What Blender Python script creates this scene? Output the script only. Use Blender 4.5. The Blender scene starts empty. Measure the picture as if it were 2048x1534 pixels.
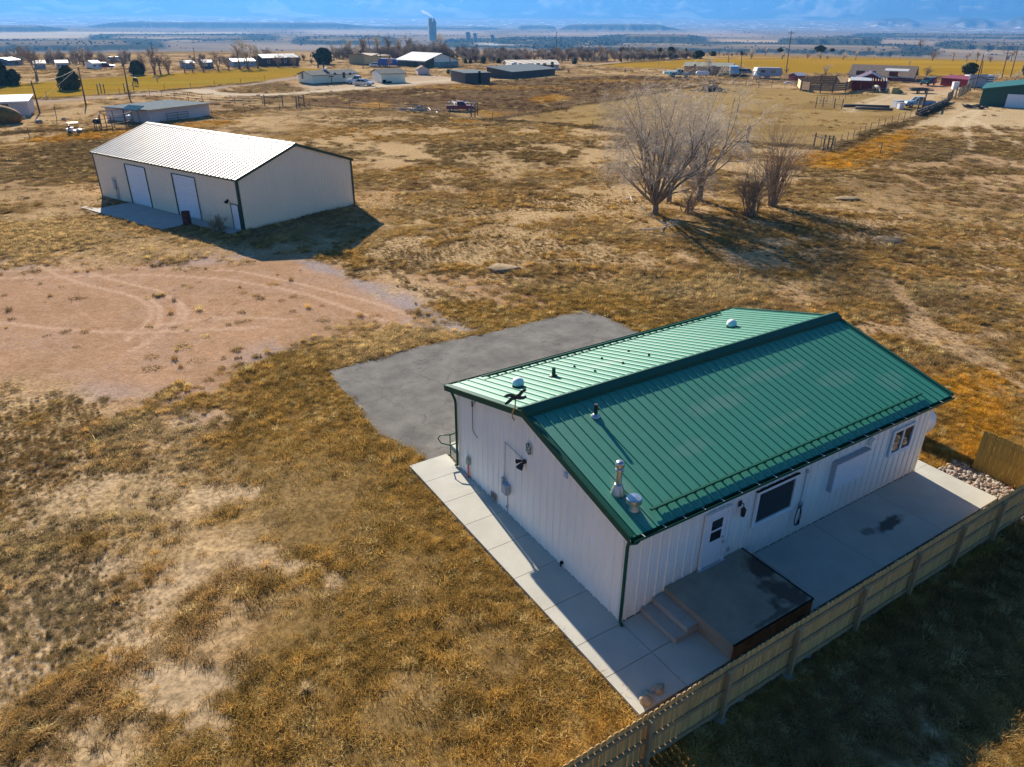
import bpy, math, random
import numpy as np
from mathutils import Vector, Matrix

scene = bpy.context.scene
COL = scene.collection
R = math.radians

# ---------------------------------------------------------------- camera, sky, sun, exposure
F_PX, PITCH, ROLL, CAM_H = 1443.8, 0.4657, 0.0066, 13.054      # focal length in px of the 2048 px wide photograph
cp, sp, cr, sr = math.cos(PITCH), math.sin(PITCH), math.cos(ROLL), math.sin(ROLL)
FW = Vector((0, cp, -sp)); RT = Vector((1, 0, 0)); UP = Vector((0, sp, cp))
CRT = RT * cr + UP * sr
CUP = UP * cr - RT * sr
cam_data = bpy.data.cameras.new("camera")
cam = bpy.data.objects.new("camera", cam_data); COL.objects.link(cam)
cam_data.sensor_width = 36.0
cam_data.lens = 36.0 * F_PX / 2048.0
cam_data.clip_start = 0.1; cam_data.clip_end = 90000
cam.matrix_world = Matrix(((CRT.x, CUP.x, -FW.x, 0), (CRT.y, CUP.y, -FW.y, 0), (CRT.z, CUP.z, -FW.z, CAM_H), (0, 0, 0, 1)))
scene.camera = cam

SUN_EL, SUN_AZ = R(25.2), R(116.4)          # azimuth counter-clockwise from +X
world = bpy.data.worlds.new("World"); scene.world = world
world.use_nodes = True
wn = world.node_tree.nodes; wl = world.node_tree.links
bg = wn["Background"]
sky = wn.new("ShaderNodeTexSky"); sky.sky_type = 'NISHITA'; sky.sun_disc = False
sky.sun_elevation = SUN_EL; sky.sun_rotation = R(90) - SUN_AZ
sky.altitude = 1500; sky.air_density = 1.0; sky.dust_density = 0.3; sky.ozone_density = 3.0
hs = wn.new("ShaderNodeHueSaturation"); hs.inputs["Saturation"].default_value = 1.2
wl.new(sky.outputs[0], hs.inputs["Color"]); wl.new(hs.outputs[0], bg.inputs[0])
bg.inputs[1].default_value = 0.05

sun_data = bpy.data.lights.new("sun", 'SUN'); sun_data.energy = 5.0; sun_data.angle = R(0.5); sun_data.color = (1.0, 0.87, 0.70)
sun = bpy.data.objects.new("sun", sun_data); COL.objects.link(sun)
sdir = Vector((math.cos(SUN_EL) * math.cos(SUN_AZ), math.cos(SUN_EL) * math.sin(SUN_AZ), math.sin(SUN_EL)))
sun.rotation_euler = sdir.to_track_quat('Z', 'Y').to_euler()
sun.location = sdir * 60

vs = scene.view_settings
vs.view_transform = 'Standard'; vs.look = 'None'; vs.exposure = 1.48; vs.gamma = 1.0; vs.use_curve_mapping = False
scene.render.engine = 'CYCLES'
cy = scene.cycles
cy.use_denoising = True
cy.denoising_prefilter = 'NONE'; cy.denoising_quality = 'HIGH'
cy.max_bounces = 6; cy.diffuse_bounces = 3; cy.glossy_bounces = 3; cy.transmission_bounces = 3; cy.transparent_max_bounces = 8
cy.volume_bounces = 1
cy.use_adaptive_sampling = True; cy.adaptive_threshold = 0.008
cy.sample_clamp_indirect = 3.0

# ---------------------------------------------------------------- where a pixel of the photograph meets the ground
def ray(u, v):
    x, y = u - 1024, v - 767
    x, y = cr * x + sr * y, -sr * x + cr * y
    return Vector((x, F_PX * cp - y * sp, -F_PX * sp - y * cp))
def G(u, v, z=0.0):
    d = ray(u, v); t = (z - CAM_H) / d.z
    return Vector((d.x * t, d.y * t, z))
def HZ(u, v, X):
    """height of the point seen at (u, v) above the ground point X (same distance)"""
    d = ray(u, v); t = X.y / d.y
    return CAM_H + d.z * t

# ---------------------------------------------------------------- materials
def _nt(name):
    m = bpy.data.materials.new(name); m.use_nodes = True
    nt = m.node_tree; return m, nt, nt.nodes, nt.links, nt.nodes["Principled BSDF"]
def mat(name, col, rough=0.6, metal=0.0, var=0.12, scale=3.0, bump=0.0, bscale=40.0, spec=0.5, col2=None, thr=None, coat=0.0, stretch=None):
    """principled surface with soft procedural colour variation; col2 shows in noise patches"""
    m, nt, N, L, P = _nt(name)
    P.inputs["Roughness"].default_value = rough; P.inputs["Metallic"].default_value = metal
    P.inputs["Specular IOR Level"].default_value = spec; P.inputs["Coat Weight"].default_value = coat
    tc = N.new("ShaderNodeTexCoord"); vec = tc.outputs["Object"]
    if stretch:
        mp = N.new("ShaderNodeMapping"); mp.inputs["Scale"].default_value = stretch
        L.new(vec, mp.inputs["Vector"]); vec = mp.outputs[0]
    nz = N.new("ShaderNodeTexNoise"); nz.inputs["Scale"].default_value = scale; nz.inputs["Detail"].default_value = 6; nz.inputs["Roughness"].default_value = 0.65
    L.new(vec, nz.inputs["Vector"])
    rp = N.new("ShaderNodeValToRGB"); e = rp.color_ramp.elements
    c2 = col2 if col2 else tuple(c * (1 - var * 2) for c in col)
    lo, hi = thr if thr else (0.3, 0.7)
    e[0].position = lo; e[0].color = (*c2, 1); e[1].position = hi
    e[1].color = (*(col if col2 else tuple(min(1, c * (1 + var)) for c in col)), 1)
    L.new(nz.outputs["Fac"], rp.inputs[0]); L.new(rp.outputs[0], P.inputs["Base Color"])
    if bump:
        bz = N.new("ShaderNodeTexNoise"); bz.inputs["Scale"].default_value = bscale; bz.inputs["Detail"].default_value = 5
        L.new(vec, bz.inputs["Vector"])
        b = N.new("ShaderNodeBump"); b.inputs["Strength"].default_value = bump; b.inputs["Distance"].default_value = 0.02
        L.new(bz.outputs["Fac"], b.inputs["Height"]); L.new(b.outputs[0], P.inputs["Normal"])
    return m
def attr_mat(name, attr, inst=False, rough=0.9, transl=0.0, nscale=0.0, namt=0.3, bump=0.0):
    m, nt, N, L, P = _nt(name)
    a = N.new("ShaderNodeAttribute"); a.attribute_name = attr; a.attribute_type = 'INSTANCER' if inst else 'GEOMETRY'
    out = a.outputs["Color"]
    P.inputs["Roughness"].default_value = rough; P.inputs["Specular IOR Level"].default_value = 0.0
    if nscale:
        tc = N.new("ShaderNodeTexCoord")
        nz = N.new("ShaderNodeTexNoise"); nz.inputs["Scale"].default_value = nscale; nz.inputs["Detail"].default_value = 8; nz.inputs["Roughness"].default_value = 0.7
        L.new(tc.outputs["Object"], nz.inputs["Vector"])
        mr = N.new("ShaderNodeMapRange"); mr.inputs[1].default_value = 0.28; mr.inputs[2].default_value = 0.72; mr.inputs[3].default_value = 1 - namt; mr.inputs[4].default_value = 1 + namt
        L.new(nz.outputs["Fac"], mr.inputs[0])
        nz2 = N.new("ShaderNodeTexNoise"); nz2.inputs["Scale"].default_value = nscale * 2.6; nz2.inputs["Detail"].default_value = 4; nz2.inputs["Roughness"].default_value = 0.6
        L.new(tc.outputs["Object"], nz2.inputs["Vector"])
        m2 = N.new("ShaderNodeMapRange"); m2.inputs[1].default_value = 0.36; m2.inputs[2].default_value = 0.60; m2.inputs[3].default_value = 0.62; m2.inputs[4].default_value = 1.14
        L.new(nz2.outputs["Fac"], m2.inputs[0])
        m3 = N.new("ShaderNodeMath"); m3.operation = 'MULTIPLY'; L.new(mr.outputs[0], m3.inputs[0]); L.new(m2.outputs[0], m3.inputs[1])
        mm = N.new("ShaderNodeMix"); mm.inputs["A"].default_value = 1.0; L.new(a.outputs["Alpha"], mm.inputs["Factor"]); L.new(m3.outputs[0], mm.inputs["B"])
        mx = N.new("ShaderNodeVectorMath"); mx.operation = 'SCALE'
        L.new(out, mx.inputs[0]); L.new(mm.outputs[0], mx.inputs["Scale"]); out = mx.outputs[0]
        if bump:
            b = N.new("ShaderNodeBump"); b.inputs["Strength"].default_value = bump; b.inputs["Distance"].default_value = 0.06
            L.new(nz.outputs["Fac"], b.inputs["Height"]); L.new(b.outputs[0], P.inputs["Normal"])
    L.new(out, P.inputs["Base Color"])
    if transl:
        tr = N.new("ShaderNodeBsdfTranslucent"); L.new(out, tr.inputs["Color"])
        mix = N.new("ShaderNodeMixShader"); mix.inputs[0].default_value = transl
        L.new(P.outputs[0], mix.inputs[1]); L.new(tr.outputs[0], mix.inputs[2])
        L.new(mix.outputs[0], N["Material Output"].inputs["Surface"])
    return m
def glass_mat(name, col=(0.02, 0.025, 0.03), rough=0.06):
    m, nt, N, L, P = _nt(name)
    P.inputs["Base Color"].default_value = (*col, 1); P.inputs["Roughness"].default_value = rough; P.inputs["Specular IOR Level"].default_value = 0.6
    return m

# ---------------------------------------------------------------- mesh building
class MB:
    def __init__(s): s.v = []; s.f = []; s.m = []
    def add(s, vs_, fs, mi=0):
        o = len(s.v); s.v.extend(tuple(p) for p in vs_)
        for q in fs: s.f.append(tuple(i + o for i in q)); s.m.append(mi)
        return s
    def box(s, a, b, mi=0):
        x0, y0, z0 = (min(p, q) for p, q in zip(a, b)); x1, y1, z1 = (max(p, q) for p, q in zip(a, b))
        return s.add([(x0,y0,z0),(x1,y0,z0),(x1,y1,z0),(x0,y1,z0),(x0,y0,z1),(x1,y0,z1),(x1,y1,z1),(x0,y1,z1)],
              [(0,3,2,1),(4,5,6,7),(0,1,5,4),(1,2,6,5),(2,3,7,6),(3,0,4,7)], mi)
    def obox(s, c, size, rot=None, mi=0):
        hx, hy, hz = size[0]/2, size[1]/2, size[2]/2
        M3 = rot if rot is not None else Matrix.Identity(3); c = Vector(c)
        P = [M3 @ Vector(p) + c for p in ((-hx,-hy,-hz),(hx,-hy,-hz),(hx,hy,-hz),(-hx,hy,-hz),(-hx,-hy,hz),(hx,-hy,hz),(hx,hy,hz),(-hx,hy,hz))]
        return s.add(P, [(0,3,2,1),(4,5,6,7),(0,1,5,4),(1,2,6,5),(2,3,7,6),(3,0,4,7)], mi)
    def cyl(s, p0, p1, r0, r1=None, n=8, mi=0, caps=True):
        r1 = r0 if r1 is None else r1; p0 = Vector(p0); p1 = Vector(p1); d = (p1 - p0)
        if d.length < 1e-6: return s
        d.normalize(); a = d.orthogonal().normalized(); b = d.cross(a)
        P = []
        for p, r in ((p0, r0), (p1, r1)):
            for k in range(n):
                t = 2 * math.pi * k / n; P.append(p + (a * math.cos(t) + b * math.sin(t)) * r)
        fs = [(k, (k + 1) % n, n + (k + 1) % n, n + k) for k in range(n)]
        if caps: fs += [tuple(range(n - 1, -1, -1)), tuple(range(n, 2 * n))]
        return s.add(P, fs, mi)
    def tube(s, pts, r, n=6, mi=0):
        pts = [Vector(p) for p in pts]; rs = r if isinstance(r, (list, tuple)) else [r] * len(pts)
        P = []; a = None
        for i, p in enumerate(pts):
            d = (pts[min(i + 1, len(pts) - 1)] - pts[max(i - 1, 0)]).normalized()
            if a is None: a = d.orthogonal().normalized()
            a = (a - d * a.dot(d)).normalized(); b = d.cross(a)
            for k in range(n):
                t = 2 * math.pi * k / n; P.append(p + (a * math.cos(t) + b * math.sin(t)) * rs[i])
        fs = []
        for i in range(len(pts) - 1):
            for k in range(n): fs.append((i*n+k, i*n+(k+1)%n, (i+1)*n+(k+1)%n, (i+1)*n+k))
        fs += [tuple(range(n - 1, -1, -1)), tuple(range((len(pts)-1)*n, len(pts)*n))]
        return s.add(P, fs, mi)
    def lathe(s, prof, c=(0,0,0), n=16, mi=0, axis='Z'):
        P = []; m = len(prof)
        for r, z in prof:
            for k in range(n):
                t = 2 * math.pi * k / n; x, y = r * math.cos(t), r * math.sin(t)
                q = (x, y, z) if axis == 'Z' else ((z, x, y) if axis == 'X' else (y, z, x))
                P.append((q[0] + c[0], q[1] + c[1], q[2] + c[2]))
        fs = [(i*n+k, i*n+(k+1)%n, (i+1)*n+(k+1)%n, (i+1)*n+k) for i in range(m-1) for k in range(n)]
        fs += [tuple(range(n - 1, -1, -1)), tuple(range((m-1)*n, m*n))]
        return s.add(P, fs, mi)
    def extrude(s, poly, vec, mi=0):
        n = len(poly); vec = Vector(vec)
        P = [Vector(p) for p in poly] + [Vector(p) + vec for p in poly]
        fs = [tuple(range(n - 1, -1, -1)), tuple(range(n, 2*n))] + [(k, (k+1)%n, n+(k+1)%n, n+k) for k in range(n)]
        return s.add(P, fs, mi)
    def blob(s, c, rad, seed=0, amp=0.2, nu=10, nv=7, mi=0, freq=2.0):
        rg = random.Random(seed); ph = [rg.uniform(0, 6.28) for _ in range(6)]
        P = []
        for i in range(nv + 1):
            th = math.pi * i / nv
            for k in range(nu):
                t = 2 * math.pi * k / nu
                q = Vector((math.sin(th)*math.cos(t), math.sin(th)*math.sin(t), math.cos(th)))
                w = 1 + amp * (math.sin(q.x*freq*2+ph[0]) + math.sin(q.y*freq*2.3+ph[1]) + math.sin(q.z*freq*2.6+ph[2]) + 0.5*math.sin((q.x+q.y)*freq*4+ph[3])) / 2.5
                P.append((c[0]+q.x*rad[0]*w, c[1]+q.y*rad[1]*w, c[2]+q.z*rad[2]*w))
        fs = [(i*nu+k, (i+1)*nu+k, (i+1)*nu+(k+1)%nu, i*nu+(k+1)%nu) for i in range(nv) for k in range(nu)]
        return s.add(P, fs, mi)
    def mesh(s, name, mats, smooth=False):
        me = bpy.data.meshes.new(name); me.from_pydata(s.v, [], s.f)
        for m_ in (mats if isinstance(mats, (list, tuple)) else [mats]): me.materials.append(m_)
        if any(s.m): me.polygons.foreach_set("material_index", s.m)
        if smooth: me.polygons.foreach_set("use_smooth", [True] * len(me.polygons))
        me.update(); return me
    def build(s, name, mats, parent=None, smooth=False, loc=None):
        o = bpy.data.objects.new(name, s.mesh(name, mats, smooth)); COL.objects.link(o)
        if parent is not None: o.parent = parent
        if loc is not None: o.location = loc
        return o
def tag(o, label=None, cat=None, group=None, kind=None):
    if label: o["label"] = label
    if cat: o["category"] = cat
    if group: o["group"] = group
    if kind: o["kind"] = kind
    return o
def thing(name, label, cat, loc=(0, 0, 0), rz=0.0, group=None):
    o = bpy.data.objects.new(name, None); COL.objects.link(o); o.empty_display_size = 0.2
    o.location = loc; o.rotation_euler = (0, 0, rz); return tag(o, label, cat, group)
def copy_tree(o, parent=None):
    c = o.copy(); COL.objects.link(c)
    if parent is not None: c.parent = parent
    for ch in list(o.children): copy_tree(ch, c)
    return c
def place(o, loc, rz=0.0, sc=1.0, label=None, group=None):
    o.location = loc; o.rotation_euler = (0, 0, rz); o.scale = (sc, sc, sc) if not isinstance(sc, tuple) else sc
    if label: o["label"] = label
    if group: o["group"] = group
    return o

# ---------------------------------------------------------------- noise on arrays
def _hash(ix, iy, seed):
    h = (ix.astype(np.int64) * 374761393 + iy.astype(np.int64) * 668265263 + seed * 974711) & 0x7fffffff
    h = ((h ^ (h >> 13)) * 1274126177) & 0x7fffffff
    return ((h ^ (h >> 16)) & 0xffff) / 65535.0
def vnoise(x, y, seed=0):
    ix, iy = np.floor(x), np.floor(y); fx, fy = x - ix, y - iy
    fx = fx*fx*(3-2*fx); fy = fy*fy*(3-2*fy)
    a, b, c, d = _hash(ix, iy, seed), _hash(ix+1, iy, seed), _hash(ix, iy+1, seed), _hash(ix+1, iy+1, seed)
    return (a*(1-fx)+b*fx)*(1-fy) + (c*(1-fx)+d*fx)*fy
def fbm(x, y, seed=0, octv=4, gain=0.55):
    t = 0; a = 1.0; s_ = 0
    for o in range(octv):
        t = t + a * vnoise(x * 2**o + o*17.3, y * 2**o - o*9.1, seed + o); s_ += a; a *= gain
    return t / s_
def sstep(a, b, x):
    t = np.clip((x - a) / (b - a), 0, 1); return t*t*(3-2*t)
def polydist(x, y, poly):
    """signed distance to a polygon, positive inside"""
    d = np.full(x.shape, 1e9); ins = np.zeros(x.shape, bool); n = len(poly)
    for i in range(n):
        ax, ay = poly[i]; bx_, by_ = poly[(i+1) % n]
        ex, ey = bx_-ax, by_-ay; L2 = ex*ex+ey*ey + 1e-12
        t = np.clip(((x-ax)*ex + (y-ay)*ey)/L2, 0, 1)
        d = np.minimum(d, np.hypot(x-ax-t*ex, y-ay-t*ey))
        c = ((ay > y) != (by_ > y))
        with np.errstate(divide='ignore', invalid='ignore'):
            xi = ex*(y-ay)/(ey if abs(ey) > 1e-12 else 1e-12) + ax
        ins ^= c & (x < xi)
    return np.where(ins, d, -d)
def linedist(x, y, pts):
    d = np.full(x.shape, 1e9)
    for (ax, ay), (bx_, by_) in zip(pts[:-1], pts[1:]):
        ex, ey = bx_-ax, by_-ay; L2 = ex*ex+ey*ey + 1e-12
        t = np.clip(((x-ax)*ex + (y-ay)*ey)/L2, 0, 1)
        d = np.minimum(d, np.hypot(x-ax-t*ex, y-ay-t*ey))
    return d
def PX(*pts): return [tuple(G(u, v)[:2]) for u, v in pts]
# ---------------------------------------------------------------- palette
M_WALL = mat("white_steel_siding", (0.86, 0.845, 0.78), rough=0.45, var=0.03, scale=1.2, stretch=(1, 1, 0.3))
M_GREEN = mat("green_painted_steel", (0.0, 0.215, 0.125), rough=0.58, var=0.10, scale=2.0, col2=(0.002, 0.19, 0.115), thr=(0.42, 0.8), spec=0.8)
M_GREEN.node_tree.nodes["Principled BSDF"].inputs["IOR"].default_value = 1.60
M_TRIM = mat("green_trim", (0.002, 0.07, 0.042), rough=0.5, var=0.06, spec=.25)
M_DGREEN = mat("dark_green_trim", (0.004, 0.055, 0.034), rough=0.5, var=0.05)
M_DARK = mat("dark_recess", (0.012, 0.012, 0.013), rough=0.8, var=0.05, spec=.1)
M_BLACK = mat("black_rubber", (0.016, 0.016, 0.017), rough=0.55, var=0.1)
M_WHITE = mat("white_paint", (0.78, 0.79, 0.80), rough=0.45, var=0.03)
M_GALV = mat("galvanised_metal", (0.52, 0.53, 0.54), rough=0.30, metal=0.85, var=0.12, scale=9)
M_GREYBOX = mat("grey_enamel", (0.40, 0.42, 0.44), rough=0.5, var=0.05)
M_GLASS = glass_mat("window_glass")
M_CONC = mat("broom_concrete", (0.435, 0.43, 0.375), rough=0.9, var=0.07, scale=0.9, bump=0.12, bscale=90)
M_CONC2 = mat("weathered_concrete", (0.36, 0.34, 0.30), rough=0.9, var=0.12, scale=1.4, bump=0.15, bscale=60)
M_ASPH = mat("cracked_asphalt", (0.185, 0.178, 0.162), rough=0.95, col2=(0.105, 0.103, 0.098), thr=(0.36, 0.66), scale=0.8, bump=0.9, bscale=34, spec=.15)
M_RUST = mat("rusty_steel", (0.11, 0.035, 0.022), rough=0.85, col2=(0.05, 0.02, 0.016), thr=(0.4, 0.6), scale=5)
M_CABLE = mat("black_cable", (0.02, 0.02, 0.02), rough=0.5, var=0.02)
M_ORANGE = mat("orange_conduit", (0.62, 0.09, 0.02), rough=0.5, var=0.04)
M_PICKET = mat("cedar_boards", (0.74, 0.47, 0.165), rough=0.85, col2=(0.42, 0.255, 0.09), thr=(0.34, 0.66), scale=2.2, bump=0.2, bscale=30, stretch=(7, 7, 0.35))
M_PICKET2 = mat("shaded_boards", (0.34, 0.24, 0.05), rough=0.8, col2=(0.24, 0.165, 0.035), thr=(0.35, 0.65), scale=2.2, stretch=(5, 5, 0.6))  # return fence boards: cedar tone darkened to stand in for shade
M_RAIL = mat("weathered_rail", (0.36, 0.255, 0.13), rough=0.85, var=0.15, scale=3)
def add_cracks(m):
    nt = m.node_tree; N, L = nt.nodes, nt.links; P = N["Principled BSDF"]
    tc = N.new("ShaderNodeTexCoord")
    nz = N.new("ShaderNodeTexNoise"); nz.inputs["Scale"].default_value = 1.6; nz.inputs["Detail"].default_value = 4
    L.new(tc.outputs["Object"], nz.inputs["Vector"])
    ad = N.new("ShaderNodeVectorMath"); ad.operation = 'MULTIPLY_ADD'; ad.inputs[1].default_value = (0.9, 0.9, 0.9)
    L.new(nz.outputs["Color"], ad.inputs[0]); L.new(tc.outputs["Object"], ad.inputs[2])
    fac = None
    for sc_, w in ((0.42, 0.012), (1.7, 0.022)):
        vo = N.new("ShaderNodeTexVoronoi"); vo.feature = 'DISTANCE_TO_EDGE'; vo.inputs["Scale"].default_value = sc_
        L.new(ad.outputs[0], vo.inputs["Vector"])
        mr = N.new("ShaderNodeMapRange"); mr.inputs[1].default_value = 0.0; mr.inputs[2].default_value = w; mr.inputs[3].default_value = 0.68 if sc_ < 1 else 0.82; mr.inputs[4].default_value = 1.0
        L.new(vo.outputs["Distance"], mr.inputs[0])
        if fac is None: fac = mr.outputs[0]
        else:
            mu = N.new("ShaderNodeMath"); mu.operation = 'MULTIPLY'; L.new(fac, mu.inputs[0]); L.new(mr.outputs[0], mu.inputs[1]); fac = mu.outputs[0]
    src = P.inputs["Base Color"].links[0].from_socket
    sc2 = N.new("ShaderNodeVectorMath"); sc2.operation = 'SCALE'; L.new(src, sc2.inputs[0]); L.new(fac, sc2.inputs["Scale"])
    L.new(sc2.outputs[0], P.inputs["Base Color"])
add_cracks(M_ASPH)
def add_stain(m, blobs, col):
    """dark stains with a shape of their own, at object-space places (x, y, rx, ry)"""
    nt = m.node_tree; N, L = nt.nodes, nt.links; P = N["Principled BSDF"]
    tc = N.new("ShaderNodeTexCoord"); nz = N.new("ShaderNodeTexNoise"); nz.inputs["Scale"].default_value = 2.6; nz.inputs["Detail"].default_value = 7
    L.new(tc.outputs["Object"], nz.inputs["Vector"])
    tot = None
    for x, y, rx, ry, k in blobs:
        mp = N.new("ShaderNodeMapping"); mp.vector_type = 'POINT'
        mp.inputs["Location"].default_value = (-x / rx, -y / ry, 0); mp.inputs["Scale"].default_value = (1 / rx, 1 / ry, 0.0)
        L.new(tc.outputs["Object"], mp.inputs["Vector"])
        ln = N.new("ShaderNodeVectorMath"); ln.operation = 'LENGTH'; L.new(mp.outputs[0], ln.inputs[0])
        ad = N.new("ShaderNodeMath"); ad.operation = 'MULTIPLY_ADD'; ad.inputs[1].default_value = 1.5; L.new(nz.outputs["Fac"], ad.inputs[0]); L.new(ln.outputs["Value"], ad.inputs[2])
        mr = N.new("ShaderNodeMapRange"); mr.inputs[1].default_value = 1.25; mr.inputs[2].default_value = 1.60; mr.inputs[3].default_value = k; mr.inputs[4].default_value = 0
        L.new(ad.outputs[0], mr.inputs[0])
        if tot is None: tot = mr.outputs[0]
        else:
            mx = N.new("ShaderNodeMath"); mx.operation = 'MAXIMUM'; L.new(tot, mx.inputs[0]); L.new(mr.outputs[0], mx.inputs[1]); tot = mx.outputs[0]
    src = P.inputs["Base Color"].links[0].from_socket
    mix = N.new("ShaderNodeMix"); mix.data_type = 'RGBA'; mix.inputs["B"].default_value = (*col, 1)
    L.new(tot, mix.inputs["Factor"]); L.new(src, mix.inputs["A"]); L.new(mix.outputs["Result"], P.inputs["Base Color"])

# ---------------------------------------------------------------- ribbed steel panels
def ribbed(mb, s0, s1, zbot, ztop, mp, pitch=0.305, rw=0.035, rh=0.028, mi=0, t0=0.0):
    """vertical ribs: s along the wall, o = how proud; mp(s, o, z) gives the point; ztop a function of s"""
    st = [(s0, 0.0)]; k = math.ceil((s0 - t0) / pitch)
    s = t0 + k * pitch
    while s < s1 - 0.07:
        if s > s0 + 0.07:
            st += [(s - rw, 0), (s - rw*0.45, rh), (s + rw*0.45, rh), (s + rw, 0)]
            mid = s + pitch / 2
            if mid < s1 - 0.05: st += [(mid - .05, 0), (mid - .04, rh*.2), (mid - .02, rh*.2), (mid - .01, 0)]
        s += pitch
    st.append((s1, 0.0))
    P = []; fs = []
    for a, o in st: P += [mp(a, o, zbot(a) if callable(zbot) else zbot), mp(a, o, ztop(a) if callable(ztop) else ztop)]
    for i in range(len(st) - 1): fs.append((2*i, 2*i+2, 2*i+3, 2*i+1))
    mb.add(P, fs, mi); return mb

# ---------------------------------------------------------------- the house (local x along the patio wall, y away from the fence)
HX, HY, HYAW = 2.6514, 13.0098, R(32.733)
HW, HL, HE, HR, OV, OG = 7.957, 12.30, 3.0, 4.024, 0.35, 0.26
SL = (HR - HE) / (HW / 2)
house = thing("house", "white ribbed steel house with a green metal gable roof behind the wooden fence", "house", (HX, HY, 0), HYAW)
HM = Matrix.Translation((HX, HY, 0)) @ Matrix.Rotation(HYAW, 4, 'Z')
def H2W(x, y, z=0): return HM @ Vector((x, y, z))
def zr(y): return HE + SL * min(y, HW - y)
Z0 = 0.10
w = MB()
ribbed(w, 0.0, HL, Z0, zr(0) - 0.02, lambda s, o, z: (s, -o, z), t0=0.15)
ribbed(w, 0.0, HW, Z0, lambda s: zr(s) - 0.02, lambda s, o, z: (-o, HW - s, z) if False else (-o, s, z), t0=0.12)
w.f[-1] = w.f[-1]
ribbed(w, 0.0, HL, Z0, zr(0) - 0.02, lambda s, o, z: (s, HW + o, z), t0=0.15)
ribbed(w, 0.0, HW, Z0, lambda s: zr(s) - 0.02, lambda s, o, z: (HL + o, s, z), t0=0.12)
w.build("wall", M_WALL, house)
f_ = MB(); f_.box((0.02, 0.02, 0.0), (HL - .02, HW - .02, Z0 + .03)); f_.build("foundation", M_CONC2, house)
# corner trims
for x in (0, HL):
    for y in (0, HW):
        c = MB(); sx = -1 if x == 0 else 1; sy = -1 if y == 0 else 1
        c.box((x + sx*.034, y + sy*.034, Z0), (x - sx*.05, y + sy*.030, HE - .12)); c.box((x + sx*.034, y + sy*.030, Z0), (x + sx*.030, y - sy*.05, HE - .12))
        c.build("corner_trim", M_WALL, house)
# roof
def rz_(y): return zr(y) + 0.0
add_stain(M_GREEN, [(5.2, 2.2, 1.6, .35, .30), (7.6, 2.6, 2.2, .30, .28), (9.6, 1.6, 1.3, .4, .25), (3.0, 1.2, 1.0, .3, .22), (6.5, 1.0, 1.5, .22, .2), (0.5, .9, .35, .5, .35), (.35, .2, .3, .6, .3), (4.2, 6.0, 1.2, .35, .4), (11.2, .9, .9, .5, .25)], (.16, .27, .20))
roof = MB()
def roof_pt(near):
    def mp(s, o, t):                      # t = distance from the eave in y
        y = -OV + t; z = HE + SL * y + 0.06 + o
        return (s, y, z) if near else (s, HW - y, z)
    return mp
TT = HW / 2 + OV
ribbed(roof, -OG, HL + OG, 0.0, TT, roof_pt(True), rw=0.020, rh=0.030, t0=-OG + 0.16)
ribbed(roof, -OG, HL + OG, 0.0, TT, roof_pt(False), rw=0.020, rh=0.030, t0=-OG + 0.16)
for s_ in (0, 1):                          # soffit sheet below the steel
    ya, yb = (-OV, HW/2) if s_ == 0 else (HW + OV, HW/2)
    roof.add([(-OG, ya, HE - SL*OV), (HL+OG, ya, HE - SL*OV), (HL+OG, yb, HR), (-OG, yb, HR)], [(0, 1, 2, 3)])
roof_o = roof.build("roof", M_GREEN, house)
cap = MB()
cw, ch_ = 0.24, 0.15
cap.extrude([(-OG - .02, HW/2 - cw, HR + .055 - SL*cw), (-OG - .02, HW/2 - cw*.9, HR + .11), (-OG - .02, HW/2, HR + .06 + ch_), (-OG - .02, HW/2 + cw*.9, HR + .11), (-OG - .02, HW/2 + cw, HR + .055 - SL*cw)], (HL + 2*OG + .04, 0, 0))
cap.build("ridge_cap", M_TRIM, house)
for gx in (-OG, HL + OG):                  # rake trims
    for s_ in (0, 1):
        t = MB(); d = -0.02 if gx < 0 else 0.02
        ya, yb = (-OV, HW/2) if s_ == 0 else (HW + OV, HW/2)
        za, zb = HE - SL*OV, HR
        t.extrude([(gx + d, ya, za - .08), (gx + d, yb, zb - .08), (gx + d, yb, zb + .105), (gx + d, ya, za + .105)], (0.02 if gx > 0 else -0.02, 0, 0))
        t.extrude([(gx - (.10 if gx > 0 else -.10), ya, za + .103), (gx + d, ya, za + .103), (gx + d, yb, zb + .103), (gx - (.10 if gx > 0 else -.10), yb, zb + .103)], (0, 0, 0.006))
        t.build("rake_trim", M_TRIM, house)
for near in (True, False):                 # gutters
    g = MB(); y0 = -OV if near else HW + OV; sg = -1 if near else 1; zt = HE - SL*OV + 0.045
    prof = [(0, 0), (0, -.11), (.075, -.11), (.105, -.03), (.12, 0.012), (.112, 0.012), (.098, -.03), (.07, -.10), (.006, -.10), (.006, 0)]
    g.extrude([(-OG, y0 + sg*(a + .002), zt + b) for a, b in prof], (HL + 2*OG, 0, 0))
    go = g.build("gutter", M_TRIM, house)
    for k in range(21 if near else 0):
        x = -OG + 0.3 + k * 0.62
        MB().box((x - .010, y0 + sg*.012, zt + .004), (x + .010, y0 + sg*.124, zt + .016)).build("gutter_strap", M_GREYBOX, go)
    ln = MB(); ln.box((-OG + .01, y0 + sg*.010, zt - .094), (HL + OG - .01, y0 + sg*.07, zt - .090)); ln.build("gutter_floor", M_DARK, go)
for (x, y) in ((-.075, -.075), (-.08, HW + .05), (HL + .075, HW + .05)):
    d = MB(); sy = -1 if y < 1 else 1; sx = -1 if x < 1 else 1
    d.tube([(x - sx*.0 , y + sy*(OV - .02), HE - .14), (x, y + sy*(OV - .08), HE - .24), (x, y + sy*.02, HE - .44), (x, y, HE - .55), (x, y, .32), (x, y, .2), (x + sx*.02, y + sy*.10, .14)], .042, 8)
    d.build("downspout", M_TRIM, house, smooth=True)
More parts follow.
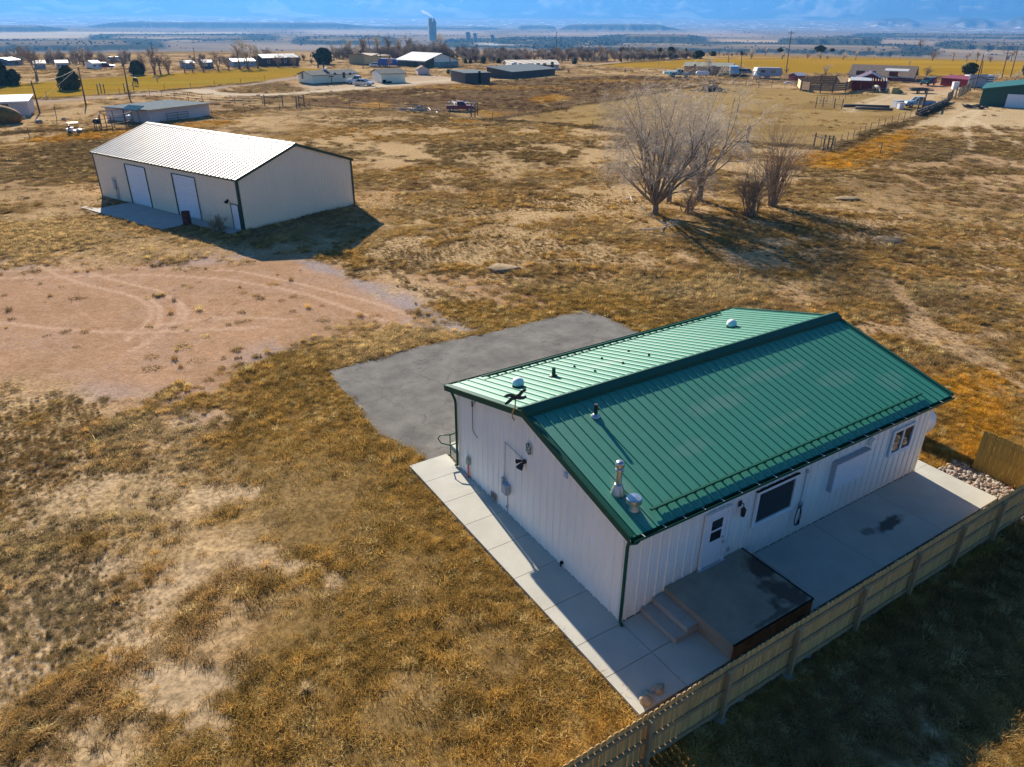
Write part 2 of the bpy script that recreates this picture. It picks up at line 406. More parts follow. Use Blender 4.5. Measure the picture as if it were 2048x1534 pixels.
# snow guards
for near, x0, x1 in ((True, 0.62, 11.44), (False, 0.84, 11.38)):
    s_ = MB(); cl = MB(); mp = roof_pt(near); t = OV + (0.02 if near else -.02)
    a, b = mp(x0, .085, t), mp(x1, .085, t)
    s_.box((x0, a[1] - .03, a[2] - .012), (x1, a[1] + .03, a[2] + .03))
    so = s_.build("snow_guard", M_TRIM, house)
    k = 0
    while True:
        x = -OG + .16 + .305 * k; k += 1
        if x > x1: break
        if x < x0: continue
        q = mp(x, .03, t); cl.box((x - .016, q[1] - .035, q[2] - .0), (x + .016, q[1] + .035, q[2] + .062))
        cl.box((x + .03, q[1] - .004, q[2] + .004), (x + .275, q[1] + .004, q[2] + .05))
    cl.build("clamp", M_TRIM, so)
# roof fittings
def roof_thing(x, y, z): return (x, y, z)
def rtop(x, y): return HE + SL * min(y, HW - y) + 0.06
v = MB(); z = rtop(1.44, 3.12); v.lathe([(.14, z - .03), (.12, z + .03), (.06, z + .07), (.055, z + .08)], (1.44, 3.12, 0), 14)
vo = v.build("vent_flashing", M_GALV, house, smooth=True); v = MB(); v.cyl((1.44, 3.12, z), (1.44, 3.12, z + .36), .052, n=14); v.build("vent_pipe", M_BLACK, house, smooth=False)
z = rtop(2.3, 6.18); v = MB(); v.lathe([(.15, z - .03), (.12, z + .04), (.06, z + .08), (.055, z + .30), (.05, z + .31)], (2.3, 6.18, 0), 14); v.build("vent_pipe", M_DGREEN, house)
for x, y in ((1.06, 6.23), (9.81, 6.05)):
    z = rtop(x, y); v = MB(); v.lathe([(.17, z - .05), (.17, z + .06), (.15, z + .08)], (x, y, 0), 18); b_ = v.build("tube_skylight", M_DARK, house)
    v = MB(); v.lathe([(.175, z + .075), (.18, z + .12), (.16, z + .20), (.10, z + .26), (.03, z + .285)], (x, y, 0), 18); v.build("dome", M_WHITE, b_, smooth=True)
# stove pipe and round vent at the near eave
x, y = 0.30, 0.80; z = rtop(x, y)
v = MB(); v.lathe([(.19, z - .08), (.17, z + .04), (.125, z + .16), (.10, z + .24), (.095, z + .26)], (x, y, 0), 16)
so = v.build("stove_pipe", M_GALV, house, smooth=True)
v = MB(); v.cyl((x, y, z + .2), (x, y, z + .74), .072, n=16); v.lathe([(.085, z + .60), (.10, z + .62), (.10, z + .67), (.085, z + .69)], (x, y, 0), 16); v.build("pipe", M_GALV, so)
v = MB(); v.lathe([(.10, z + .72), (.105, z + .74), (.105, z + .83), (.085, z + .87), (.02, z + .885)], (x, y, 0), 16); v.build("rain_cap", M_GALV, so, smooth=True)
x, y = 0.33, 0.27; z = rtop(x, y)
v = MB(); v.lathe([(.17, z - .08), (.14, z + .02), (.115, z + .10), (.115, z + .20)], (x, y, 0), 18); so = v.build("round_vent", M_GALV, house, smooth=True)
v = MB(); v.lathe([(.15, z + .16), (.18, z + .20), (.18, z + .26), (.185, z + .27), (.185, z + .31), (.16, z + .335), (.02, z + .345)], (x, y, 0), 24); v.build("vent_hood", M_GALV, so)
rg = random.Random(3)
for x, y in ((3.35, 6.53), (3.34, 5.52), (4.47, 6.56), (4.42, 5.51), (5.58, 6.56), (5.52, 5.55)):
    z = rtop(x, y); MB().lathe([(.035, z - .01), (.035, z + .05), (.015, z + .065)], (x, y, 0), 8).build("roof_anchor", M_DARK, house)
v = MB(); v.box((2.7, 5.6, rtop(0, 5.6) + .03), (2.71, 6.6, rtop(0, 6.6) + .03))
# aerial at the gable peak: bent mast and X-shaped panel
ax, ay = -0.30, 4.28
m_ = MB(); m_.tube([(-.30, 4.30, 3.70), (-.36, 4.32, 3.80), (-.37, 4.30, 3.95), (-.30, 4.28, 4.1), (-.29, 4.28, 4.36)], .018, 8)
ao = m_.build("aerial_mast", mat("brass_pipe", (0.42, 0.30, 0.10), rough=.4, metal=.6), house, smooth=True)
m_ = MB(); hub = Vector((-.29, 4.28, 4.40)); hx_ = Vector((math.cos(HYAW), -math.sin(HYAW), 0)); hn = Vector((-math.sin(HYAW), -math.cos(HYAW), .35)).normalized(); hz2 = hx_.cross(hn).normalized() * -1
if hz2.z < 0: hz2 = -hz2
for ends in (((0, 0), (.10, .05), (.17, .14), (.27, .20)), ((0, 0), (.12, -.03), (.20, -.02), (.28, .02)), ((0, 0), (-.12, .04), (-.20, .04), (-.29, .0)), ((0, 0), (-.10, -.05), (-.18, -.13), (-.27, -.19))):
    P_ = [Vector(e_) for e_ in ends]; L_ = []; Rr = []
    for i, p in enumerate(P_):
        d = (P_[min(i + 1, 3)] - P_[max(i - 1, 0)]).normalized(); n2 = Vector((-d.y, d.x)); wd = (.055, .045, .042, .03)[i]
        for lst, q in ((L_, p + n2 * wd), (Rr, p - n2 * wd)): lst.append(hub + hx_ * q.x + hz2 * q.y)
    m_.extrude(L_ + Rr[::-1], hn * .02)
m_.obox(hub, (.13, .05, .12), Matrix.Rotation(-HYAW, 3, 'Z'))
m_.build("aerial_panel", M_BLACK, ao)
# gable wall fittings (plane x = 0, facing -x)
def gcyl(mb, y, z, r, d, n=14): mb.cyl((-.02, y, z), (-.02 - d, y, z), r, n=n)
em = MB(); ey, ez = 4.0, 2.90
hexp = [(-.14, -.115), (0, -.21), (.14, -.115), (.14, .115), (0, .21), (-.14, .115)]
em.extrude([(-.030, ey + a, ez + b) for a, b in hexp], (-.012, 0, 0), 0)
eo = em.build("emblem", M_WHITE, house)
em = MB(); em.extrude([(-.0425, ey + a*.90, ez + b*.90) for a, b in hexp], (-.004, 0, 0)); em.build("emblem_ground", M_TRIM, eo)
em = MB()
def stroke(pts, w_=.0065):
    for (a0, b0), (a1, b1) in zip(pts[:-1], pts[1:]):
        d = Vector((0, a1-a0, b1-b0)).normalized(); n_ = Vector((0, -d.z, d.y)) * w_
        p, q = Vector((-.047, ey + a0*1.2, ez + b0*1.15)), Vector((-.047, ey + a1*1.2, ez + b1*1.15))
        em.extrude([p - n_, q - n_, q + n_, p + n_], (-.0015, 0, 0))
stroke([(-.078, -.072), (-.045, .115), (0.0, -.02), (.045, .115), (.078, -.072)])
stroke([(-.045, -.115), (-.012, .02)]); stroke([(.045, -.115), (.012, .02)]); stroke([(-.045, -.115), (0, -.06), (.045, -.115)], .007)
em.build("emblem_letter", M_WHITE, eo)
# floodlight with three heads, on a box
fl = MB(); gcyl(fl, 4.18, 2.40, .065, .06); fo = fl.build("floodlight", M_BLACK, house)
for dy, dz, dx in ((.20, -.03, .16), (.10, -.17, .18), (-.05, -.15, .20)):
    h_ = MB(); h_.tube([(-.06, 4.18, 2.40), (-.02 - dx*.5, 4.18 + dy*.5, 2.40 + dz*.4)], .02, 6)
    h_.cyl((-.02 - dx*.5, 4.18 + dy*.5, 2.40 + dz*.4), (-.02 - dx, 4.18 + dy, 2.40 + dz - .03), .035, .065, n=12); h_.build("lamp_head", M_BLACK, fo)
cd = MB(); cd.tube([(-.04, 4.2, 2.42), (-.04, 5.17, 2.50), (-.04, 5.19, 1.18)], .012, 6); cd.build("conduit", M_GREYBOX, house)
cd = MB(); cd.tube([(-.04, 5.04, .88), (-.04, 5.04, .12)], .016, 6); cd.tube([(-.04, 5.02, .42), (-.09, 5.02, .42), (-.09, 5.02, .36)], .03, 6); cd.build("conduit", M_GREYBOX, house)
bx_ = MB(); bx_.box((-.03, 4.92, .86), (-.17, 5.16, 1.20)); bx_.box((-.165, 4.93, .88), (-.185, 5.15, 1.19)); bo = bx_.build("electric_box", mat("grey_blue_enamel", (.30, .36, .42), rough=.45, var=.04), house)
bx_ = MB(); bx_.box((-.03, 5.20, 1.14), (-.11, 5.29, 1.28)); bx_.build("junction_box", M_GREYBOX, bo)
vt = MB(); vt.box((-.03, 5.62, .17), (-.05, 5.98, .38)); vo = vt.build("crawl_vent", mat("vent_tan", (.38, .30, .22), var=.1), house)
vt = MB()
for k in range(4): vt.box((-.048, 5.65, .20 + .045*k), (-.056, 5.95, .215 + .045*k))
vt.build("louvre", M_DARK, vo)
gb = MB(); gb.box((-.03, 7.24, .60), (-.12, 7.38, .80)); gb.lathe([(.04, .80), (.05, .84), (.03, .90)], (-.08, 7.31, 0), 10); go_ = gb.build("telephone_box", mat("sage_enamel", (.30, .36, .28), var=.08), house)
gb = MB(); gb.cyl((-.07, 7.31, .60), (-.07, 7.31, .06), .030, n=10); gb.build("orange_conduit", M_ORANGE, go_)
sg = MB(); sg.box((-.03, 2.27, 2.94), (-.06, 2.41, 3.08)); sg.build("blue_cover_plate", mat("pale_blue", (.35, .48, .62), var=.05), house)
cb = MB(); cb.tube([(-.03, 6.55, 3.28), (-.04, 6.85, 3.02), (-.04, 6.98, 2.86), (-.04, 7.02, 2.60), (-.04, 7.02, 1.98), (-.04, 6.96, 1.92), (-.05, 6.72, 1.84)], .010, 6); cb.cyl((-.06, 6.99, 2.98), (-.06, 6.99, 2.80), .022, n=8); cb.build("service_wire", M_CABLE, house)
sp_ = MB(); sp_.tube([(-.03, 2.29, .25), (-.10, 2.29, .25), (-.13, 2.29, .19)], .02, 6); sp_.cyl((-.09, 2.29, .27), (-.09, 2.29, .33), .045, n=8); sp_.build("tap", M_DARK, house)
# patio wall fittings (plane y = 0, facing -y)
def framed(name, x0, z0, x1, z1, fw, mats, parent, depth=.055, sash=None, pane=M_GLASS):
    fr = MB(); y1 = -.028; y0 = y1 - depth
    fr.box((x0, y0, z0), (x0 + fw, y1, z1)); fr.box((x1 - fw, y0, z0), (x1, y1, z1))
    fr.box((x0 + fw, y0, z1 - fw), (x1 - fw, y1, z1)); fr.box((x0 + fw, y0, z0), (x1 - fw, y1, z0 + fw))
    fr.box((x0 - .02, y0 - .015, z0 - .03), (x1 + .02, y1, z0 - .002))
    return fr
wd = framed("window", 4.34, 1.17, 5.94, 2.28, .085, None, None); wo = wd.build("window", M_WHITE, house)
pn = MB(); pn.box((4.42, -.045, 1.25), (5.86, -.035, 2.20)); pn.build("pane", M_GLASS, wo)
dc = MB(); dc.box((4.30, -.09, 2.285), (5.98, -.03, 2.31)); dc.build("drip_cap", M_DARK, wo)
wd = framed("window", 10.34, 1.34, 11.46, 2.22, .075, None, None); wd.box((10.86, -.075, 1.41), (10.93, -.03, 2.15)); wo = wd.build("window", M_WHITE, house)
for a, b in ((10.41, 10.86), (10.93, 11.39)):
    pn = MB(); pn.box((a, -.045, 1.41), (b, -.035, 2.15)); pn.build("pane", M_GLASS, wo)
# boarded opening with a white cover
cv = MB(); cv.box((7.52, -.16, 1.18), (9.00, -.03, 2.07)); co = cv.build("window_cover", M_WHITE, house)
cv = MB(); cv.box((7.46, -.19, 2.072), (9.04, -.03, 2.11)); cv.box((7.46, -.175, 1.16), (7.515, -.03, 2.07)); cv.build("cover_flashing", M_GREYBOX, co)
# door
dr = MB(); dr.box((2.48, -.09, .58), (2.57, -.028, 2.28)); dr.box((3.27, -.09, .58), (3.36, -.028, 2.28)); dr.box((2.57, -.09, 2.20), (3.27, -.028, 2.28)); dr.box((2.47, -.11, 2.285), (3.37, -.028, 2.305))
do = dr.build("door_frame", M_WHITE, house)
dr = MB(); dr.box((2.575, -.062, .59), (3.265, -.035, 2.195)); 
dl = dr.build("door", M_WHITE, house)
dr = MB()
for z0, z1 in ((1.36, 1.66), (1.71, 2.02)): dr.box((2.72, -.068, z0), (3.12, -.064, z1))
dr.build("pane", M_GLASS, dl)
dr = MB(); dr.box((2.67, -.078, 1.31), (2.72, -.062, 2.07)); dr.box((3.12, -.078, 1.31), (3.17, -.062, 2.07)); dr.box((2.72, -.078, 2.02), (3.12, -.062, 2.07)); dr.box((2.72, -.078, 1.31), (3.12, -.062, 1.36)); dr.box((2.72, -.078, 1.66), (3.12, -.062, 1.71)); dr.build("sash", M_WHITE, dl)
dr = MB(); dr.cyl((3.20, -.06, 1.22), (3.20, -.12, 1.22), .018, n=8); dr.lathe([(.01, -.15), (.033, -.14), (.036, -.12), (.02, -.105)], (3.20, 0, 1.22), 10, axis='Y') if False else dr.blob((3.20, -.135, 1.22), (.034, .03, .034), 1, 0, 8, 6); dr.build("handle", M_GALV, dl); MB().cyl((3.20, -.06, 1.36), (3.20, -.085, 1.36), .028, n=10).build("deadbolt", M_GALV, dl)
th_ = MB(); th_.box((2.44, -.13, .555), (3.40, -.028, .578)); th_.build("threshold", M_GREYBOX, house)
# coach lamp
lp = MB(); lp.box((3.67, -.03, 2.08), (3.77, -.05, 2.24)); lo_ = lp.build("wall_lamp", M_BLACK, house)
lp = MB(); lp.tube([(3.72, -.05, 2.2), (3.72, -.14, 2.22), (3.72, -.17, 2.12)], .014, 6); lp.lathe([(.03, 2.12), (.075, 2.06), (.07, 2.05), (.055, 1.86), (.03, 1.84)], (3.72, -.17, 0), 8); lp.build("lantern", M_BLACK, lo_)
rv = MB(); rv.lathe([(.03, -.15), (.13, -.14), (.15, -.09), (.15, -.03)], (9.22, 0, 2.22), 18, axis='Y') if False else rv.cyl((9.22, -.03, 2.22), (9.22, -.13, 2.22), .13, .115, n=18); rv.build("exhaust_hood", M_WALL, house)
cd = MB(); cd.tube([(6.32, -.045, 2.20), (6.33, -.045, 1.18)], .016, 6); cd.lathe([(.035, 2.18), (.05, 2.24), (.03, 2.29)], (6.32, -.06, 0), 8); co = cd.build("conduit", M_GREYBOX, house)
cd = MB(); cd.box((6.28, -.028, 1.02), (6.40, -.10, 1.20)); cd.build("outlet_box", M_GREYBOX, co)
cd = MB(); cd.box((3.50, -.03, .72), (3.58, -.065, .84)); cd.build("outlet_box", M_GREYBOX, house)
hs_ = MB(); lpz = []
for k in range(40):
    t = k / 39 * 2 * math.pi * 2; r = .30 + .04 * (k / 39)
    lpz.append((6.22 + .11 * math.sin(t) * (1 + .2 * math.sin(t*.5)), -.12 - .012 * math.sin(t * .5), .82 + r * math.cos(t)))
hs_.tube(lpz, .013, 6); hs_.tube([(6.34, -.10, 1.12), (6.30, -.12, 1.16), (6.22, -.125, 1.13)], .013, 6); hs_.cyl((6.33, -.12, .62), (6.33, -.12, .50), .028, n=8)
cable = hs_.build("extension_lead", M_CABLE, None, loc=(0, 0, 0)); cable.matrix_world = HM
tag(cable, "black power cord hanging in a loop from the outlet beside the large window", "extension lead")
bits = MB()
for k in range(7):
    bits.tube([(4.2 + .17*k + rg.uniform(-.05, .05), -.12 + rg.uniform(-.05, .05), .125), (4.3 + .17*k, -.10 + rg.uniform(-.08, .08), .135)], .014, 5)
bits.tube([(5.0, -.1, .12), (4.98, -.06, .35)], .02, 5)
# ---------------------------------------------------------------- slabs, landing, steps
slab = MB(); ZS = Z0; gp = .008
ys = [-2.24, -1.12, -.06, 1.28, 2.62, 3.95, 5.25, 6.52, 7.8, 8.93]
for a, b in zip(ys[:-1], ys[1:]): slab.box((-1.36, a + gp, -.05), (-gp, b - gp, ZS))
xs = [0.0, 2.6, 7.18, 10.12, 13.10]
for a, b in zip(xs[:-1], xs[1:]):
    if a == 0.0:
        slab.box((a + gp, -1.10, -.05), (b - gp, -.03, ZS)); slab.box((a + gp, -2.24, -.05), (b - gp, -1.12, ZS))
    else: slab.box((a + gp, -2.24, -.05), (b - gp, -.03, ZS))
slab.box((HL + .04, -.02, -.05), (13.10, 2.6, ZS)); slab.box((HL + .04, 2.62, -.05), (13.10, 5.6, ZS))
slab.box((-1.35, -2.23, -.06), (13.09, -.04, ZS - .03)); slab.box((-1.35, -2.2, -.06), (-.04, 8.92, ZS - .03))
add_stain(M_CONC, [(9.05, -1.22, .75, .30, .9), (8.25, -1.12, .35, .2, .55)], (.045, .042, .036))
so = slab.build("pavement", M_CONC); so.matrix_world = HM; so["kind"] = "structure"
porch = thing("concrete_porch", "raised concrete landing with two steps below the white back door, moss stained", "porch", (HX, HY, 0), HYAW)
M_LAND = mat("landing_concrete", (0.30, 0.255, 0.19), rough=0.92, var=0.14, scale=1.3, bump=0.2, bscale=50)
add_stain(M_LAND, [(3.95, -.75, .55, .7, .9), (3.7, -1.7, .75, .65, .85), (2.9, -2.15, 1.0, .12, .7), (3.9, -2.1, .5, .3, .8)], (.060, .036, .026))
l_ = MB(); l_.box((1.34, -2.25, ZS), (4.12, -.035, .552)); l_.build("landing", M_LAND, porch)
M_RSKIRT = mat("rust_stained_face", (.32, .135, .05), rough=.9, var=.3, scale=2.5, stretch=(1, 1, .5))
l_ = MB(); l_.box((1.345, -2.268, ZS), (4.12, -2.2505, .545)); l_.box((4.1205, -2.268, ZS), (4.136, -.036, .548)); l_.build("stained_face", M_RSKIRT, porch)
l_ = MB(); l_.box((1.335, -2.285, .5455), (4.15, -2.245, .566)); l_.box((4.115, -2.244, .5525), (4.15, -.036, .566)); l_.build("edge_strip", M_DARK, porch)
l_ = MB(); l_.box((.97, -1.23, ZS), (1.338, -.036, .40)); l_.build("step", M_CONC2, porch)
l_ = MB(); l_.box((.62, -1.235, ZS), (.968, -.037, .25)); l_.build("step", M_CONC2, porch)
l_ = MB(); l_.box((4.13, -1.32, ZS), (4.55, -.12, .26)); o_ = l_.build("concrete_step", M_CONC2); o_.matrix_world = HM; tag(o_, "loose low concrete step on the patio on the far side of the landing", "step")
# far entrance: steps and green rail (only its end shows)
en = thing("entrance_steps", "pale concrete entrance steps behind the far corner of the white house", "steps", (HX, HY, 0), HYAW)
l_ = MB(); l_.box((.35, HW + .06, 0), (.78, 9.35, .17)); l_.build("step", M_CONC, en)
l_ = MB(); l_.box((.79, HW + .06, 0), (3.4, 9.35, .34)); l_.build("landing", M_CONC, en)
hr = thing("handrail", "green tubular handrail on the entrance steps beside the asphalt", "handrail", (HX, HY, 0), HYAW)
hb = MB(); hb.tube([(.02, 8.66, .95), (-.22, 8.86, .93), (-.30, 8.90, .80), (-.22, 8.86, .62), (.02, 8.66, .55)], .022, 8)
hb.tube([(.02, 8.66, .95), (.5, 8.66, 1.0), (2.2, 8.66, 1.2)], .022, 8); hb.tube([(.02, 8.66, .55), (.5, 8.66, .6), (2.2, 8.66, .8)], .02, 8); hb.build("rail", M_TRIM, hr, smooth=True)
for x in (.02, 1.1, 2.1):
    hb = MB(); hb.cyl((x, 8.66, .0), (x, 8.66, 1.0 + .1*x), .022, n=8); hb.build("post", M_TRIM, hr)
# asphalt
asph = [(-1.05,17.25),(.8,17.4),(2.84,17.6),(4.9,17.4),(6.87,17.31),(9.5,17.35),(12.45,17.3),(12.62,15.5),(12.7,13.78),(12.9,11.5),(12.6,8.2),(2.5,8.0),(.1,8.0),(.1,8.94),(-.72,8.96),(-.75,9.41),(-1.05,10.2),(-1.1,10.65),(-1.35,11.5),(-1.44,12.5),(-1.25,14.0),(-1.2,15.6)]
ra = random.Random(8); pp = []
for i in range(len(asph)):
    (ax_, ay_), (bx2, by2) = asph[i], asph[(i+1) % len(asph)]
    n_ = max(1, int(math.hypot(bx2-ax_, by2-ay_) / .22)); rough = .0 if 8 <= i <= 13 else .085
    for k in range(n_):
        t = k / n_; pp.append((ax_ + (bx2-ax_)*t + ra.uniform(-rough, rough), ay_ + (by2-ay_)*t + ra.uniform(-rough, rough), .03))
ab = MB(); ab.extrude(pp, (0, 0, -.12)); ao_ = ab.build("asphalt", M_ASPH); ao_.matrix_world = HM; ao_["kind"] = "structure"
ASPH_W = [tuple(H2W(x, y)[:2]) for x, y in asph]
SLAB_W = [tuple(H2W(x, y)[:2]) for x, y in ((-1.36,-2.24),(13.1,-2.24),(13.1,5.6),(12.3,5.6),(12.3,7.95),(0,7.95),(0,8.93),(-1.36,8.93))]
ROCK_W = [tuple(H2W(x, y)[:2]) for x, y in ((-1.45,-2.26),(13.2,-2.26),(13.15,-.4),(14.15,-.9),(14.2,-3.1),(-1.5,-3.1))]
# ---------------------------------------------------------------- wooden fence
fence = thing("wooden_fence", "long dog-eared cedar board fence running along the patio with rails facing outward", "fence", (HX, HY, 0), HYAW)
FT, FY = 1.50, -3.10
posts = [-6.35, -4.2, -2.06, .06, 2.22, 4.60, 6.80, 8.84, 10.85, 12.8, 14.18]
rf = random.Random(5)
for i, (a, b) in enumerate(zip(posts[:-1], posts[1:])):
    p_ = MB(); x = a
    while x < b - .03:
        w_ = min(.138, b - x) - .006 - (.006 if i < 3 else 0); dz = rf.uniform(-.012, .012); dy = rf.uniform(-.003, .003)
        zb = .06 + rf.uniform(-.015, .015)
        p_.extrude([(x, FY + dy, zb), (x + w_, FY + dy, zb), (x + w_, FY + dy, FT - .04 + dz), (x + w_ - .03, FY + dy, FT + dz), (x + .03, FY + dy, FT + dz), (x, FY + dy, FT - .04 + dz)], (0, .018, 0))
        x += .144
    p_.build("board_panel", M_PICKET, fence)
    for z in (.22, .78, 1.30):
        r_ = MB(); r_.box((a - .0, FY - .006, z - .045), (b - .004, FY - .044, z + .045)); r_.build("rail", M_RAIL, fence)
for x in posts:
    p_ = MB(); p_.box((x - .045, FY - .045, -.05), (x + .045, FY - .135, 1.40)); po = p_.build("post", M_RAIL, fence)
    p_ = MB(); p_.blob((x, FY - .09, .0), (.17, .17, .05), int(x*7) + 60, .15, 10, 6); p_.build("footing", M_CONC2, po)
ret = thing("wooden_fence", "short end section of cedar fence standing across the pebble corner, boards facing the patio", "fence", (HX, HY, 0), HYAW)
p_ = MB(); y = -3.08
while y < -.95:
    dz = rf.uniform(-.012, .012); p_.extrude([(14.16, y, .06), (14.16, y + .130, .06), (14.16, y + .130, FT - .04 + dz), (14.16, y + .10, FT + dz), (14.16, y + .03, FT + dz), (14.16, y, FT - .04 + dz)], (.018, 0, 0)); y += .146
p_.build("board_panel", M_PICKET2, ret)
for z in (.22, .78, 1.30):
    r_ = MB(); r_.box((14.182, -3.0, z - .045), (14.22, -.96, z + .045)); r_.build("rail", M_RAIL, ret)
for y in (-1.0,):
    p_ = MB(); p_.box((14.222, y - .045, -.05), (14.31, y + .045, 1.40)); p_.build("post", M_RAIL, ret)
# boulders at the slab corner
M_STONE = mat("sandstone", (.40, .32, .23), rough=.9, var=.18, scale=4, bump=.4, bscale=18)
for (x, y, rx, ry, rz_2, lab) in ((-1.02, -2.06, .17, .12, .10, "rough tan sandstone lump on the sunny corner of the slab"), (-.60, -1.98, .16, .12, .04, "flat rounded grey sandstone lying in shade on the slab corner")):
    s_ = MB(); s_.blob((0, 0, rz_2*.7), (rx, ry, rz_2), int(rx*100), .34, 16, 10, freq=2.4); o_ = s_.build("boulder", M_STONE, None, smooth=True); o_.matrix_world = HM @ Matrix.Translation((x, y, ZS)) @ Matrix.Rotation(.4, 4, 'Z'); tag(o_, lab, "stone")
s_ = MB(); s_.extrude([(-1.2, -2.2, ZS + .0), (-.7, -2.2, ZS), (-.68, -2.1, ZS), (-1.15, -2.09, ZS)], (0, 0, .03))
# propane tank
pt = thing("propane_tank", "white horizontal propane tank in dry grass past the far end of the white house", "tank", tuple(H2W(14.45, 2.15)), HYAW + R(90))
b_ = MB(); b_.lathe([(.03, -1.42), (.22, -1.38), (.38, -1.28), (.47, -1.12), (.49, -.95), (.49, .95), (.47, 1.12), (.38, 1.28), (.22, 1.38), (.03, 1.42)], (0, 0, .78), 24, axis='X'); b_.build("tank_body", M_WHITE, pt, smooth=True)
b_ = MB(); b_.lathe([(.2, 1.26), (.2, 1.42), (.17, 1.47), (.03, 1.49)], (0, 0, 0), 14); b_.build("valve_cover", M_WHITE, pt)
for x in (-.8, .8):
    b_ = MB(); b_.box((x - .1, -.4, 0), (x + .1, .4, .36)); b_.build("leg", M_CONC2, pt)

# ---------------------------------------------------------------- the tan barn (local x along the door wall, y away)
BX, BY, BYAW = -33.7816, 59.8976, R(-35.481)
BW, BL, BHE, BHR = 10.28, 18.77, 3.48, 5.17
M_TAN = mat("tan_steel_siding", (0.88, 0.745, 0.555), rough=0.55, var=0.02, scale=.6)
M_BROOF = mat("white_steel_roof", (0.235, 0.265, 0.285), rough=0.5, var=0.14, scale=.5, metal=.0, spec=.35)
barn = thing("barn", "tan ribbed steel barn with white metal roof, green corner trim and two roll-up doors", "barn", (BX, BY, 0), BYAW)
BM = Matrix.Translation((BX, BY, 0)) @ Matrix.Rotation(BYAW, 4, 'Z')
def B2W(x, y, z=0): return BM @ Vector((x, y, z))
bs = (BHR - BHE) / (BW / 2)
def bz(y): return BHE + bs * min(y, BW - y)
w = MB()
ribbed(w, 0, BL, 0, BHE - .02, lambda s, o, z: (s, -o, z), pitch=.30, rh=.022, t0=.15)
ribbed(w, 0, BL, 0, BHE - .02, lambda s, o, z: (s, BW + o, z), pitch=.30, rh=.022, t0=.15)
ribbed(w, 0, BW, 0, lambda s: bz(s) - .02, lambda s, o, z: (BL + o, s, z), pitch=.30, rh=.022, t0=BW/2)
ribbed(w, 0, BW, 0, lambda s: bz(s) - .02, lambda s, o, z: (-o, s, z), pitch=.30, rh=.022, t0=BW/2)
w.build("wall", M_TAN, barn)
rf_ = MB()
for nr in (True, False):
    mp = (lambda s, o, t: (s, -.12 + t, BHE + bs*(t - .12) + .05 + o)) if nr else (lambda s, o, t: (s, BW + .12 - t, BHE + bs*(t - .12) + .05 + o))
    ribbed(rf_, -.12, BL + .12, 0, BW/2 + .12, mp, pitch=.46, rw=.06, rh=.038, t0=.03)
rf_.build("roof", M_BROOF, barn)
c_ = MB(); c_.extrude([(-.13, BW/2 - .22, BHR + .02), (-.13, BW/2, BHR + .11), (-.13, BW/2 + .22, BHR + .02)], (BL + .26, 0, 0)); c_.build("ridge_cap", M_BROOF, barn)
for gx in (-.12, BL + .12):
    for ya, yb in ((-.13, BW/2), (BW + .13, BW/2)):
        t = MB(); za, zb = BHE - bs*.13, BHR
        t.extrude([(gx - .02, ya, za - .12), (gx - .02, yb, zb - .12), (gx - .02, yb, zb + .07), (gx - .02, ya, za + .07)], (.04, 0, 0)); t.build("rake_trim", M_DGREEN, barn)
for y in (-.13, BW + .05):
    t = MB(); t.box((-.1, y, BHE - .10), (BL + .1, y + .08, BHE + .02)); t.build("eave_trim", M_DGREEN, barn)
for x in (0, BL):
    for y in (0, BW):
        sx = -1 if x == 0 else 1; sy = -1 if y == 0 else 1
        t = MB(); t.box((x + sx*.04, y + sy*.036, 0), (x - sx*.13, y + sy*.026, BHE - .1)); t.box((x + sx*.036, y + sy*.026, 0), (x + sx*.026, y - sy*.13, BHE - .1)); t.build("corner_trim", M_DGREEN, barn)
for x0, x1 in ((4.86, 7.52), (11.24, 13.94)):
    d_ = MB(); z = .12
    while z < 2.98:
        d_.extrude([(x0, -.045, z), (x0, -.060, z + .03), (x0, -.060, z + .20), (x0, -.045, z + .225)], (x1 - x0, 0, 0)); z += .225
    d_.box((x0, -.044, .10), (x1, -.030, 3.02))
    do = d_.build("roll_up_door", M_WHITE, barn)
    d_ = MB(); d_.box((x0 - .12, -.10, .0), (x0 - .005, -.028, 3.06)); d_.box((x1 + .005, -.075, .0), (x1 + .05, -.028, 3.06)); d_.box((x0, -.075, 3.035), (x1, -.028, 3.08)); d_.build("door_trim", M_DGREEN, do)
d_ = MB(); d_.box((17.83, -.05, .06), (18.57, -.032, 1.74)); do = d_.build("door", M_WHITE, barn)
d_ = MB(); d_.box((17.77, -.07, .0), (17.825, -.03, 1.80)); d_.box((18.575, -.07, 0), (18.62, -.03, 1.80)); d_.box((17.825, -.07, 1.745), (18.575, -.03, 1.80)); d_.build("door_frame", M_DGREEN, do)
d_ = MB(); d_.blob((17.92, -.09, .85), (.035, .035, .035), 2, 0, 8, 6); d_.build("handle", M_GALV, do)
l_ = MB(); l_.box((17.46, -.03, 1.86), (17.60, -.09, 2.02)); lo_ = l_.build("wall_lamp", M_DARK, barn)
for dx in (-.12, .13):
    l_ = MB(); l_.cyl((17.53 + dx*.4, -.1, 1.94), (17.53 + dx, -.24, 1.82), .04, .075, n=10); l_.build("lamp_head", M_DARK, lo_)
e_ = MB(); e_.box((2.52, -.03, .86), (2.80, -.17, 1.55)); e_.box((2.55, -.165, 1.52), (2.77, -.20, 1.80)); eo = e_.build("electric_box", M_GREYBOX, barn)
e_ = MB(); e_.cyl((2.66, -.09, .86), (2.66, -.09, 0), .035, n=8); e_.cyl((2.90, -.07, 1.1), (2.90, -.07, 0.0), .025, n=8); e_.build("conduit", M_GREYBOX, eo)
ap = MB(); ap.box((4.4, -3.25, -.05), (14.05, -.03, .055)); ap.box((14.06, -1.05, -.05), (18.72, -.03, .055)); ap.box((2.9, -3.2, -.05), (4.39, -2.6, .03))
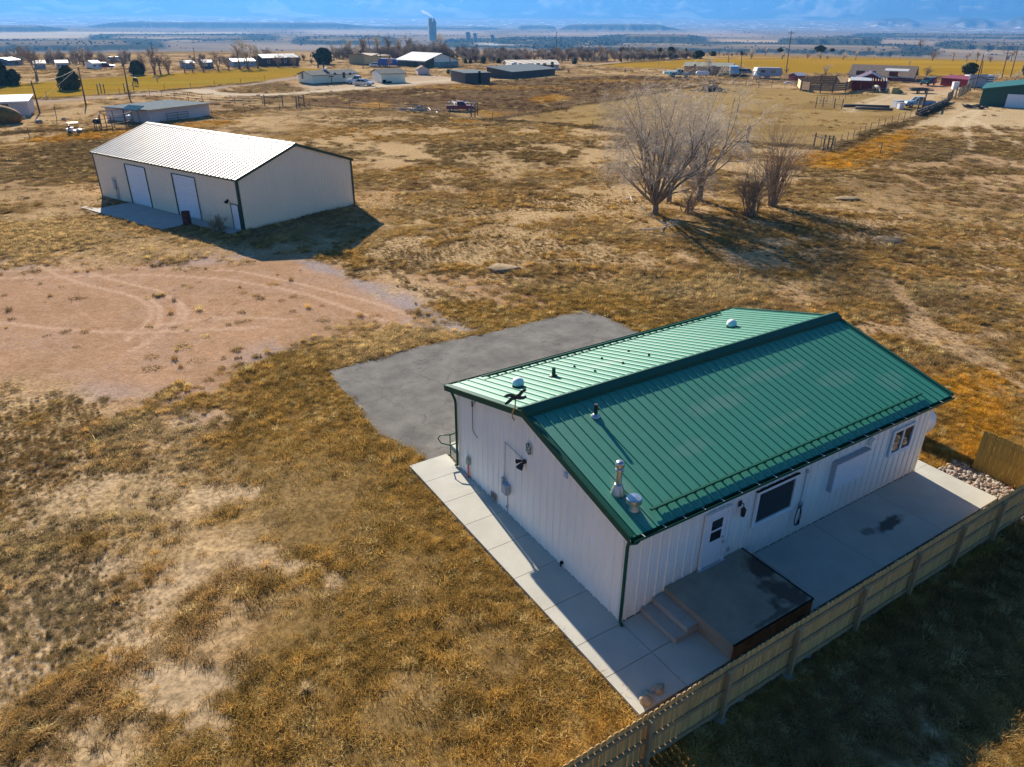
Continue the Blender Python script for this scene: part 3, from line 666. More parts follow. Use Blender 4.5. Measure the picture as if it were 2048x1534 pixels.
apo = ap.build("apron", mat("apron_concrete", (.36, .345, .32), rough=.9, var=.08, scale=1, bump=.15)); apo.matrix_world = BM; apo["kind"] = "structure"
bl = thing("barrel", "rusty red steel barrel standing on the apron by the tan barn doors", "barrel", tuple(B2W(14.05, -1.25, .055)), 0)
b_ = MB(); b_.lathe([(.28, 0), (.29, .02), (.285, .28), (.30, .30), (.285, .32), (.285, .57), (.30, .59), (.285, .61), (.29, .86), (.30, .88), (.28, .88), (.27, .80), (.05, .79)], (0, 0, 0), 20); b_.build("drum", M_RUST, bl, smooth=False)
BARN_W = [tuple(B2W(x, y)[:2]) for x, y in ((0, 0), (BL, 0), (BL, BW), (0, BW))]
APRON_W = [tuple(B2W(x, y)[:2]) for x, y in ((4.4, -3.25), (14.05, -3.25), (14.05, -1.05), (18.72, -1.05), (18.72, 0), (4.4, 0))]
HOUSE_W = [tuple(H2W(x, y)[:2]) for x, y in ((0, 0), (HL, 0), (HL, HW), (0, HW))]
# ---------------------------------------------------------------- the land: zones traced on the ground, colours as albedo
def CR(pts, sc=2.926, ox=0, oy=460): return PX(*[(ox + a / sc, oy + b / sc) for a, b in pts])
Z_GRAVEL = PX((-160,550),(0,533),(120,522),(300,522),(470,516),(600,512),(695,538),(785,583),(860,620),(875,650),(770,662),(650,676),(575,703),(490,758),(385,812),(330,842),(225,812),(120,797),(0,785),(-160,790))
Z_PINK2 = PX((820,545),(960,560),(1100,600),(1150,612),(1040,622),(930,602),(860,570))
Z_GREYG = PX((585,522),(640,520),(720,555),(800,590),(880,620),(960,655),(930,668),(860,640),(780,605),(690,560))
Z_PATCH = [PX((500,780),(560,770),(600,800),(660,830),(650,870),(590,850),(530,820)), PX((600,850),(680,840),(720,880),(690,900),(640,880)), PX((330,815),(420,800),(470,830),(400,850))]
Z_CORRAL = PX((1030,238),(1190,205),(1330,180),(1440,166),(1560,178),(1700,187),(1800,190),(1895,207),(1790,243),(1665,296),(1560,290),(1480,283),(1330,268),(1180,252))
Z_BROWNF = PX((560,210),(700,186),(820,172),(930,167),(1030,160),(1120,150),(1250,150),(1370,156),(1445,160),(1330,180),(1190,205),(1060,226),(980,238),(900,222),(760,222))
Z_HAYL = PX((-400,205),(0,200),(100,197),(240,186),(400,174),(520,164),(600,150),(640,138),(560,135),(420,142),(270,152),(150,160),(0,170),(-400,180))
Z_HAYR = PX((1170,131),(1260,124),(1380,118),(1470,117),(1700,115),(2300,116),(2300,152),(2048,150),(1860,150),(1700,146),(1550,146),(1430,138),(1280,136))
Z_HAYR2 = PX((1380,115.5),(1500,105.5),(1620,104),(1800,104),(1920,108),(2300,112),(2300,115),(1700,113.6))
Z_YARD = PX((806,152),(860,150),(935,156),(930,166),(860,168),(800,172),(700,178),(600,186),(600,170),(700,170))
Z_BARNYD = PX((1770,262),(1850,225),(1905,205),(1960,205),(2048,212),(2200,225),(2200,262),(2048,258),(1940,250))
Z_REDYD = PX((1700,222),(1760,195),(1800,182),(1830,168),(1940,170),(1935,185),(1880,200),(1780,215))
Z_FARYD = PX((1800,182),(1840,160),(1880,160),(1930,175),(1860,182))
Z_BARE_R = PX((1700,380),(2048,370),(2200,520),(2100,640),(1900,620),(1760,480))
ROAD_L = PX((-300,220),(0,207),(120,201),(240,192),(330,186),(400,180),(520,166),(600,155),(640,142)); 
ROAD_C = PX((395,180),(420,186),(470,189),(540,189),(600,186),(680,180),(760,172),(830,166),(900,160))
ROAD_R = PX((980,136),(1100,132),(1180,130),(1260,122),(1380,115),(1500,111))
TRACKS = [CR([(205,195),(340,265),(500,320),(700,365),(820,400),(885,450),(890,500),(840,565),(740,640)]), CR([(390,195),(560,265),(800,325),(920,350),(1010,400),(1050,450),(1050,500),(980,580),(850,660),(760,710)]),
  CR([(870,395),(935,450),(940,510),(910,570)]), CR([(1040,410),(1095,470),(1080,520)]), CR([(-300,252),(0,242),(400,232),(700,222),(1050,222),(1400,240),(1700,300),(2048,385),(2200,425),(2490,530)]),
  CR([(-300,292),(0,283),(500,270),(900,262),(1300,285),(1600,330),(1800,375),(2048,460),(2140,490),(2340,560)]), CR([(-300,500),(0,540),(300,575),(600,595),(900,595),(1200,580),(1500,570)]),
  CR([(900,560),(1150,520),(1400,505),(1700,520)]), CR([(100,60),(205,195)]), CR([(260,60),(390,195)])]
TR_R = [PX((1765,545),(1820,620),(1880,690),(1990,740),(2100,800)), PX((1790,560),(1850,640),(1930,700),(2048,750))]
TR_Y = [PX((1890,262),(1900,245),(1915,232),(1960,215)), PX((1945,300),(1935,265),(1930,245),(1960,222)), PX((2060,300),(1990,262),(1950,240)), PX((1690,218),(1720,205),(1770,190)), PX((1700,222),(1750,203),(1790,190))]
WEED_LINES = [PX((380,232),(470,222),(620,212),(700,217)), PX((700,217),(820,222),(940,238),(1100,247),(1180,255)), PX((990,240),(1080,224),(1190,206),(1330,182),(1440,166)), PX((1490,285),(1560,290),(1640,297),(1670,300)), PX((1665,300),(1740,268),(1830,240),(1900,209)), PX((0,268),(60,262),(180,262),(300,255)), PX((1350,118.5),(1700,115),(2100,116.5)), PX((-100,206),(240,188.5),(520,165)), PX((1020,160),(940,168)), PX((1180,250),(1240,262),(1300,272)), PX((1160,133),(1260,125),(1400,118))]
ORANGE_Z = [PX((40,282),(180,262),(290,256),(330,258),(250,272),(120,284)), PX((350,248),(430,240),(480,245),(420,256),(360,258)), PX((880,228),(980,222),(1000,240),(920,248)), PX((1050,200),(1110,188),(1140,196),(1080,208)), PX((700,210),(760,205),(790,214),(720,220)), PX((1560,330),(1640,305),(1750,270),(1830,262),(1800,300),(1700,340)), PX((1880,760),(2048,760),(2048,930),(1960,930),(1890,850)), PX((1830,880),(1960,860),(2000,920),(1900,950),(1845,915))]
Z_SAND = [PX((-60,1260),(0,1243),(136,1169),(264,1148),(413,1148),(290,1222),(268,1272),(173,1350),(103,1396),(0,1450),(-60,1470)), PX((290,1354),(397,1334),(454,1367),(434,1453),(322,1478)), PX((-60,935),(0,925),(165,900),(268,941),(231,1003),(83,1057),(0,1073),(-60,1080)), PX((505,1130),(590,1120),(620,1165),(560,1180)), PX((0,1500),(150,1480),(190,1510),(40,1560)), PX((330,975),(440,960),(480,1000),(380,1020)), PX((1822,1545),(1838,1508),(1878,1498),(1915,1512),(1925,1545)), PX((1980,1440),(2000,1432),(2020,1450),(1995,1462))]
STRAW_Z = [PX((0,440),(130,430),(330,470),(560,515),(600,545),(420,530),(200,525),(0,530)), PX((660,690),(760,655),(900,645),(960,680),(840,700),(740,740),(670,745)), PX((1540,160),(1560,156),(1300,150),(1000,158),(1100,148),(1400,150)), PX((895,225),(960,222),(970,240),(900,240))]

def mixc(c, col, m): return c * (1 - m[:, None]) + np.array(col)[None, :] * m[:, None]
def zone(x, y, poly, soft, amp, seed, fr=0.5):
    n = (fbm(x * fr, y * fr, seed, 3) - .5) * 2 * amp
    return sstep(-soft, soft, polydist(x, y, poly) + n)
def surface(x, y):
    """albedo, dry-grass density 0..1 and grass tint for points on the ground"""
    x = np.asarray(x, float); y = np.asarray(y, float)
    d0 = np.hypot(x, y); n = len(x)
    # elongate the patches a little along the slope of the light, as the weeds grow
    nA = fbm(x * .16, y * .16, 1, 4); nB = fbm(x * .75, y * .75, 21, 4); nC = fbm(x * .045 + 3, y * .045, 41, 3); nD = fbm(x * 2.2, y * 2.2, 61, 3); nE = fbm(x*.35, y*.35, 81, 4)
    big = sstep(35, 70, d0)
    grass = sstep(.385, .56, nA * .50 + nB * .38 + nC * .28 - .07)
    # bare sandy patches low left in the photo; thick grass near the house
    bareL = sstep(16, 4, np.hypot(x + 17, y - 17)) * sstep(.35, .6, nE * .6 + nA * .5)
    thick = sstep(7.5, 3.0, np.abs(polydist(x, y, SLAB_W)) ) + sstep(6, 2, np.abs(polydist(x, y, ASPH_W)))
    thick = np.clip(thick + sstep(11, 5, np.hypot(x - 1, y - 5)) + sstep(8, 5, linedist(x, y, [tuple(H2W(-6, -3.2)[:2]), tuple(H2W(14, -3.2)[:2])])), 0, 1)
    grass = np.clip(grass - .75 * bareL * (1 - thick) + .8 * thick, 0, 1)
    bare = np.stack([.42 + .10*(nE-.5), .295 + .075*(nE-.5), .155 + .05*(nE-.5)], 1)
    bare = mixc(bare, (.35, .225, .125), sstep(.45, .7, nC) * .6)
    och = np.array([[.29, .183, .078]]) * (.62 + .8 * nD[:, None] * 1.0)
    och = mixc(och, (.19, .13, .07), sstep(.42, .62, nE) * .8); och = mixc(och, (.40, .25, .07), sstep(.5, .72, nB) * .55); och = mixc(och, (.40, .32, .20), sstep(.58, .72, nA) * .5)
    tint = och.copy()
    # mid field: mottled browns
    midc = np.array([[.30, .19, .085]]) * (.65 + .7 * nD[:, None])
    tint = mixc(tint, (.30, .185, .075), big * .5)
    tint = mixc(tint, (.30, .19, .055), thick * .7)
    m = sstep(.50, .70, nC + .25 * (nB - .5)) * sstep(55, 75, d0)
    tint = mixc(tint, (.17, .115, .055), m * .8)
    for p_, sd in zip(Z_SAND, range(600, 700)):
        m = zone(x, y, p_, .8, 1.5, sd, .9) * (.55 + .9 * (nB > .44)); m = np.clip(m, 0, 1); grass = grass * (1 - .88 * m); bare = mixc(bare, (.43, .315, .19), m * .8)
    m = sstep(-3.2, -3.8, (x - HX) * -math.sin(HYAW) + (y - HY) * math.cos(HYAW)) * sstep(-2.5, 1.0, (x - HX) * math.cos(HYAW) + (y - HY) * math.sin(HYAW)); m = m * sstep(-7.5, -5.6, (x - HX) * -math.sin(HYAW) + (y - HY) * math.cos(HYAW)); tint = mixc(tint, (.20, .115, .058), m * .7)   # shade outside the fence painted into the weeds as a darker brown tint
    # thin the field grass where the ground shows
    wear = sstep(.55, .72, fbm(x * .09 + 7, y * .13, 101, 4)) * (1 - thick)
    grass = np.clip(grass * (1 - .8 * wear), 0, 1)
    # zones
    m = zone(x, y, Z_BARE_R, 3, 3, 5, .3); grass = grass * (1 - .45 * m)
    m = zone(x, y, Z_BROWNF, 2.5, 3, 6, .12); tint = mixc(tint, (.145, .088, .046), m); grass = np.maximum(grass, m * .9)
    stre = sstep(.54, .66, fbm(x * .03, y * .10, 131, 3)); tint = mixc(tint, (.34, .19, .045), m * stre * .8)
    midz = sstep(62, 75, d0) * sstep(125, 110, d0) * sstep(-45, -25, x) * sstep(40, 20, x)
    s2 = sstep(.50, .64, fbm(x * .05, y * .14, 141, 4)); tint = mixc(tint, (.33, .20, .06), midz * s2 * .7); tint = mixc(tint, (.13, .085, .035), midz * sstep(.52, .42, fbm(x*.05, y*.14, 141, 4)) * .7)
    for p_, sd in zip(ORANGE_Z, range(300, 400)):
        m = zone(x, y, p_, 1.2, 1.6, sd, .4); tint = mixc(tint, (.42, .215, .025), m * .9); grass = np.maximum(grass, m * .85)
    for p_, sd in zip(STRAW_Z, range(400, 500)):
        m = zone(x, y, p_, 1.2, 1.4, sd, .5); tint = mixc(tint, (.44, .315, .17), m * .75); grass = np.clip(np.maximum(grass, m * .5 * (nB > .42)), 0, 1)
    m = zone(x, y, Z_CORRAL, 1.2, 1.2, 7, .25); grass = grass * (1 - m) + m * .18 * (nB > .56); bare = mixc(bare, (.31, .215, .090), m); bare = mixc(bare, (.22, .145, .055), m * sstep(.52, .68, fbm(x*.08, y*.16, 151, 4)) * .8)
    for hz, cA, cB in ((Z_HAYL, (.31, .195, .022), (.26, .17, .022)), (Z_HAYR, (.30, .185, .022), (.34, .20, .03)), (Z_HAYR2, (.30, .155, .045), (.27, .13, .035))):
        m = zone(x, y, hz, 2, 1, 8, .1); s3 = fbm(x * .012, y * .09, 161, 3)
        bare = mixc(bare, cA, m); bare = mixc(bare, cB, m * sstep(.45, .6, s3)); bare = mixc(bare, (.34, .25, .03), m * sstep(.58, .68, s3) * .5); grass = grass * (1 - m)
    for yz, c in ((Z_YARD, (.46, .36, .25)), (Z_BARNYD, (.46, .345, .20)), (Z_REDYD, (.47, .355, .215)), (Z_FARYD, (.42, .26, .16))):
        m = zone(x, y, yz, 2, 2.5, 9, .2); bare = mixc(bare, c, m); grass = grass * (1 - .9 * m)
    for rd, wd, c in ((ROAD_L, 2.6, (.36, .28, .215)), (ROAD_C, 3.2, (.52, .43, .31)), (ROAD_R, 2.6, (.40, .30, .20))):
        m = sstep(wd, wd * .55, linedist(x, y, rd) + (nE - .5) * 2); bare = mixc(bare, c, m); grass = grass * (1 - m)
    # dark weed lines along the fences
    for wl_, sd in zip(WEED_LINES, range(500, 600)):
        m = sstep(1.9, .4, linedist(x, y, wl_) + (fbm(x * .3, y * .3, sd, 3) - .5) * 2.4); tint = mixc(tint, (.105, .068, .030), m * .9); grass = np.maximum(grass, m)
    # gravel drive
    m2 = zone(x, y, Z_PINK2, 1.2, 1.6, 11, .5); gr = np.maximum(zone(x, y, Z_GRAVEL, 1.9, 2.6, 10, .55), m2 * .8)
    for p_ in Z_PATCH: gr = np.maximum(gr, zone(x, y, p_, .7, .9, 12, .7) * .85)
    gcol = np.stack([.345 + .12*(nD-.5) + .09*(nE-.5), .215 + .085*(nD-.5) + .055*(nE-.5), .128 + .06*(nD-.5) + .04*(nE-.5)], 1)
    gcol = mixc(gcol, (.36, .25, .19), sstep(.52, .66, nB) * .35)
    gm = zone(x, y, Z_GREYG, .5, .7, 13, .6); gcol = mixc(gcol, (.26, .225, .215), np.clip(gm, 0, 1) * .85); gr = np.maximum(gr, gm * .9)
    edge = sstep(2.5, .3, np.abs(polydist(x, y, Z_GRAVEL))) * sstep(.5, .62, nE); gcol = mixc(gcol, (.31, .26, .25), edge * .6)
    for t_ in TRACKS:
        ld = linedist(x, y, t_); k = sstep(.20, .07, ld + (nD - .5) * .08) * (.6 + .6 * nE); gcol = mixc(gcol, (.47, .32, .215), np.clip(k, 0, .8)); gcol = mixc(gcol, (.36, .22, .15), sstep(.42, .3, ld) * sstep(.16, .26, ld) * .35)
    bare = bare * (1 - gr[:, None]) + gcol * gr[:, None]; grass = grass * (1 - .985 * gr) + .5 * gr * (nB > .735) * sstep(.57, .64, nA)
    for t_ in TR_R:
        m = sstep(.5, .2, linedist(x, y, t_)); grass = grass * (1 - .75 * m)
    for t_ in TR_Y:
        m = sstep(.8, .3, linedist(x, y, t_)); bare = mixc(bare, (.54, .43, .28), m * .6); grass = grass * (1 - .7 * m)
    # hard surfaces carry no grass
    hard = np.maximum.reduce([polydist(x, y, p_) for p_ in (ASPH_W, SLAB_W, HOUSE_W, BARN_W)] + [polydist(x, y, APRON_W) - .1, polydist(x, y, ROCK_W)])
    grass = np.where(hard > -.02, 0, grass)
    # ground under grass carries litter in a darker grass tone
    litter_g = grass * .85
    col = bare * (1 - litter_g[:, None]) + (tint * .60) * litter_g[:, None]
    return np.clip(col, .01, .9), grass, tint, hard, gr

# ---- far country: bands traced as (u0, u1, v0, v1) of the valley floor
def depr(v): return PITCH - math.atan((767 - v) / F_PX)
FLOOR = -40.0
def vdist(v, z=FLOOR): return (CAM_H - z) / math.tan(depr(v))
MESAS = [(150, 760, 48, 60.5, 1.0, 3), (1115, 1360, 47, 60, 1.0, 4), (1035, 1110, 50, 59, .9, 5), (1185, 1420, 70.5, 82, 1.0, 6), (1555, 1770, 69, 85, .7, 7), (1660, 1770, 71, 77, 1.0, 8), (-200, 130, 55, 66, .8, 9), (560, 800, 78, 92, .7, 10), (-200, 330, 88, 101, .9, 11), (980, 1260, 80, 91, .8, 12), (1050, 1900, 93, 101.5, .9, 13), (860, 1250, 88, 96, .5, 14), (150, 560, 76, 84, .5, 15), (1700, 2300, 60, 68, .6, 16), (1850, 2300, 78, 88, .8, 17), (700, 1000, 52, 60, .5, 18)]
FOOT = [(1720, 1850, 49, 62, 19), (1870, 2000, 50, 63, 20), (1985, 2200, 49, 66, 21), (560, 640, 44, 50, 22)]
def terrain(x, y):
    """height, albedo of the far country and a scrub density"""
    r = np.hypot(x, y); u = 1024 + 1616 * x / np.maximum(y, 1); u = np.where(y < r*.3, -9000., u)
    n1 = fbm(x * .004, y * .004, 201, 4); n2 = fbm(x * .0011, y * .0011, 211, 4); n3 = fbm(x * .02, y * .02, 221, 4)
    re = 372 + 30 * (n1 - .5)
    ridge = np.zeros_like(r); mes = np.zeros_like(r)
    z = FLOOR * sstep(re, re + 330 + 100 * (n1 - .5), r)
    z = z + (n2 - .5) * 10 * sstep(900, 2500, r)
    for (u0, u1, vt, vb, k, sd) in MESAS:
        rb = vdist(vb); h = k * rb * (math.tan(depr(vb)) - math.tan(depr(vt))) * .95
        e = min(120, (u1 - u0) * .25); mu = sstep(u0 - e*.2, u0 + e, u + 60 * (fbm(u*.02, r*0+sd, sd, 3) - .5)) * sstep(u1 + e*.2, u1 - e, u)
        gul = (fbm(u * .05, r * .001, 230 + sd, 4) - .5) * rb * .10 + (np.abs(fbm(u * .16, r * .0015, 260 + sd, 3) - .5)) * rb * .07
        wid = .035 * rb + 40
        fr = sstep(rb - wid * .2, rb + wid, r + gul) * sstep(rb * 1.45 + 300, rb * 1.12 + 60, r)
        hh = h * mu * fr * (1 + .10 * (n1 - .5)); z = np.maximum(z, FLOOR + hh + (n2-.5)*4) if True else z
        mes = np.maximum(mes, sstep(.05, .3, mu * fr) * sstep(1.02, .75, mu * fr)); ridge = np.maximum(ridge, mu * fr)
    z = z + 105 * sstep(7000, 13500, r)
    for (u0, u1, vt, vb, sd) in FOOT:
        mu = sstep(u0, u0 + 50, u) * sstep(u1, u1 - 50, u); h = 9000 * (vb - vt) / 1809
        hf = mu * sstep(8600, 9300, r + 900 * (fbm(u*.04, r*0, sd, 3) - .5)) * sstep(11500, 9800, r); mes = np.maximum(mes, hf * .9)
        z = z + h * mu * sstep(8600, 9300, r + 900 * (fbm(u*.04, r*0, sd, 3) - .5)) * sstep(11500, 9800, r)
    mr = sstep(11800, 15200, r + 1500 * (fbm(u * .006, r * .0001, 281, 3) - .5))
    mtn = mr * (380 + 260 * fbm(u * .004 + 3, r * .00005, 283, 3) + 420 * (.6 - np.abs(fbm(x * .0011, y * .0007, 291, 5) - .5) * 5))
    z = z + np.maximum(mtn, 0) * sstep(-3000, 0, y)
    sand = np.stack([.25 + .14 * (n1 - .5), .19 + .10 * (n1 - .5), .125 + .06 * (n1 - .5)], 1)
    scr = np.array([.045, .055, .042])
    k = np.clip(sstep(.44, .66, n1 * .6 + n3 * .4) * .55 + mes * .95 + ridge * .25, 0, .98)
    for (u0, u1, v0, v1, col, a) in ((-300, 520, 66, 77, (.50, .42, .30), .85), (-300, 420, 80.5, 84, (.42, .34, .24), .7), (100, 620, 36, 47, (.66, .60, .53), .9), (600, 820, 40, 47, (.56, .50, .44), .7), (-300, 420, 43, 48, (.52, .46, .40), .7), (560, 1000, 62, 70, (.45, .36, .27), .6), (1130, 1420, 83, 92.5, (.44, .33, .22), .85), (1400, 1600, 76, 83, (.47, .35, .23), .8), (1060, 1560, 63, 70, (.40, .30, .22), .6), (900, 1060, 88, 94, (.50, .50, .48), .8), (970, 1180, 64, 69, (.44, .34, .26), .5), (1700, 2300, 73, 80, (.38, .28, .18), .7), (1420, 2100, 88, 93, (.36, .27, .17), .8), (880, 1040, 41, 46, (.55, .50, .45), .6), (1350, 1500, 57, 63, (.42, .35, .30), .6), (420, 760, 86, 100, (.36, .29, .21), .5)):
        ra_, rb_ = vdist(v1), (vdist(v0) if v0 > 44 else 12500.)
        m = sstep(u0, u0 + 70, u) * sstep(u1, u1 - 70, u) * sstep(ra_ * .97, ra_ * 1.03, r + (n1 - .5) * ra_ * .12) * sstep(rb_ * 1.03, rb_ * .97, r + (n1 - .5) * rb_ * .12)
        m = m * a * (1 - mes); sand = mixc(sand, col, m); k = k * (1 - m * .85)
    white = (fbm(x*.02, y*.006, 295, 2) > .71) * sstep(5500, 7000, r) * sstep(11500, 10000, r); sand = mixc(sand, (.75, .73, .70), white * .8)
    col = sand * (1 - k[:, None]) + scr[None, :] * k[:, None]
    fm = sstep(10500, 12500, r); fcol = np.stack([.05 + .03*(n3-.5), .06 + .03*(n3-.5), .05 + .03*(n3-.5)], 1)
    fcol = mixc(fcol, (.42, .36, .28), sstep(.5, .62, fbm(x*.0016, y*.0016, 297, 5)) * .7)
    col = col * (1 - fm[:, None]) + fcol * fm[:, None]
    snow = sstep(300, 350, z + 90 * (fbm(x * .003, y * .003, 299, 4) - .5)) * sstep(.50, .60, fbm(u * .02, r*0 + 5, 301, 2)); col = mixc(col, (.86, .88, .90), snow * (r > 11000))
    return z, np.clip(col, .01, .9), k * (1 - fm)

# ---- one sheet, polar around the point below the camera
aa = np.concatenate([np.arange(-180, -44, 4.0), np.arange(-44, 44.01, 0.14), np.arange(48, 180, 4.0)])
rr = [3.0]
while rr[-1] < 17500: rr.append(rr[-1] * (1.0085 if rr[-1] < 330 else (1.0062 if rr[-1] < 9000 else 1.009)))
rr = np.array(rr); NA, NR = len(aa), len(rr)
AG, RG = np.meshgrid(np.radians(aa), rr)
gx = (RG * np.sin(AG)).ravel(); gy = (RG * np.cos(AG)).ravel(); rg_ = RG.ravel()
gz = np.zeros_like(gx); gc = np.zeros((len(gx), 3))
nearm = rg_ < 430
c_, gd_, t_, hard_, gr_ = surface(gx[nearm], gy[nearm])
xn, yn = gx[nearm], gy[nearm]
rel = (fbm(xn * .5, yn * .5, 701, 4) - .5) * .16 * (.35 + .9 * gd_) + (fbm(xn * .06, yn * .06, 711, 3) - .5) * .35
rel = rel * sstep(.3, -2.2, hard_) * (1 - .75 * gr_)
gz[nearm] = np.minimum(rel, .12) - .004; gz[nearm] = np.where(hard_ > -.6, np.minimum(gz[nearm], .0), gz[nearm])
gz[nearm] = np.where(hard_ > .15, -.12, gz[nearm])
rockm = polydist(xn, yn, ROCK_W) > 0
gz[nearm] = np.where(rockm, -.01, gz[nearm]); c_[rockm] = (.20, .17, .14)
gc[nearm] = c_
farm = rg_ > 330
zf, cf, kf = terrain(gx[farm], gy[farm])
w_ = sstep(345, 385, rg_[farm])[:, None]
gc[farm] = gc[farm] * (1 - w_) + cf * w_
gz[farm] = gz[farm] * (1 - w_[:, 0]) + zf * 1.0
idx = np.arange(NA * NR).reshape(NR, NA)
q = np.stack([idx[:-1, :], np.roll(idx[:-1, :], -1, 1), np.roll(idx[1:, :], -1, 1), idx[1:, :]], -1).reshape(-1, 4)
def grid_mesh(name, co, quads, cols, amp):
    me = bpy.data.meshes.new(name); n = len(co); m = len(quads)
    me.vertices.add(n); me.vertices.foreach_set("co", co.astype(np.float32).ravel())
    me.loops.add(m * 4); me.loops.foreach_set("vertex_index", quads.astype(np.int32).ravel())
    me.polygons.add(m); me.polygons.foreach_set("loop_start", np.arange(0, m * 4, 4, dtype=np.int32))
    me.update(calc_edges=True)
    at_ = me.attributes.new("tone", 'FLOAT_COLOR', 'POINT'); at_.data.foreach_set("color", np.concatenate([cols, amp[:, None]], 1).astype(np.float32).ravel())
    me.polygons.foreach_set("use_smooth", np.ones(m, bool)); me.update(); return me
cen = len(gx)
co = np.concatenate([np.stack([gx, gy, gz], 1), [[0, 0, 0]]]); cc = np.concatenate([gc, [[.28, .18, .08]]])
amp = np.ones(len(co)); amp[:-1][nearm] = 1.25 - .75 * gr_; amp[:-1][rg_ > 300] = .5
me = grid_mesh("ground", co, q[:, ::-1], cc, amp)
M_GROUND = attr_mat("dry_ground", "tone", rough=.95, nscale=3.0, namt=.40, bump=.22)
me.materials.append(M_GROUND)
ground = bpy.data.objects.new("ground", me); COL.objects.link(ground); ground["kind"] = "structure"
fan = MB(); ringp = [(3.02 * math.sin(R(a)), 3.02 * math.cos(R(a)), -.004) for a in range(0, 360, 6)]; fan.extrude(ringp[::-1], (0, 0, -.3)); fo_ = fan.build("ground_below_camera", mat("grass_soil", (.28, .18, .08), rough=.95, var=.2)); fo_["kind"] = "structure"

# ---------------------------------------------------------------- scattered stuff through geometry nodes
def scatter(name, pts, rots, scs, tints, ids, protos, material, kind="stuff", label=None):
    me = bpy.data.meshes.new(name); n = len(pts); me.vertices.add(n)
    me.vertices.foreach_set("co", np.asarray(pts, np.float32).ravel())
    a = me.attributes.new("rot", 'FLOAT_VECTOR', 'POINT'); a.data.foreach_set("vector", np.asarray(rots, np.float32).ravel())
    a = me.attributes.new("scl", 'FLOAT_VECTOR', 'POINT'); a.data.foreach_set("vector", np.asarray(scs, np.float32).ravel())
    a = me.attributes.new("tint", 'FLOAT_COLOR', 'POINT'); a.data.foreach_set("color", np.concatenate([np.asarray(tints), np.ones((n, 1))], 1).astype(np.float32).ravel())
    a = me.attributes.new("pid", 'INT', 'POINT'); a.data.foreach_set("value", np.asarray(ids, np.int32))
    me.materials.append(material)
    o = bpy.data.objects.new(name, me); COL.objects.link(o); o["kind"] = kind
    if label: o["label"] = label
    ng = bpy.data.node_groups.new(name + "_nodes", 'GeometryNodeTree')
    ng.interface.new_socket("Geometry", in_out='INPUT', socket_type='NodeSocketGeometry'); ng.interface.new_socket("Geometry", in_out='OUTPUT', socket_type='NodeSocketGeometry')
    N, L = ng.nodes, ng.links
    gi = N.new("NodeGroupInput"); go = N.new("NodeGroupOutput"); ip = N.new("GeometryNodeInstanceOnPoints"); ip.inputs["Pick Instance"].default_value = True
    gg = N.new("GeometryNodeGeometryToInstance")
    for p in protos[::-1]:
        oi = N.new("GeometryNodeObjectInfo"); oi.inputs["Object"].default_value = p; L.new(oi.outputs["Geometry"], gg.inputs[0])
    def named(nm, t):
        na = N.new("GeometryNodeInputNamedAttribute"); na.data_type = t; na.inputs["Name"].default_value = nm; return na.outputs["Attribute"]
    e2r = N.new("FunctionNodeEulerToRotation")
    L.new(named("rot", 'FLOAT_VECTOR'), e2r.inputs[0]); L.new(e2r.outputs[0], ip.inputs["Rotation"])
    L.new(named("scl", 'FLOAT_VECTOR'), ip.inputs["Scale"]); L.new(named("pid", 'INT'), ip.inputs["Instance Index"])
    L.new(gi.outputs[0], ip.inputs["Points"]); L.new(gg.outputs[0], ip.inputs["Instance"]); L.new(ip.outputs[0], go.inputs[0])
    md = o.modifiers.new("scatter", 'NODES'); md.node_group = ng
    return o
def proto(name, mb, material, smooth=False):
    return bpy.data.objects.new(name, mb.mesh(name, material, smooth))
M_GRASS = attr_mat("dry_grass", "tint", inst=True, rough=.85, transl=.42)
M_SCRUB = attr_mat("scrub_leaf", "tint", inst=True, rough=.9)
def tuft(seed, nb, rad, h0, h1, lean0, lean1, wd):
    rg = random.Random(seed); m = MB()
    for _ in range(nb):
        a = rg.uniform(0, 6.28); r = rad * math.sqrt(rg.random()); b = Vector((r*math.cos(a), r*math.sin(a), -.02))
        t = rg.uniform(0, 6.28); ln = rg.uniform(lean0, lean1); h = rg.uniform(h0, h1); wv = wd * rg.uniform(.6, 1.3)
        d = Vector((math.cos(t), math.sin(t), 0)); s_ = Vector((-d.y, d.x, 0)) * wv * .5
        p1 = b + d * h * math.sin(ln) * .5 + Vector((0, 0, h * math.cos(ln) * .6)); p2 = b + d * h * math.sin(ln) * 1.15 + Vector((0, 0, h * math.cos(ln * 1.25) * .95))
        m.add([b - s_, b + s_, p1 - s_ * .8, p1 + s_ * .8, p2], [(0, 1, 3, 2), (2, 3, 4)])
    return m
TUFTS = [proto("tuft", tuft(1, 90, .20, .08, .24, .3, 1.35, .013), M_GRASS), proto("tuft", tuft(2, 110, .26, .10, .30, .5, 1.5, .012), M_GRASS), proto("tuft", tuft(3, 70, .12, .15, .36, .1, 1.0, .011), M_GRASS), proto("tuft", tuft(4, 120, .30, .05, .16, .6, 1.5, .014), M_GRASS), proto("tuft", tuft(5, 60, .34, .04, .12, .8, 1.5, .016), M_GRASS)]
rs = np.random.default_rng(12)
def sector(n, r0, r1, amax):
    r = np.sqrt(rs.random(n) * (r1*r1 - r0*r0) + r0*r0); a = np.radians((rs.random(n) * 2 - 1) * amax); return r * np.sin(a), r * np.cos(a)
X, Y, S = [], [], []
for n, r0, r1, am, sc in ((150000, 3.2, 30, 50, .84), (130000, 30, 62, 42, 1.0), (80000, 62, 130, 41, 1.6), (30000, 130, 260, 40, 2.8)):
    x, y = sector(n, r0, r1, am); X.append(x); Y.append(y); S.append(np.full(n, sc))
X = np.concatenate(X); Y = np.concatenate(Y); S = np.concatenate(S)
c_, g_, t_, hd, gv = surface(X, Y)
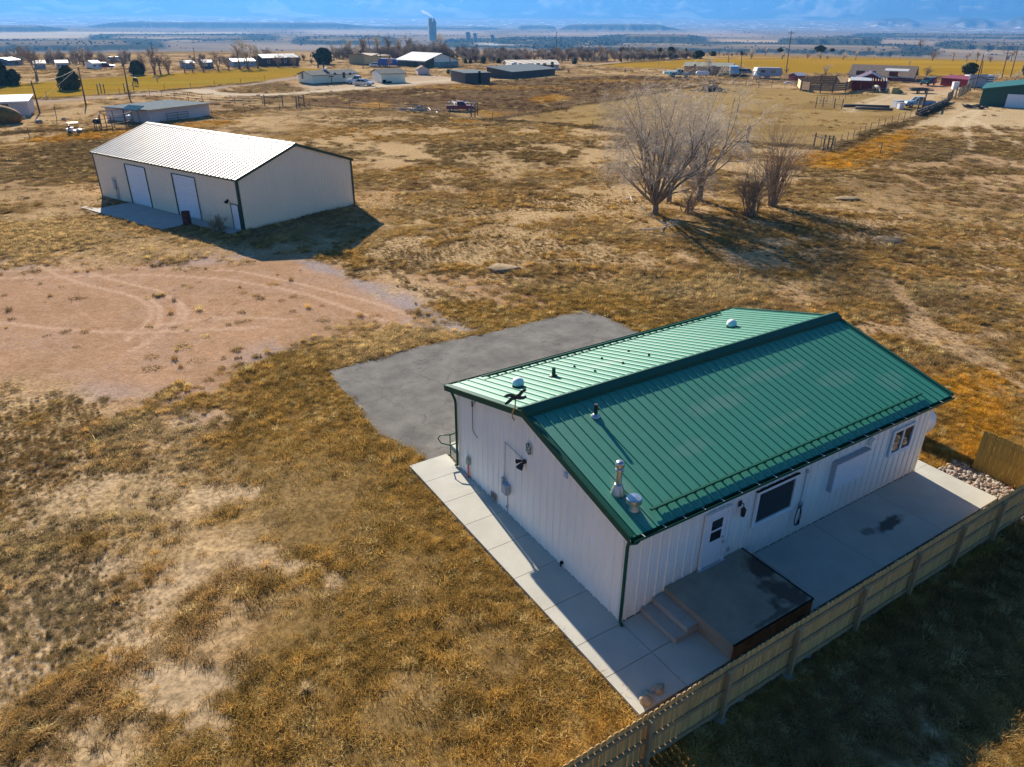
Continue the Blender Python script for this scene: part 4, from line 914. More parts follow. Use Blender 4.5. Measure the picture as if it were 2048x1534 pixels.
sprig = (g_ < .35) & (gv < .25) & (np.hypot(X, Y) < 75) & (rs.random(len(X)) < .50) & (hd < -.13) & (polydist(X, Y, Z_CORRAL) < 0)
keep = ((rs.random(len(X)) < g_ ** 1.15) & (hd < -.13)) | sprig
edg = (polydist(X, Y, ASPH_W) > -.6) & (polydist(X, Y, ASPH_W) < .02) & (rs.random(len(X)) < .5) & (polydist(X, Y, SLAB_W) < -.12) & (polydist(X, Y, HOUSE_W) < -.1) & (fbm(X*.9, Y*.9, 951, 2) > .42); keep |= edg
X, Y, S, t_, g_ = X[keep], Y[keep], S[keep] * np.where(sprig & (g_ < .35), .42, 1.0)[keep], t_[keep], g_[keep]; n = len(X)
hh = .55 + .75 * fbm(X * .35, Y * .35, 801, 3) + .25 * rs.random(n)
S = S * (.5 + .75 * rs.random(n)) * (.55 + .9 * fbm(X * .55 + 9, Y * .55, 811, 2)); 
flat = np.where(np.hypot(X, Y) > 62, .55, 1.0)
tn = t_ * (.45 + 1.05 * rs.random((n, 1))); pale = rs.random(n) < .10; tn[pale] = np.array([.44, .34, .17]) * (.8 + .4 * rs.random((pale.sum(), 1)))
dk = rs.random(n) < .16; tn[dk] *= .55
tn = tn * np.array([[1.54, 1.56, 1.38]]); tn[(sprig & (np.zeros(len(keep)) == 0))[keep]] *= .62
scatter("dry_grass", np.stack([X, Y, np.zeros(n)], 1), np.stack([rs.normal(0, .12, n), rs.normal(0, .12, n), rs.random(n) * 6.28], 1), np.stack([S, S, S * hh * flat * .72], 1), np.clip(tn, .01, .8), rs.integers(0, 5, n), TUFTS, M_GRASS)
# river pebbles along the fence
def pebble(seed):
    m = MB(); m.blob((0, 0, 0), (.055, .042, .034), seed, .12, 8, 6); return m
M_PEB = attr_mat("river_pebble", "tint", inst=True, rough=.7)
PEBS = [proto("pebble", pebble(i), M_PEB, True) for i in range(4)]
n = 5200; lx = rs.uniform(-1.6, 14.1, n); ly = rs.uniform(-3.06, -2.29, n); k2 = 900
lx[-k2:] = rs.uniform(13.15, 14.15, k2); ly[-k2:] = rs.uniform(-3.05, -.35, k2)
ok = (lx > -1.3) | (ly < -2.4); lx, ly = lx[ok], ly[ok]; n = len(lx)
P3 = np.array([list(H2W(a, b, .0)) for a, b in zip(lx, ly)]); P3[:, 2] = .015 + .055 * rs.random(n)
ps = np.exp(rs.normal(.0, .35, n)); base = np.array([[.31, .27, .225]]) * (.55 + .8 * rs.random((n, 1))); rd = rs.random(n) < .2; base[rd] *= np.array([1.05, .8, .7])
scatter("river_pebbles", P3, rs.random((n, 3)) * np.array([.7, .7, 6.28]), np.stack([ps, ps, ps], 1), base, rs.integers(0, 4, n), PEBS, M_PEB)
# scrub on the far country
def bushblob(seed):
    m = MB(); rg = random.Random(seed)
    for _ in range(5): m.blob((rg.uniform(-.4, .4), rg.uniform(-.4, .4), .4 + rg.uniform(-.1, .25)), (.45, .45, .45), rg.randint(0, 999), .35, 7, 5)
    return m
BUSH = [proto("bush", bushblob(i), M_SCRUB) for i in range(3)]
n = 26000; r = np.exp(rs.uniform(math.log(1500), math.log(8500), n)); a = np.radians(rs.uniform(-40, 40, n)); x = r*np.sin(a); y = r*np.cos(a)
z, c_, k_ = terrain(x, y); dn = fbm(x * .006, y * .006, 901, 3)
keep = rs.random(n) < np.clip(k_ * .8 * (dn > .5) + .008, 0, 1) ; x, y, z, r = x[keep], y[keep], z[keep], r[keep]; n = len(x); s = rs.uniform(1.2, 2.8, n) * (1 + r / 9000)
scatter("scrub", np.stack([x, y, z - .2], 1), np.stack([np.zeros(n), np.zeros(n), rs.random(n) * 6.28], 1), np.stack([s, s, s * .8], 1), np.array([[.045, .055, .032]]) * (.6 + .8 * rs.random((n, 1))), rs.integers(0, 3, n), BUSH, M_SCRUB)
# ---------------------------------------------------------------- haze: one closed box round everything
hm = bpy.data.materials.new("haze"); hm.use_nodes = True; nt = hm.node_tree; nt.nodes.remove(nt.nodes["Principled BSDF"])
pv = nt.nodes.new("ShaderNodeVolumePrincipled"); pv.inputs["Color"].default_value = (.10, .34, .78, 1); pv.inputs["Density"].default_value = 1.2e-4; pv.inputs["Anisotropy"].default_value = .3
nt.links.new(pv.outputs[0], nt.nodes["Material Output"].inputs["Volume"])
hz_ = MB(); hz_.box((-18500, -18500, -75), (18500, 18500, 1000)); ho = hz_.build("haze", hm); ho["kind"] = "stuff"
# ---------------------------------------------------------------- bare trees
M_BARK = mat("grey_bark", (.25, .19, .13), rough=.95, var=.25, scale=3)
M_TWIG = mat("pale_twigs", (.68, .58, .45), rough=.9, var=.2, scale=1)
M_TWIGB = mat("brown_twigs", (.36, .26, .18), rough=.9, var=.25, scale=.6)
def segs_mesh(name, segs, material, n=3):
    A = np.array([s[0] for s in segs]); B = np.array([s[1] for s in segs]); r0 = np.array([s[2] for s in segs]); r1 = np.array([s[3] for s in segs])
    d = B - A; d /= np.linalg.norm(d, axis=1)[:, None] + 1e-9
    h = np.where(np.abs(d[:, 2:3]) < .9, np.array([[0, 0, 1.]]), np.array([[1., 0, 0]])); a = np.cross(d, h); a /= np.linalg.norm(a, axis=1)[:, None] + 1e-9; b = np.cross(d, a)
    V = []
    for P, r in ((A, r0), (B, r1)):
        for k in range(n):
            t = 2*math.pi*k/n; V.append(P + (a*math.cos(t) + b*math.sin(t)) * r[:, None])
    V = np.stack(V, 1); m = len(segs); base = np.arange(m)[:, None] * 2 * n
    Q = np.concatenate([np.stack([base[:, 0]+k, base[:, 0]+(k+1) % n, base[:, 0]+n+(k+1) % n, base[:, 0]+n+k], 1) for k in range(n)])
    me = bpy.data.meshes.new(name); co = V.reshape(-1, 3); me.vertices.add(len(co)); me.vertices.foreach_set("co", co.astype(np.float32).ravel())
    me.loops.add(len(Q)*4); me.loops.foreach_set("vertex_index", Q.astype(np.int32).ravel()); me.polygons.add(len(Q)); me.polygons.foreach_set("loop_start", np.arange(0, len(Q)*4, 4, dtype=np.int32))
    me.polygons.foreach_set("use_smooth", np.ones(len(Q), bool)); me.update(calc_edges=True); me.materials.append(material); return me
SPR = (.30, .80)
def grow(rg, out, p, d, L, r, lvl, mx, droop=0.0, upb=.12, kids=(3, 5), wig=.16):
    n = 4 if lvl < 2 else 3; sl = L / n; pts = [(p, r)]
    for i in range(n):
        d = (d + Vector((rg.uniform(-wig, wig), rg.uniform(-wig, wig), rg.uniform(-wig, wig) + (upb if lvl < mx - 1 else -droop)))).normalized()
        q = p + d * sl; r2 = max(.006, r * (1 - .62 * (i + 1) / n)); out.append((tuple(p), tuple(q), r * (1 - .62 * i / n), r2, lvl)); p = q; pts.append((p, r2, d.copy()))
    if lvl >= mx: return
    k = rg.randint(*kids) + (2 if lvl == mx - 1 else 0)
    for j in range(k):
        t = rg.uniform(.28, 1.0) * n; i = min(n, max(1, int(t + .5))); q, rq, dd = pts[i][0], pts[i][1], pts[i][2]
        ax = dd.orthogonal().normalized(); ax = Matrix.Rotation(rg.uniform(0, 6.28), 3, dd) @ ax
        nd = Matrix.Rotation(rg.uniform(*SPR), 3, ax) @ dd
        grow(rg, out, q, nd, L * rg.uniform(.48, .75), rq * rg.uniform(.55, .8), lvl + 1, mx, droop, upb, kids, wig)
def bare_tree(seed, stems, L, r, mx, droop=.1, upb=.10, kids=(3, 4), trunk=0.0, lean=(0, 0), wide=.62):
    rg = random.Random(seed); out = []; p = Vector((0, 0, -.15)); d0 = Vector((lean[0], lean[1], 1)).normalized()
    if trunk > 0:
        q = p + d0 * trunk; out.append((tuple(p), tuple(q), r * 1.9, r * 1.35, 0)); p = q
    for i in range(stems):
        a = 6.28 * i / stems + rg.uniform(-.4, .4); t = rg.uniform(.12, wide) if stems > 1 else .05
        d = Vector((math.cos(a) * math.sin(t) + lean[0], math.sin(a) * math.sin(t) + lean[1], math.cos(t))).normalized()
        grow(rg, out, p, d, L * rg.uniform(.75, 1.1), r * rg.uniform(.6, 1.0), 0, mx, droop, upb, kids)
    return out
def tree_obj(name, label, cat, segs, loc, sc=1.0, group=None, cut=2, tw=None, sides=5):
    t = thing(name, label, cat, loc, 0, group); t.scale = (sc, sc, sc)
    for nm, sel, mt, n in (("trunk", [s for s in segs if s[4] < cut], M_BARK, sides), ("crown", [s for s in segs if s[4] >= cut], tw or M_TWIG, 3)):
        if not sel: continue
        o = bpy.data.objects.new(nm, segs_mesh(nm, sel, mt, n)); COL.objects.link(o); o.parent = t
    return t
# the three field elms and two bushes
tree_obj("bare_tree", "largest bare tree in the field, many grey limbs fanning from a short thick base", "tree", bare_tree(19, 15, 5.0, .17, 4, .34, .03, (4, 5), trunk=.9, lean=(-.02, .0), wide=1.12), G(1310, 430), 1.0, cut=2)
tree_obj("bare_tree", "bare tree with a stout pale trunk between the biggest tree and the bushes", "tree", bare_tree(29, 7, 4.7, .19, 4, .18, .06, (3, 5), trunk=1.3, lean=(.05, .0), wide=.75), G(1397, 402), 1.0, cut=2)
tree_obj("bare_tree", "slim two-stemmed bare tree half hidden behind the biggest field tree", "tree", bare_tree(5, 4, 4.4, .15, 4, .12, .10, (3, 4), trunk=1.2, lean=(.04, -.02), wide=.6), G(1337, 404), 1.0, cut=2)
def bush_segs(seed, n, H, spread, mx=2):
    rg = random.Random(seed); out = []
    for i in range(n):
        a = rg.uniform(0, 6.28); t = rg.uniform(.05, spread); b = Vector((rg.uniform(-.4, .4), rg.uniform(-.4, .4), -.05))
        d = Vector((math.cos(a)*math.sin(t), math.sin(a)*math.sin(t), math.cos(t))); grow(rg, out, b, d, H * rg.uniform(.6, 1.0), .045, 0, mx, -.02, .10, (3, 5), .09)
    return out
def bush_obj(label, segs, loc, sc=1.0, name="bare_bush", tw=None):
    o = bpy.data.objects.new(name, segs_mesh(name, [s for s in segs], tw or M_TWIGB, 3)); COL.objects.link(o); o.location = loc; o.scale = (sc, sc, sc); return tag(o, label, "bush")
bush_obj("dark leafless bush of upright stems at the right foot of the bare trees", bush_segs(3, 26, 2.7, .62, 2), G(1500, 432))
bush_obj("tall feathery leafless bush, the right-hand end of the field tree clump", bush_segs(4, 34, 4.4, .50, 2), G(1546, 410), tw=M_TWIGB)
bush_obj("low tangle of brown brush between the big tree and its neighbour", bush_segs(9, 14, 1.6, 1.2, 2), G(1375, 428))
rb = random.Random(77)
for (u, v, sc, lab) in ((1280, 462, 1.0, "bleached fallen branch lying in front of the biggest tree, left piece"), (1336, 452, .9, "bleached fallen branch in the shade right beside the biggest trunk"), (1265, 407, .8, "pale broken branch on the grass left of the biggest trunk")):
    out = []; grow(rb, out, Vector((0, 0, .12)), Vector((rb.uniform(-1, 1), rb.uniform(-.6, .6), .12)).normalized(), 2.1 * sc, .06, 0, 2, .05, .03, (3, 4), .2)
    o = bpy.data.objects.new("fallen_branch", segs_mesh("fallen_branch", out, M_TWIG, 4)); COL.objects.link(o); o.location = G(u, v); tag(o, lab, "branch")
st_ = MB(); st_.box((-.03, -.03, -.1), (.03, .03, .62)); o = st_.build("wooden_stake", mat("pale_stake", (.55, .45, .28)), None, loc=G(1478, 558)); tag(o, "short pale wooden stake standing alone in the dry grass behind the green roof", "stake")
tw_ = bush_segs(31, 22, .7, 1.3, 2); bush_obj("dry round tumbleweed resting on the apron near the barn's small door", tw_, B2W(17.4, -.95, .06), name="tumbleweed", tw=mat("tumbleweed_stems", (.33, .27, .16)))
# straw tufts and ant-hill like mounds in the field
for (u, v, s_, lab) in ((1003, 537, 1.0, "low bare earth mound in the field above the grey asphalt"), (1695, 398, 1.1, "pale earth mound in dry grass right of the field trees"), (1775, 480, 1.2, "low weedy earth mound at the far end of the tree shadows")):
    m_ = MB(); m_.blob((0, 0, -.03), (1.0*s_, .7*s_, .16*s_), int(u), .30, 18, 9, freq=2.6); o = m_.build("earth_mound", mat("loose_soil", (.24, .165, .085), rough=.95, var=.25, scale=4, bump=.6), None, smooth=True, loc=G(u, v)); tag(o, lab, "mound")
def straw(seed, n, H, R_):
    rg = random.Random(seed); m = MB()
    for _ in range(n):
        t = rg.uniform(0, 6.28); l_ = rg.uniform(.1, .9); h = H * rg.uniform(.6, 1); b = Vector((rg.uniform(-.06, .06), rg.uniform(-.06, .06), 0)); d = Vector((math.cos(t)*math.sin(l_), math.sin(t)*math.sin(l_), math.cos(l_))); s_ = Vector((-math.sin(t), math.cos(t), 0)) * .006
        m.add([b - s_, b + s_, b + d*h*.6 + s_*.7, b + d*h*.6 - s_*.7, b + d*h + Vector((d.x, d.y, -.3)) * h * .2], [(0, 1, 2, 3), (3, 2, 4)])
    return m
M_STRAW = mat("pale_straw", (.62, .50, .28), rough=.8)
def add_transl(m, k):
    nt = m.node_tree; P = nt.nodes["Principled BSDF"]; tr = nt.nodes.new("ShaderNodeBsdfTranslucent"); nt.links.new(P.inputs["Base Color"].links[0].from_socket, tr.inputs["Color"]); mx = nt.nodes.new("ShaderNodeMixShader"); mx.inputs[0].default_value = k
    nt.links.new(P.outputs[0], mx.inputs[1]); nt.links.new(tr.outputs[0], mx.inputs[2]); nt.links.new(mx.outputs[0], nt.nodes["Material Output"].inputs["Surface"])
add_transl(M_STRAW, .5)
o = straw(2, 260, .34, .3).build("grass_clump", M_STRAW, None, loc=G(612, 1385)); tag(o, "pale straw bunch grass clump standing out from the brown weeds low in the picture", "grass clump")
# ---------------------------------------------------------------- evergreens
def leaf_mat(name, col, tr=.2):
    m = mat(name, col, rough=.8, var=.45, scale=1.3, spec=.2); return m
M_JUN = leaf_mat("juniper_green", (.055, .072, .028)); M_JUN2 = leaf_mat("juniper_olive", (.075, .085, .026))
def evergreen(seed, n, W, H, shape):
    """crown of small leaf clumps spread through the volume, plus trunk segments"""
    rg = random.Random(seed); m = MB()
    lob = [(rg.uniform(0, 6.28), rg.uniform(.1, .95), rg.uniform(.62, 1.22)) for _ in range(16)]
    for _ in range(n):
        z = rg.random(); a = rg.uniform(0, 6.28)
        if shape == 'egg': w = math.sin(math.pi * min(1, .12 + z * .88)) ** .55 * (1 - .18 * z)
        elif shape == 'round': w = math.sin(math.pi * (.1 + .85 * z)) ** .5
        else: w = (1 - z) ** .7 * .95 + .08
        for la, lz, lk in lob:
            dd = abs((a - la + math.pi) % (2*math.pi) - math.pi)
            if dd < .5 and abs(z - lz) < .14: w *= lk
        rad = W * .5 * w * (rg.random() ** .33) * rg.uniform(.9, 1.06); c = Vector((rad*math.cos(a), rad*math.sin(a), H * (.04 + .96*z)))
        s_ = W * rg.uniform(.045, .10); nrm = (Vector((math.cos(a), math.sin(a), rg.uniform(-.3, .9))) + Vector((rg.uniform(-.6, .6), rg.uniform(-.6, .6), rg.uniform(-.6, .6)))).normalized()
        x = nrm.orthogonal().normalized(); x = Matrix.Rotation(rg.uniform(0, 6.28), 3, nrm) @ x; y = nrm.cross(x)
        m.add([c - x*s_ - y*s_*.5, c + x*s_*.3 - y*s_, c + x*s_ + y*s_*.4, c - x*s_*.2 + y*s_], [(0, 1, 2, 3)])
    return m
def evergreen_obj(label, W, H, loc, seed, shape='egg', mt=None, n=2600):
    t = thing("evergreen_tree", label, "tree", loc); evergreen(seed, n, W, H, shape).build("crown", mt or M_JUN, t)
    k = MB(); k.cyl((0, 0, -.1), (0, 0, H * .75), W * .05, W * .02, 7); k.build("trunk", M_BARK, t); return t
def mw(px, v_): return px * G(1024, v_).y / 1616.0        # width in metres of px at base row v_
for (u, v, vt, wpx, shp, mt, lab) in ((141, 179, 134, 46, 'egg', M_JUN2, "dark egg-shaped juniper casting shade on the yellow hay field at left"), (6, 171, 118, 44, 'cone', M_JUN, "large dark evergreen cut by the left picture edge"), (32, 171, 139, 26, 'egg', M_JUN, "smaller juniper touching the big evergreen at the left edge"),
      (276, 150, 123, 30, 'round', M_JUN2, "rounded olive juniper on the near edge of the left tree row"), (648, 128, 98, 36, 'round', M_JUN, "dark broad cedar behind the long cream house"), (1938, 148, 127, 33, 'round', M_JUN2, "clipped round olive shrub tree behind the right red shed"), (2052, 150, 122, 24, 'egg', M_JUN, "dark juniper at the right picture edge above the green barn"),
      (1149, 128, 117, 12, 'egg', M_JUN, "small dark juniper left of the scrub belt, beside the striped-roof house"), (931, 127, 116, 10, 'cone', M_JUN, "small cone juniper just right of the white pole barn"), (941, 127, 117, 9, 'cone', M_JUN, "second small cone juniper right of the white pole barn"), (966, 127, 113, 14, 'egg', M_JUN2, "olive juniper halfway between the pole barn and the striped roof"), (997, 127, 117, 13, 'egg', M_JUN2, "low olive juniper just left of the striped-roof house"),
      (1341, 113, 94, 20, 'round', M_JUN, "tallest dark cedar in the scrub belt right of centre"), (1318, 117, 96, 18, 'round', M_JUN, "dark cedar left of the tallest cedar in the scrub belt"), (1397, 117, 102, 24, 'round', M_JUN, "spreading dark juniper at the right end of the scrub belt"), (1426, 112, 103, 14, 'round', M_JUN, "small juniper on the brown field edge right of the spreading juniper"), (1371, 112, 97, 15, 'cone', M_JUN2, "pointed cedar in the right part of the scrub belt"), (1242, 124, 114, 6, 'cone', M_JUN, "tiny pointed juniper in front of the middle of the scrub belt"),
      (1483, 111, 102, 9, 'round', M_JUN, "small dark juniper standing alone on the brown field"), (1560, 103, 97, 16, 'round', M_JUN, "low dark juniper left of the tall right-hand pole"), (1640, 103, 92, 22, 'round', M_JUN, "dark juniper clump on the far edge of the brown field"), (1664, 103, 97, 12, 'round', M_JUN, "low juniper beside the clump on the far brown field edge"), (897, 147, 139, 10, 'round', M_JUN2, "small olive shrub by the wire fence right of the pink shed")):
    X_ = G(u, v); evergreen_obj(lab, mw(wpx, v), max(.8, HZ(u, vt, X_)), X_, u, shp, mt, 1500 if wpx > 20 else 420)
# ---------------------------------------------------------------- far bare trees (four shapes, copied)
def norm_segs(segs):
    top = max(s[1][2] for s in segs); return [(tuple(c/top for c in s[0]), tuple(c/top for c in s[1]), s[2]/top, s[3]/top, s[4]) for s in segs]
FT_ = []
for sd, stems, kids, tr, lean in ((41, 4, (3, 4), 1.2, (0, 0)), (42, 2, (3, 5), 1.8, (.12, 0)), (43, 6, (3, 4), .5, (0, 0)), (44, 3, (3, 4), 2.4, (-.05, 0))):
    sg = norm_segs(bare_tree(sd, stems, 3.6, .22, 3, .04, .16, kids, trunk=tr, lean=lean))
    sg = [(a, b, max(r0, .0055), max(r1, .0042), l) for a, b, r0, r1, l in sg]
    FT_.append((segs_mesh("trunk", [s for s in sg if s[4] < 1], M_BARK, 5), segs_mesh("crown", [s for s in sg if s[4] >= 1], M_TWIGB, 3), segs_mesh("crown", [s for s in sg if s[4] >= 1], M_TWIG, 3)))
def far_tree(u, v, vt, label, k=None, pale=False, wide=1.0, group=None):
    X_ = G(u, v); H = HZ(u, vt, X_); k = (int(u) * 7 + int(v)) % 4 if k is None else k
    t = thing("bare_tree", label, "tree", X_, (u * 1.7) % 6.28, group); t.scale = (H * wide, H * wide, H)
    for nm, me_ in (("trunk", FT_[k][0]), ("crown", FT_[k][2 if pale else 1])):
        o = bpy.data.objects.new(nm, me_); COL.objects.link(o); o.parent = t
    return t
for args in ((74, 162, 88, "dark leaning bare tree standing on the field edge behind the left evergreens", 1), (310, 149, 92, "tallest bare tree in the left row, right of the olive juniper", 0), (322, 149, 104, "forked bare tree right beside the tallest of the left row"), (337, 147, 104, "bare tree third from the juniper in the left row"), (370, 145, 112, "low bare tree in the left row left of the blue house end"), (386, 145, 114, "thin bare tree in the left row in front of the small white block"), (407, 143, 114, "thin bare tree in the left row just left of the blue gazebo shed"), (437, 141, 102, "open-crowned bare tree just right of the blue gazebo shed", 0), (458, 140, 114, "small bare tree between the gazebo shed and the long blue roof"),
     (480, 138, 78, "tall pale bare tree beside the first blue roof of the left row", 3, True), (496, 138, 76, "tall spreading bare tree over the first blue roof", 0, True), (516, 137, 82, "tall bare tree between the two blue roofs, left of the leaning one", 3, True), (537, 124, 92, "low bare tree in front of the second blue roof, left end", 2), (557, 135, 106, "bushy bare tree on the hay field edge by the second blue roof", 2), (588, 134, 108, "small bare tree right of the second blue roof", 2),
     (160, 127, 95, "brown leafless tree behind the mobile homes far left", 2), (168, 130, 88, "feathery bare tree near the mobile homes far left", 3, True), (105, 126, 92, "feathery bare tree left of the mobile homes", 3, True), (120, 126, 96, "dense bare tree above the white mobile home", 2), (40, 126, 90, "wide bare tree far left above the dark evergreens", 0), (20, 128, 96, "smaller bare tree at the left edge above the evergreens", 2), (245, 131, 96, "pale bare tree left of the tallest in the left row", 3, True), (210, 133, 108, "reddish bare shrub tree by the mobile homes", 2), (288, 140, 104, "dense dark bare tree behind the olive juniper", 2),
     (315, 163, 150, "young bare tree on the hay field edge left of the cream house" , 2, True),
     (780, 147, 113, "bare tree with a broken bleached limb between cream house and garage", 1), (745, 126, 103, "wide bare tree left of the tan dark-roofed house", 0), (715, 126, 88, "leaning bare tree behind the cream house chimney", 1, True), (668, 122, 84, "slender bare tree right of the dark cedar", 3, True), (700, 118, 72, "tall bare poplar first in the central row", 3, True), (728, 118, 68, "tall bare poplar second in the central row", 3), (757, 118, 64, "tallest bare poplar of the central row", 3, True), (779, 118, 66, "tall bare poplar right of the tallest in the central row", 3), (798, 116, 68, "tall bare poplar above the blue tarp", 3, True), (818, 114, 68, "tall bare poplar left of the chimney tower", 3), (842, 112, 84, "low bare tree in front of the chimney tower", 2), (881, 108, 65, "broad vase-shaped bare tree right of the chimney tower", 0, True),
     (1416, 150, 114, "bare yard tree in front of the brown house", 0, True), (1446, 153, 126, "dense leafless bush tree by the right end of the brown house", 2, True), (1476, 150, 128, "leafless bush beside the brown house gable", 2, True), (1205, 122, 92, "dark bare tree rising from the middle of the scrub belt", 0), (1503, 117, 95, "pale bare tree at the left end of the brown field", 2, True), (1530, 112, 92, "small pale bare tree on the brown field, second from left", 3, True), (1564, 119, 100, "bare tree at the foot of the tall right-hand pole", 2, True), (1615, 118, 103, "little bare tree on the ditch line, third from the pole", 2), (1640, 119, 102, "bare tree on the ditch line left of the pale bush pair", 2, True), (1686, 120, 102, "bushy bare tree on the ditch line, left of the pair", 2, True), (1711, 120, 98, "taller bare tree on the ditch line, right of the pair", 3, True), (1655, 119, 111, "small bare bush on the ditch line", 2),
     (1737, 104, 92, "distant bare tree on the far edge of the brown field", 2), (1840, 98, 76, "wide bare tree on the skyline of the brown field", 0), (1864, 122, 98, "wide grey bare tree on the ditch line right of centre", 2), (1905, 123, 100, "tall grey bare tree on the ditch line near the street lamp", 3, True), (1933, 124, 105, "leaning dark bare tree left of the street lamp", 1), (1953, 124, 100, "bare tree right behind the street lamp pole", 3), (2022, 123, 98, "dark leaning bare tree behind the transformer pole", 1), (1980, 125, 110, "small bare tree between the street lamp and the transformer pole", 2), (2006, 105, 93, "dark stubby bare tree on the pale hill at right", 1),
     (1650, 150, 127, "round pale bare tree left of the long red house", 2, True), (1852, 154, 130, "pinkish bare shrub tree at the right end of the long red house", 2), (1828, 160, 141, "pale leafless bush in front of the red house gable", 2, True), (1818, 132, 118, "thin bare tree behind the red house roof", 3, True), (1700, 158, 144, "brown leafless bush before the left end of the long red house", 2), (2030, 162, 140, "pale leafless brush behind the green barn roof", 2, True), (1990, 163, 143, "brushy bare tree left of the green barn's rear roof", 2, True), (1573, 147, 134, "low bare bush at the base of the tall right-hand pole", 2), (1510, 146, 134, "low bare bush left of the parked camper trailer", 2, True), (1250, 147, 136, "grey leafless shrub on the verge below the hay field, left one", 2), (1264, 146, 137, "grey leafless shrub on the verge below the hay field, right one", 2), (1138, 148, 135, "grey sage bush right of the dark low shed", 2), (1125, 141, 132, "dark low bush between the striped house and the sage bush", 2)):
    far_tree(*args)
# scrub belt: a wood that reads as one mass
rt = np.random.default_rng(5); BELT = []
for (u0, u1, v0, v1, n, h0, h1) in ((920, 1390, 107, 125, 420, 1.8, 4.0), (640, 930, 108, 119, 170, 2, 4.6), (-40, 260, 120, 131, 90, 1.5, 3.2), (690, 895, 111, 118, 46, 3.6, 6.6), (20, 260, 121, 128, 16, 3, 4.6), (470, 530, 120, 126, 8, 2.5, 4), (380, 660, 118, 130, 70, 1.2, 2.6), (1390, 1500, 110, 114, 20, 1, 2.2)):
    for _ in range(n):
        u, v = rt.uniform(u0, u1), rt.uniform(v0, v1)
        if u > 1120: v = min(v, 126 - (u - 1120) * .035)
        X_ = G(u, v); BELT.append((X_.x, X_.y, rt.uniform(h0, h1) * rt.uniform(.7, 1.1)))
M_BELT = attr_mat("belt_twigs", "tint", inst=True, rough=.9)
BELTP = []
for sd in (51, 52, 53):
    sg = norm_segs(bush_segs(sd, 16, 2.5, .6, 2)); sg = [(a, b, max(r0, .006), max(r1, .005), l) for a, b, r0, r1, l in sg]
    BELTP.append(bpy.data.objects.new("bare_brush", segs_mesh("bare_brush", sg, M_BELT, 3)))
bp = np.array(BELT); n = len(bp); hh_ = bp[:, 2]
tb = np.where((rt.random(n) < .5)[:, None], np.array([[.30, .235, .19]]), np.array([[.38, .33, .27]])) * (.7 + .5 * rt.random((n, 1)))
scatter("bare_woodland", np.stack([bp[:, 0], bp[:, 1], np.zeros(n)], 1), np.stack([np.zeros(n), np.zeros(n), rt.random(n) * 6.28], 1), np.stack([hh_ * 1.05, hh_ * 1.05, hh_], 1), tb, rt.integers(0, 3, n), BELTP, M_BELT)
# ---------------------------------------------------------------- farm buildings, generic builder
def M(name, c, **k): return mat(name, c, **k)
M_CREAM = M("cream_siding", (.90, .85, .64), rough=.6, var=.03); M_PINKST = M("pale_stucco", (.66, .57, .52), rough=.85, var=.06); M_SHING = M("grey_shingle", (.13, .15, .15), rough=.95, var=.2, scale=2, spec=.1)
M_BROWNW = M("brown_siding", (.40, .24, .13), rough=.8, var=.06); M_DARKW = M("weathered_boards", (.115, .10, .09), rough=.9, var=.3, scale=3, stretch=(5, 5, .4)); M_RED = M("barn_red_siding", (.26, .016, .020), rough=.6, var=.1); M_REDROOF = M("red_steel_roof", (.24, .035, .035), rough=.45, var=.08)
M_PLUM = M("plum_roof", (.085, .012, .028), rough=.5, var=.1); M_TANROOF = M("tan_shingle", (.24, .185, .145), rough=.95, var=.15, scale=2, spec=.1); M_GRN = M("barn_green_siding", (.004, .075, .055), rough=.5, var=.06); M_GRNR = M("barn_green_roof", (.006, .10, .07), rough=.5, var=.06)
M_BLUER = M("blue_steel_roof", (.05, .14, .22), rough=.5, var=.06); M_BLUEW = M("blue_grey_siding", (.30, .38, .45), rough=.6, var=.05); M_WHITER = M("white_metal_roof", (.50, .52, .54), rough=.7, var=.06, spec=.1); M_GREYR = M("grey_metal_roof", (.20, .235, .25), rough=.8, var=.1, spec=.0)
M_TANH = M("tan_house_siding", (.50, .38, .20), rough=.7, var=.05); M_BROWND = M("dark_brown_siding", (.09, .055, .045), rough=.8, var=.1); M_PINKW = M("faded_pink_siding", (.52, .30, .24), rough=.8, var=.12); M_WOOD = M("new_pine_boards", (.30, .20, .11), rough=.85, var=.2, scale=2); M_WOODL = M("pale_pine_board", (.62, .47, .28), rough=.8, var=.1)
M_POST = M("weathered_post", (.17, .135, .10), rough=.9, var=.2); M_STEELP = M("rusty_pipe", (.17, .09, .06), rough=.8, var=.2); M_WIRE = M("fence_wire", (.33, .31, .29), rough=.6, var=.05); M_SKIRT = M("skirting", (.16, .15, .14), rough=.8, var=.1)
M_HAYB = M("hay_bale_straw", (.42, .33, .14), rough=.95, var=.25, scale=5); M_ORHAY = M("old_hay", (.24, .13, .030), rough=.95, var=.25, scale=2); M_TARP = M("blue_tarp", (.02, .11, .42), rough=.45, var=.15, scale=2); M_TYRE = M_BLACK
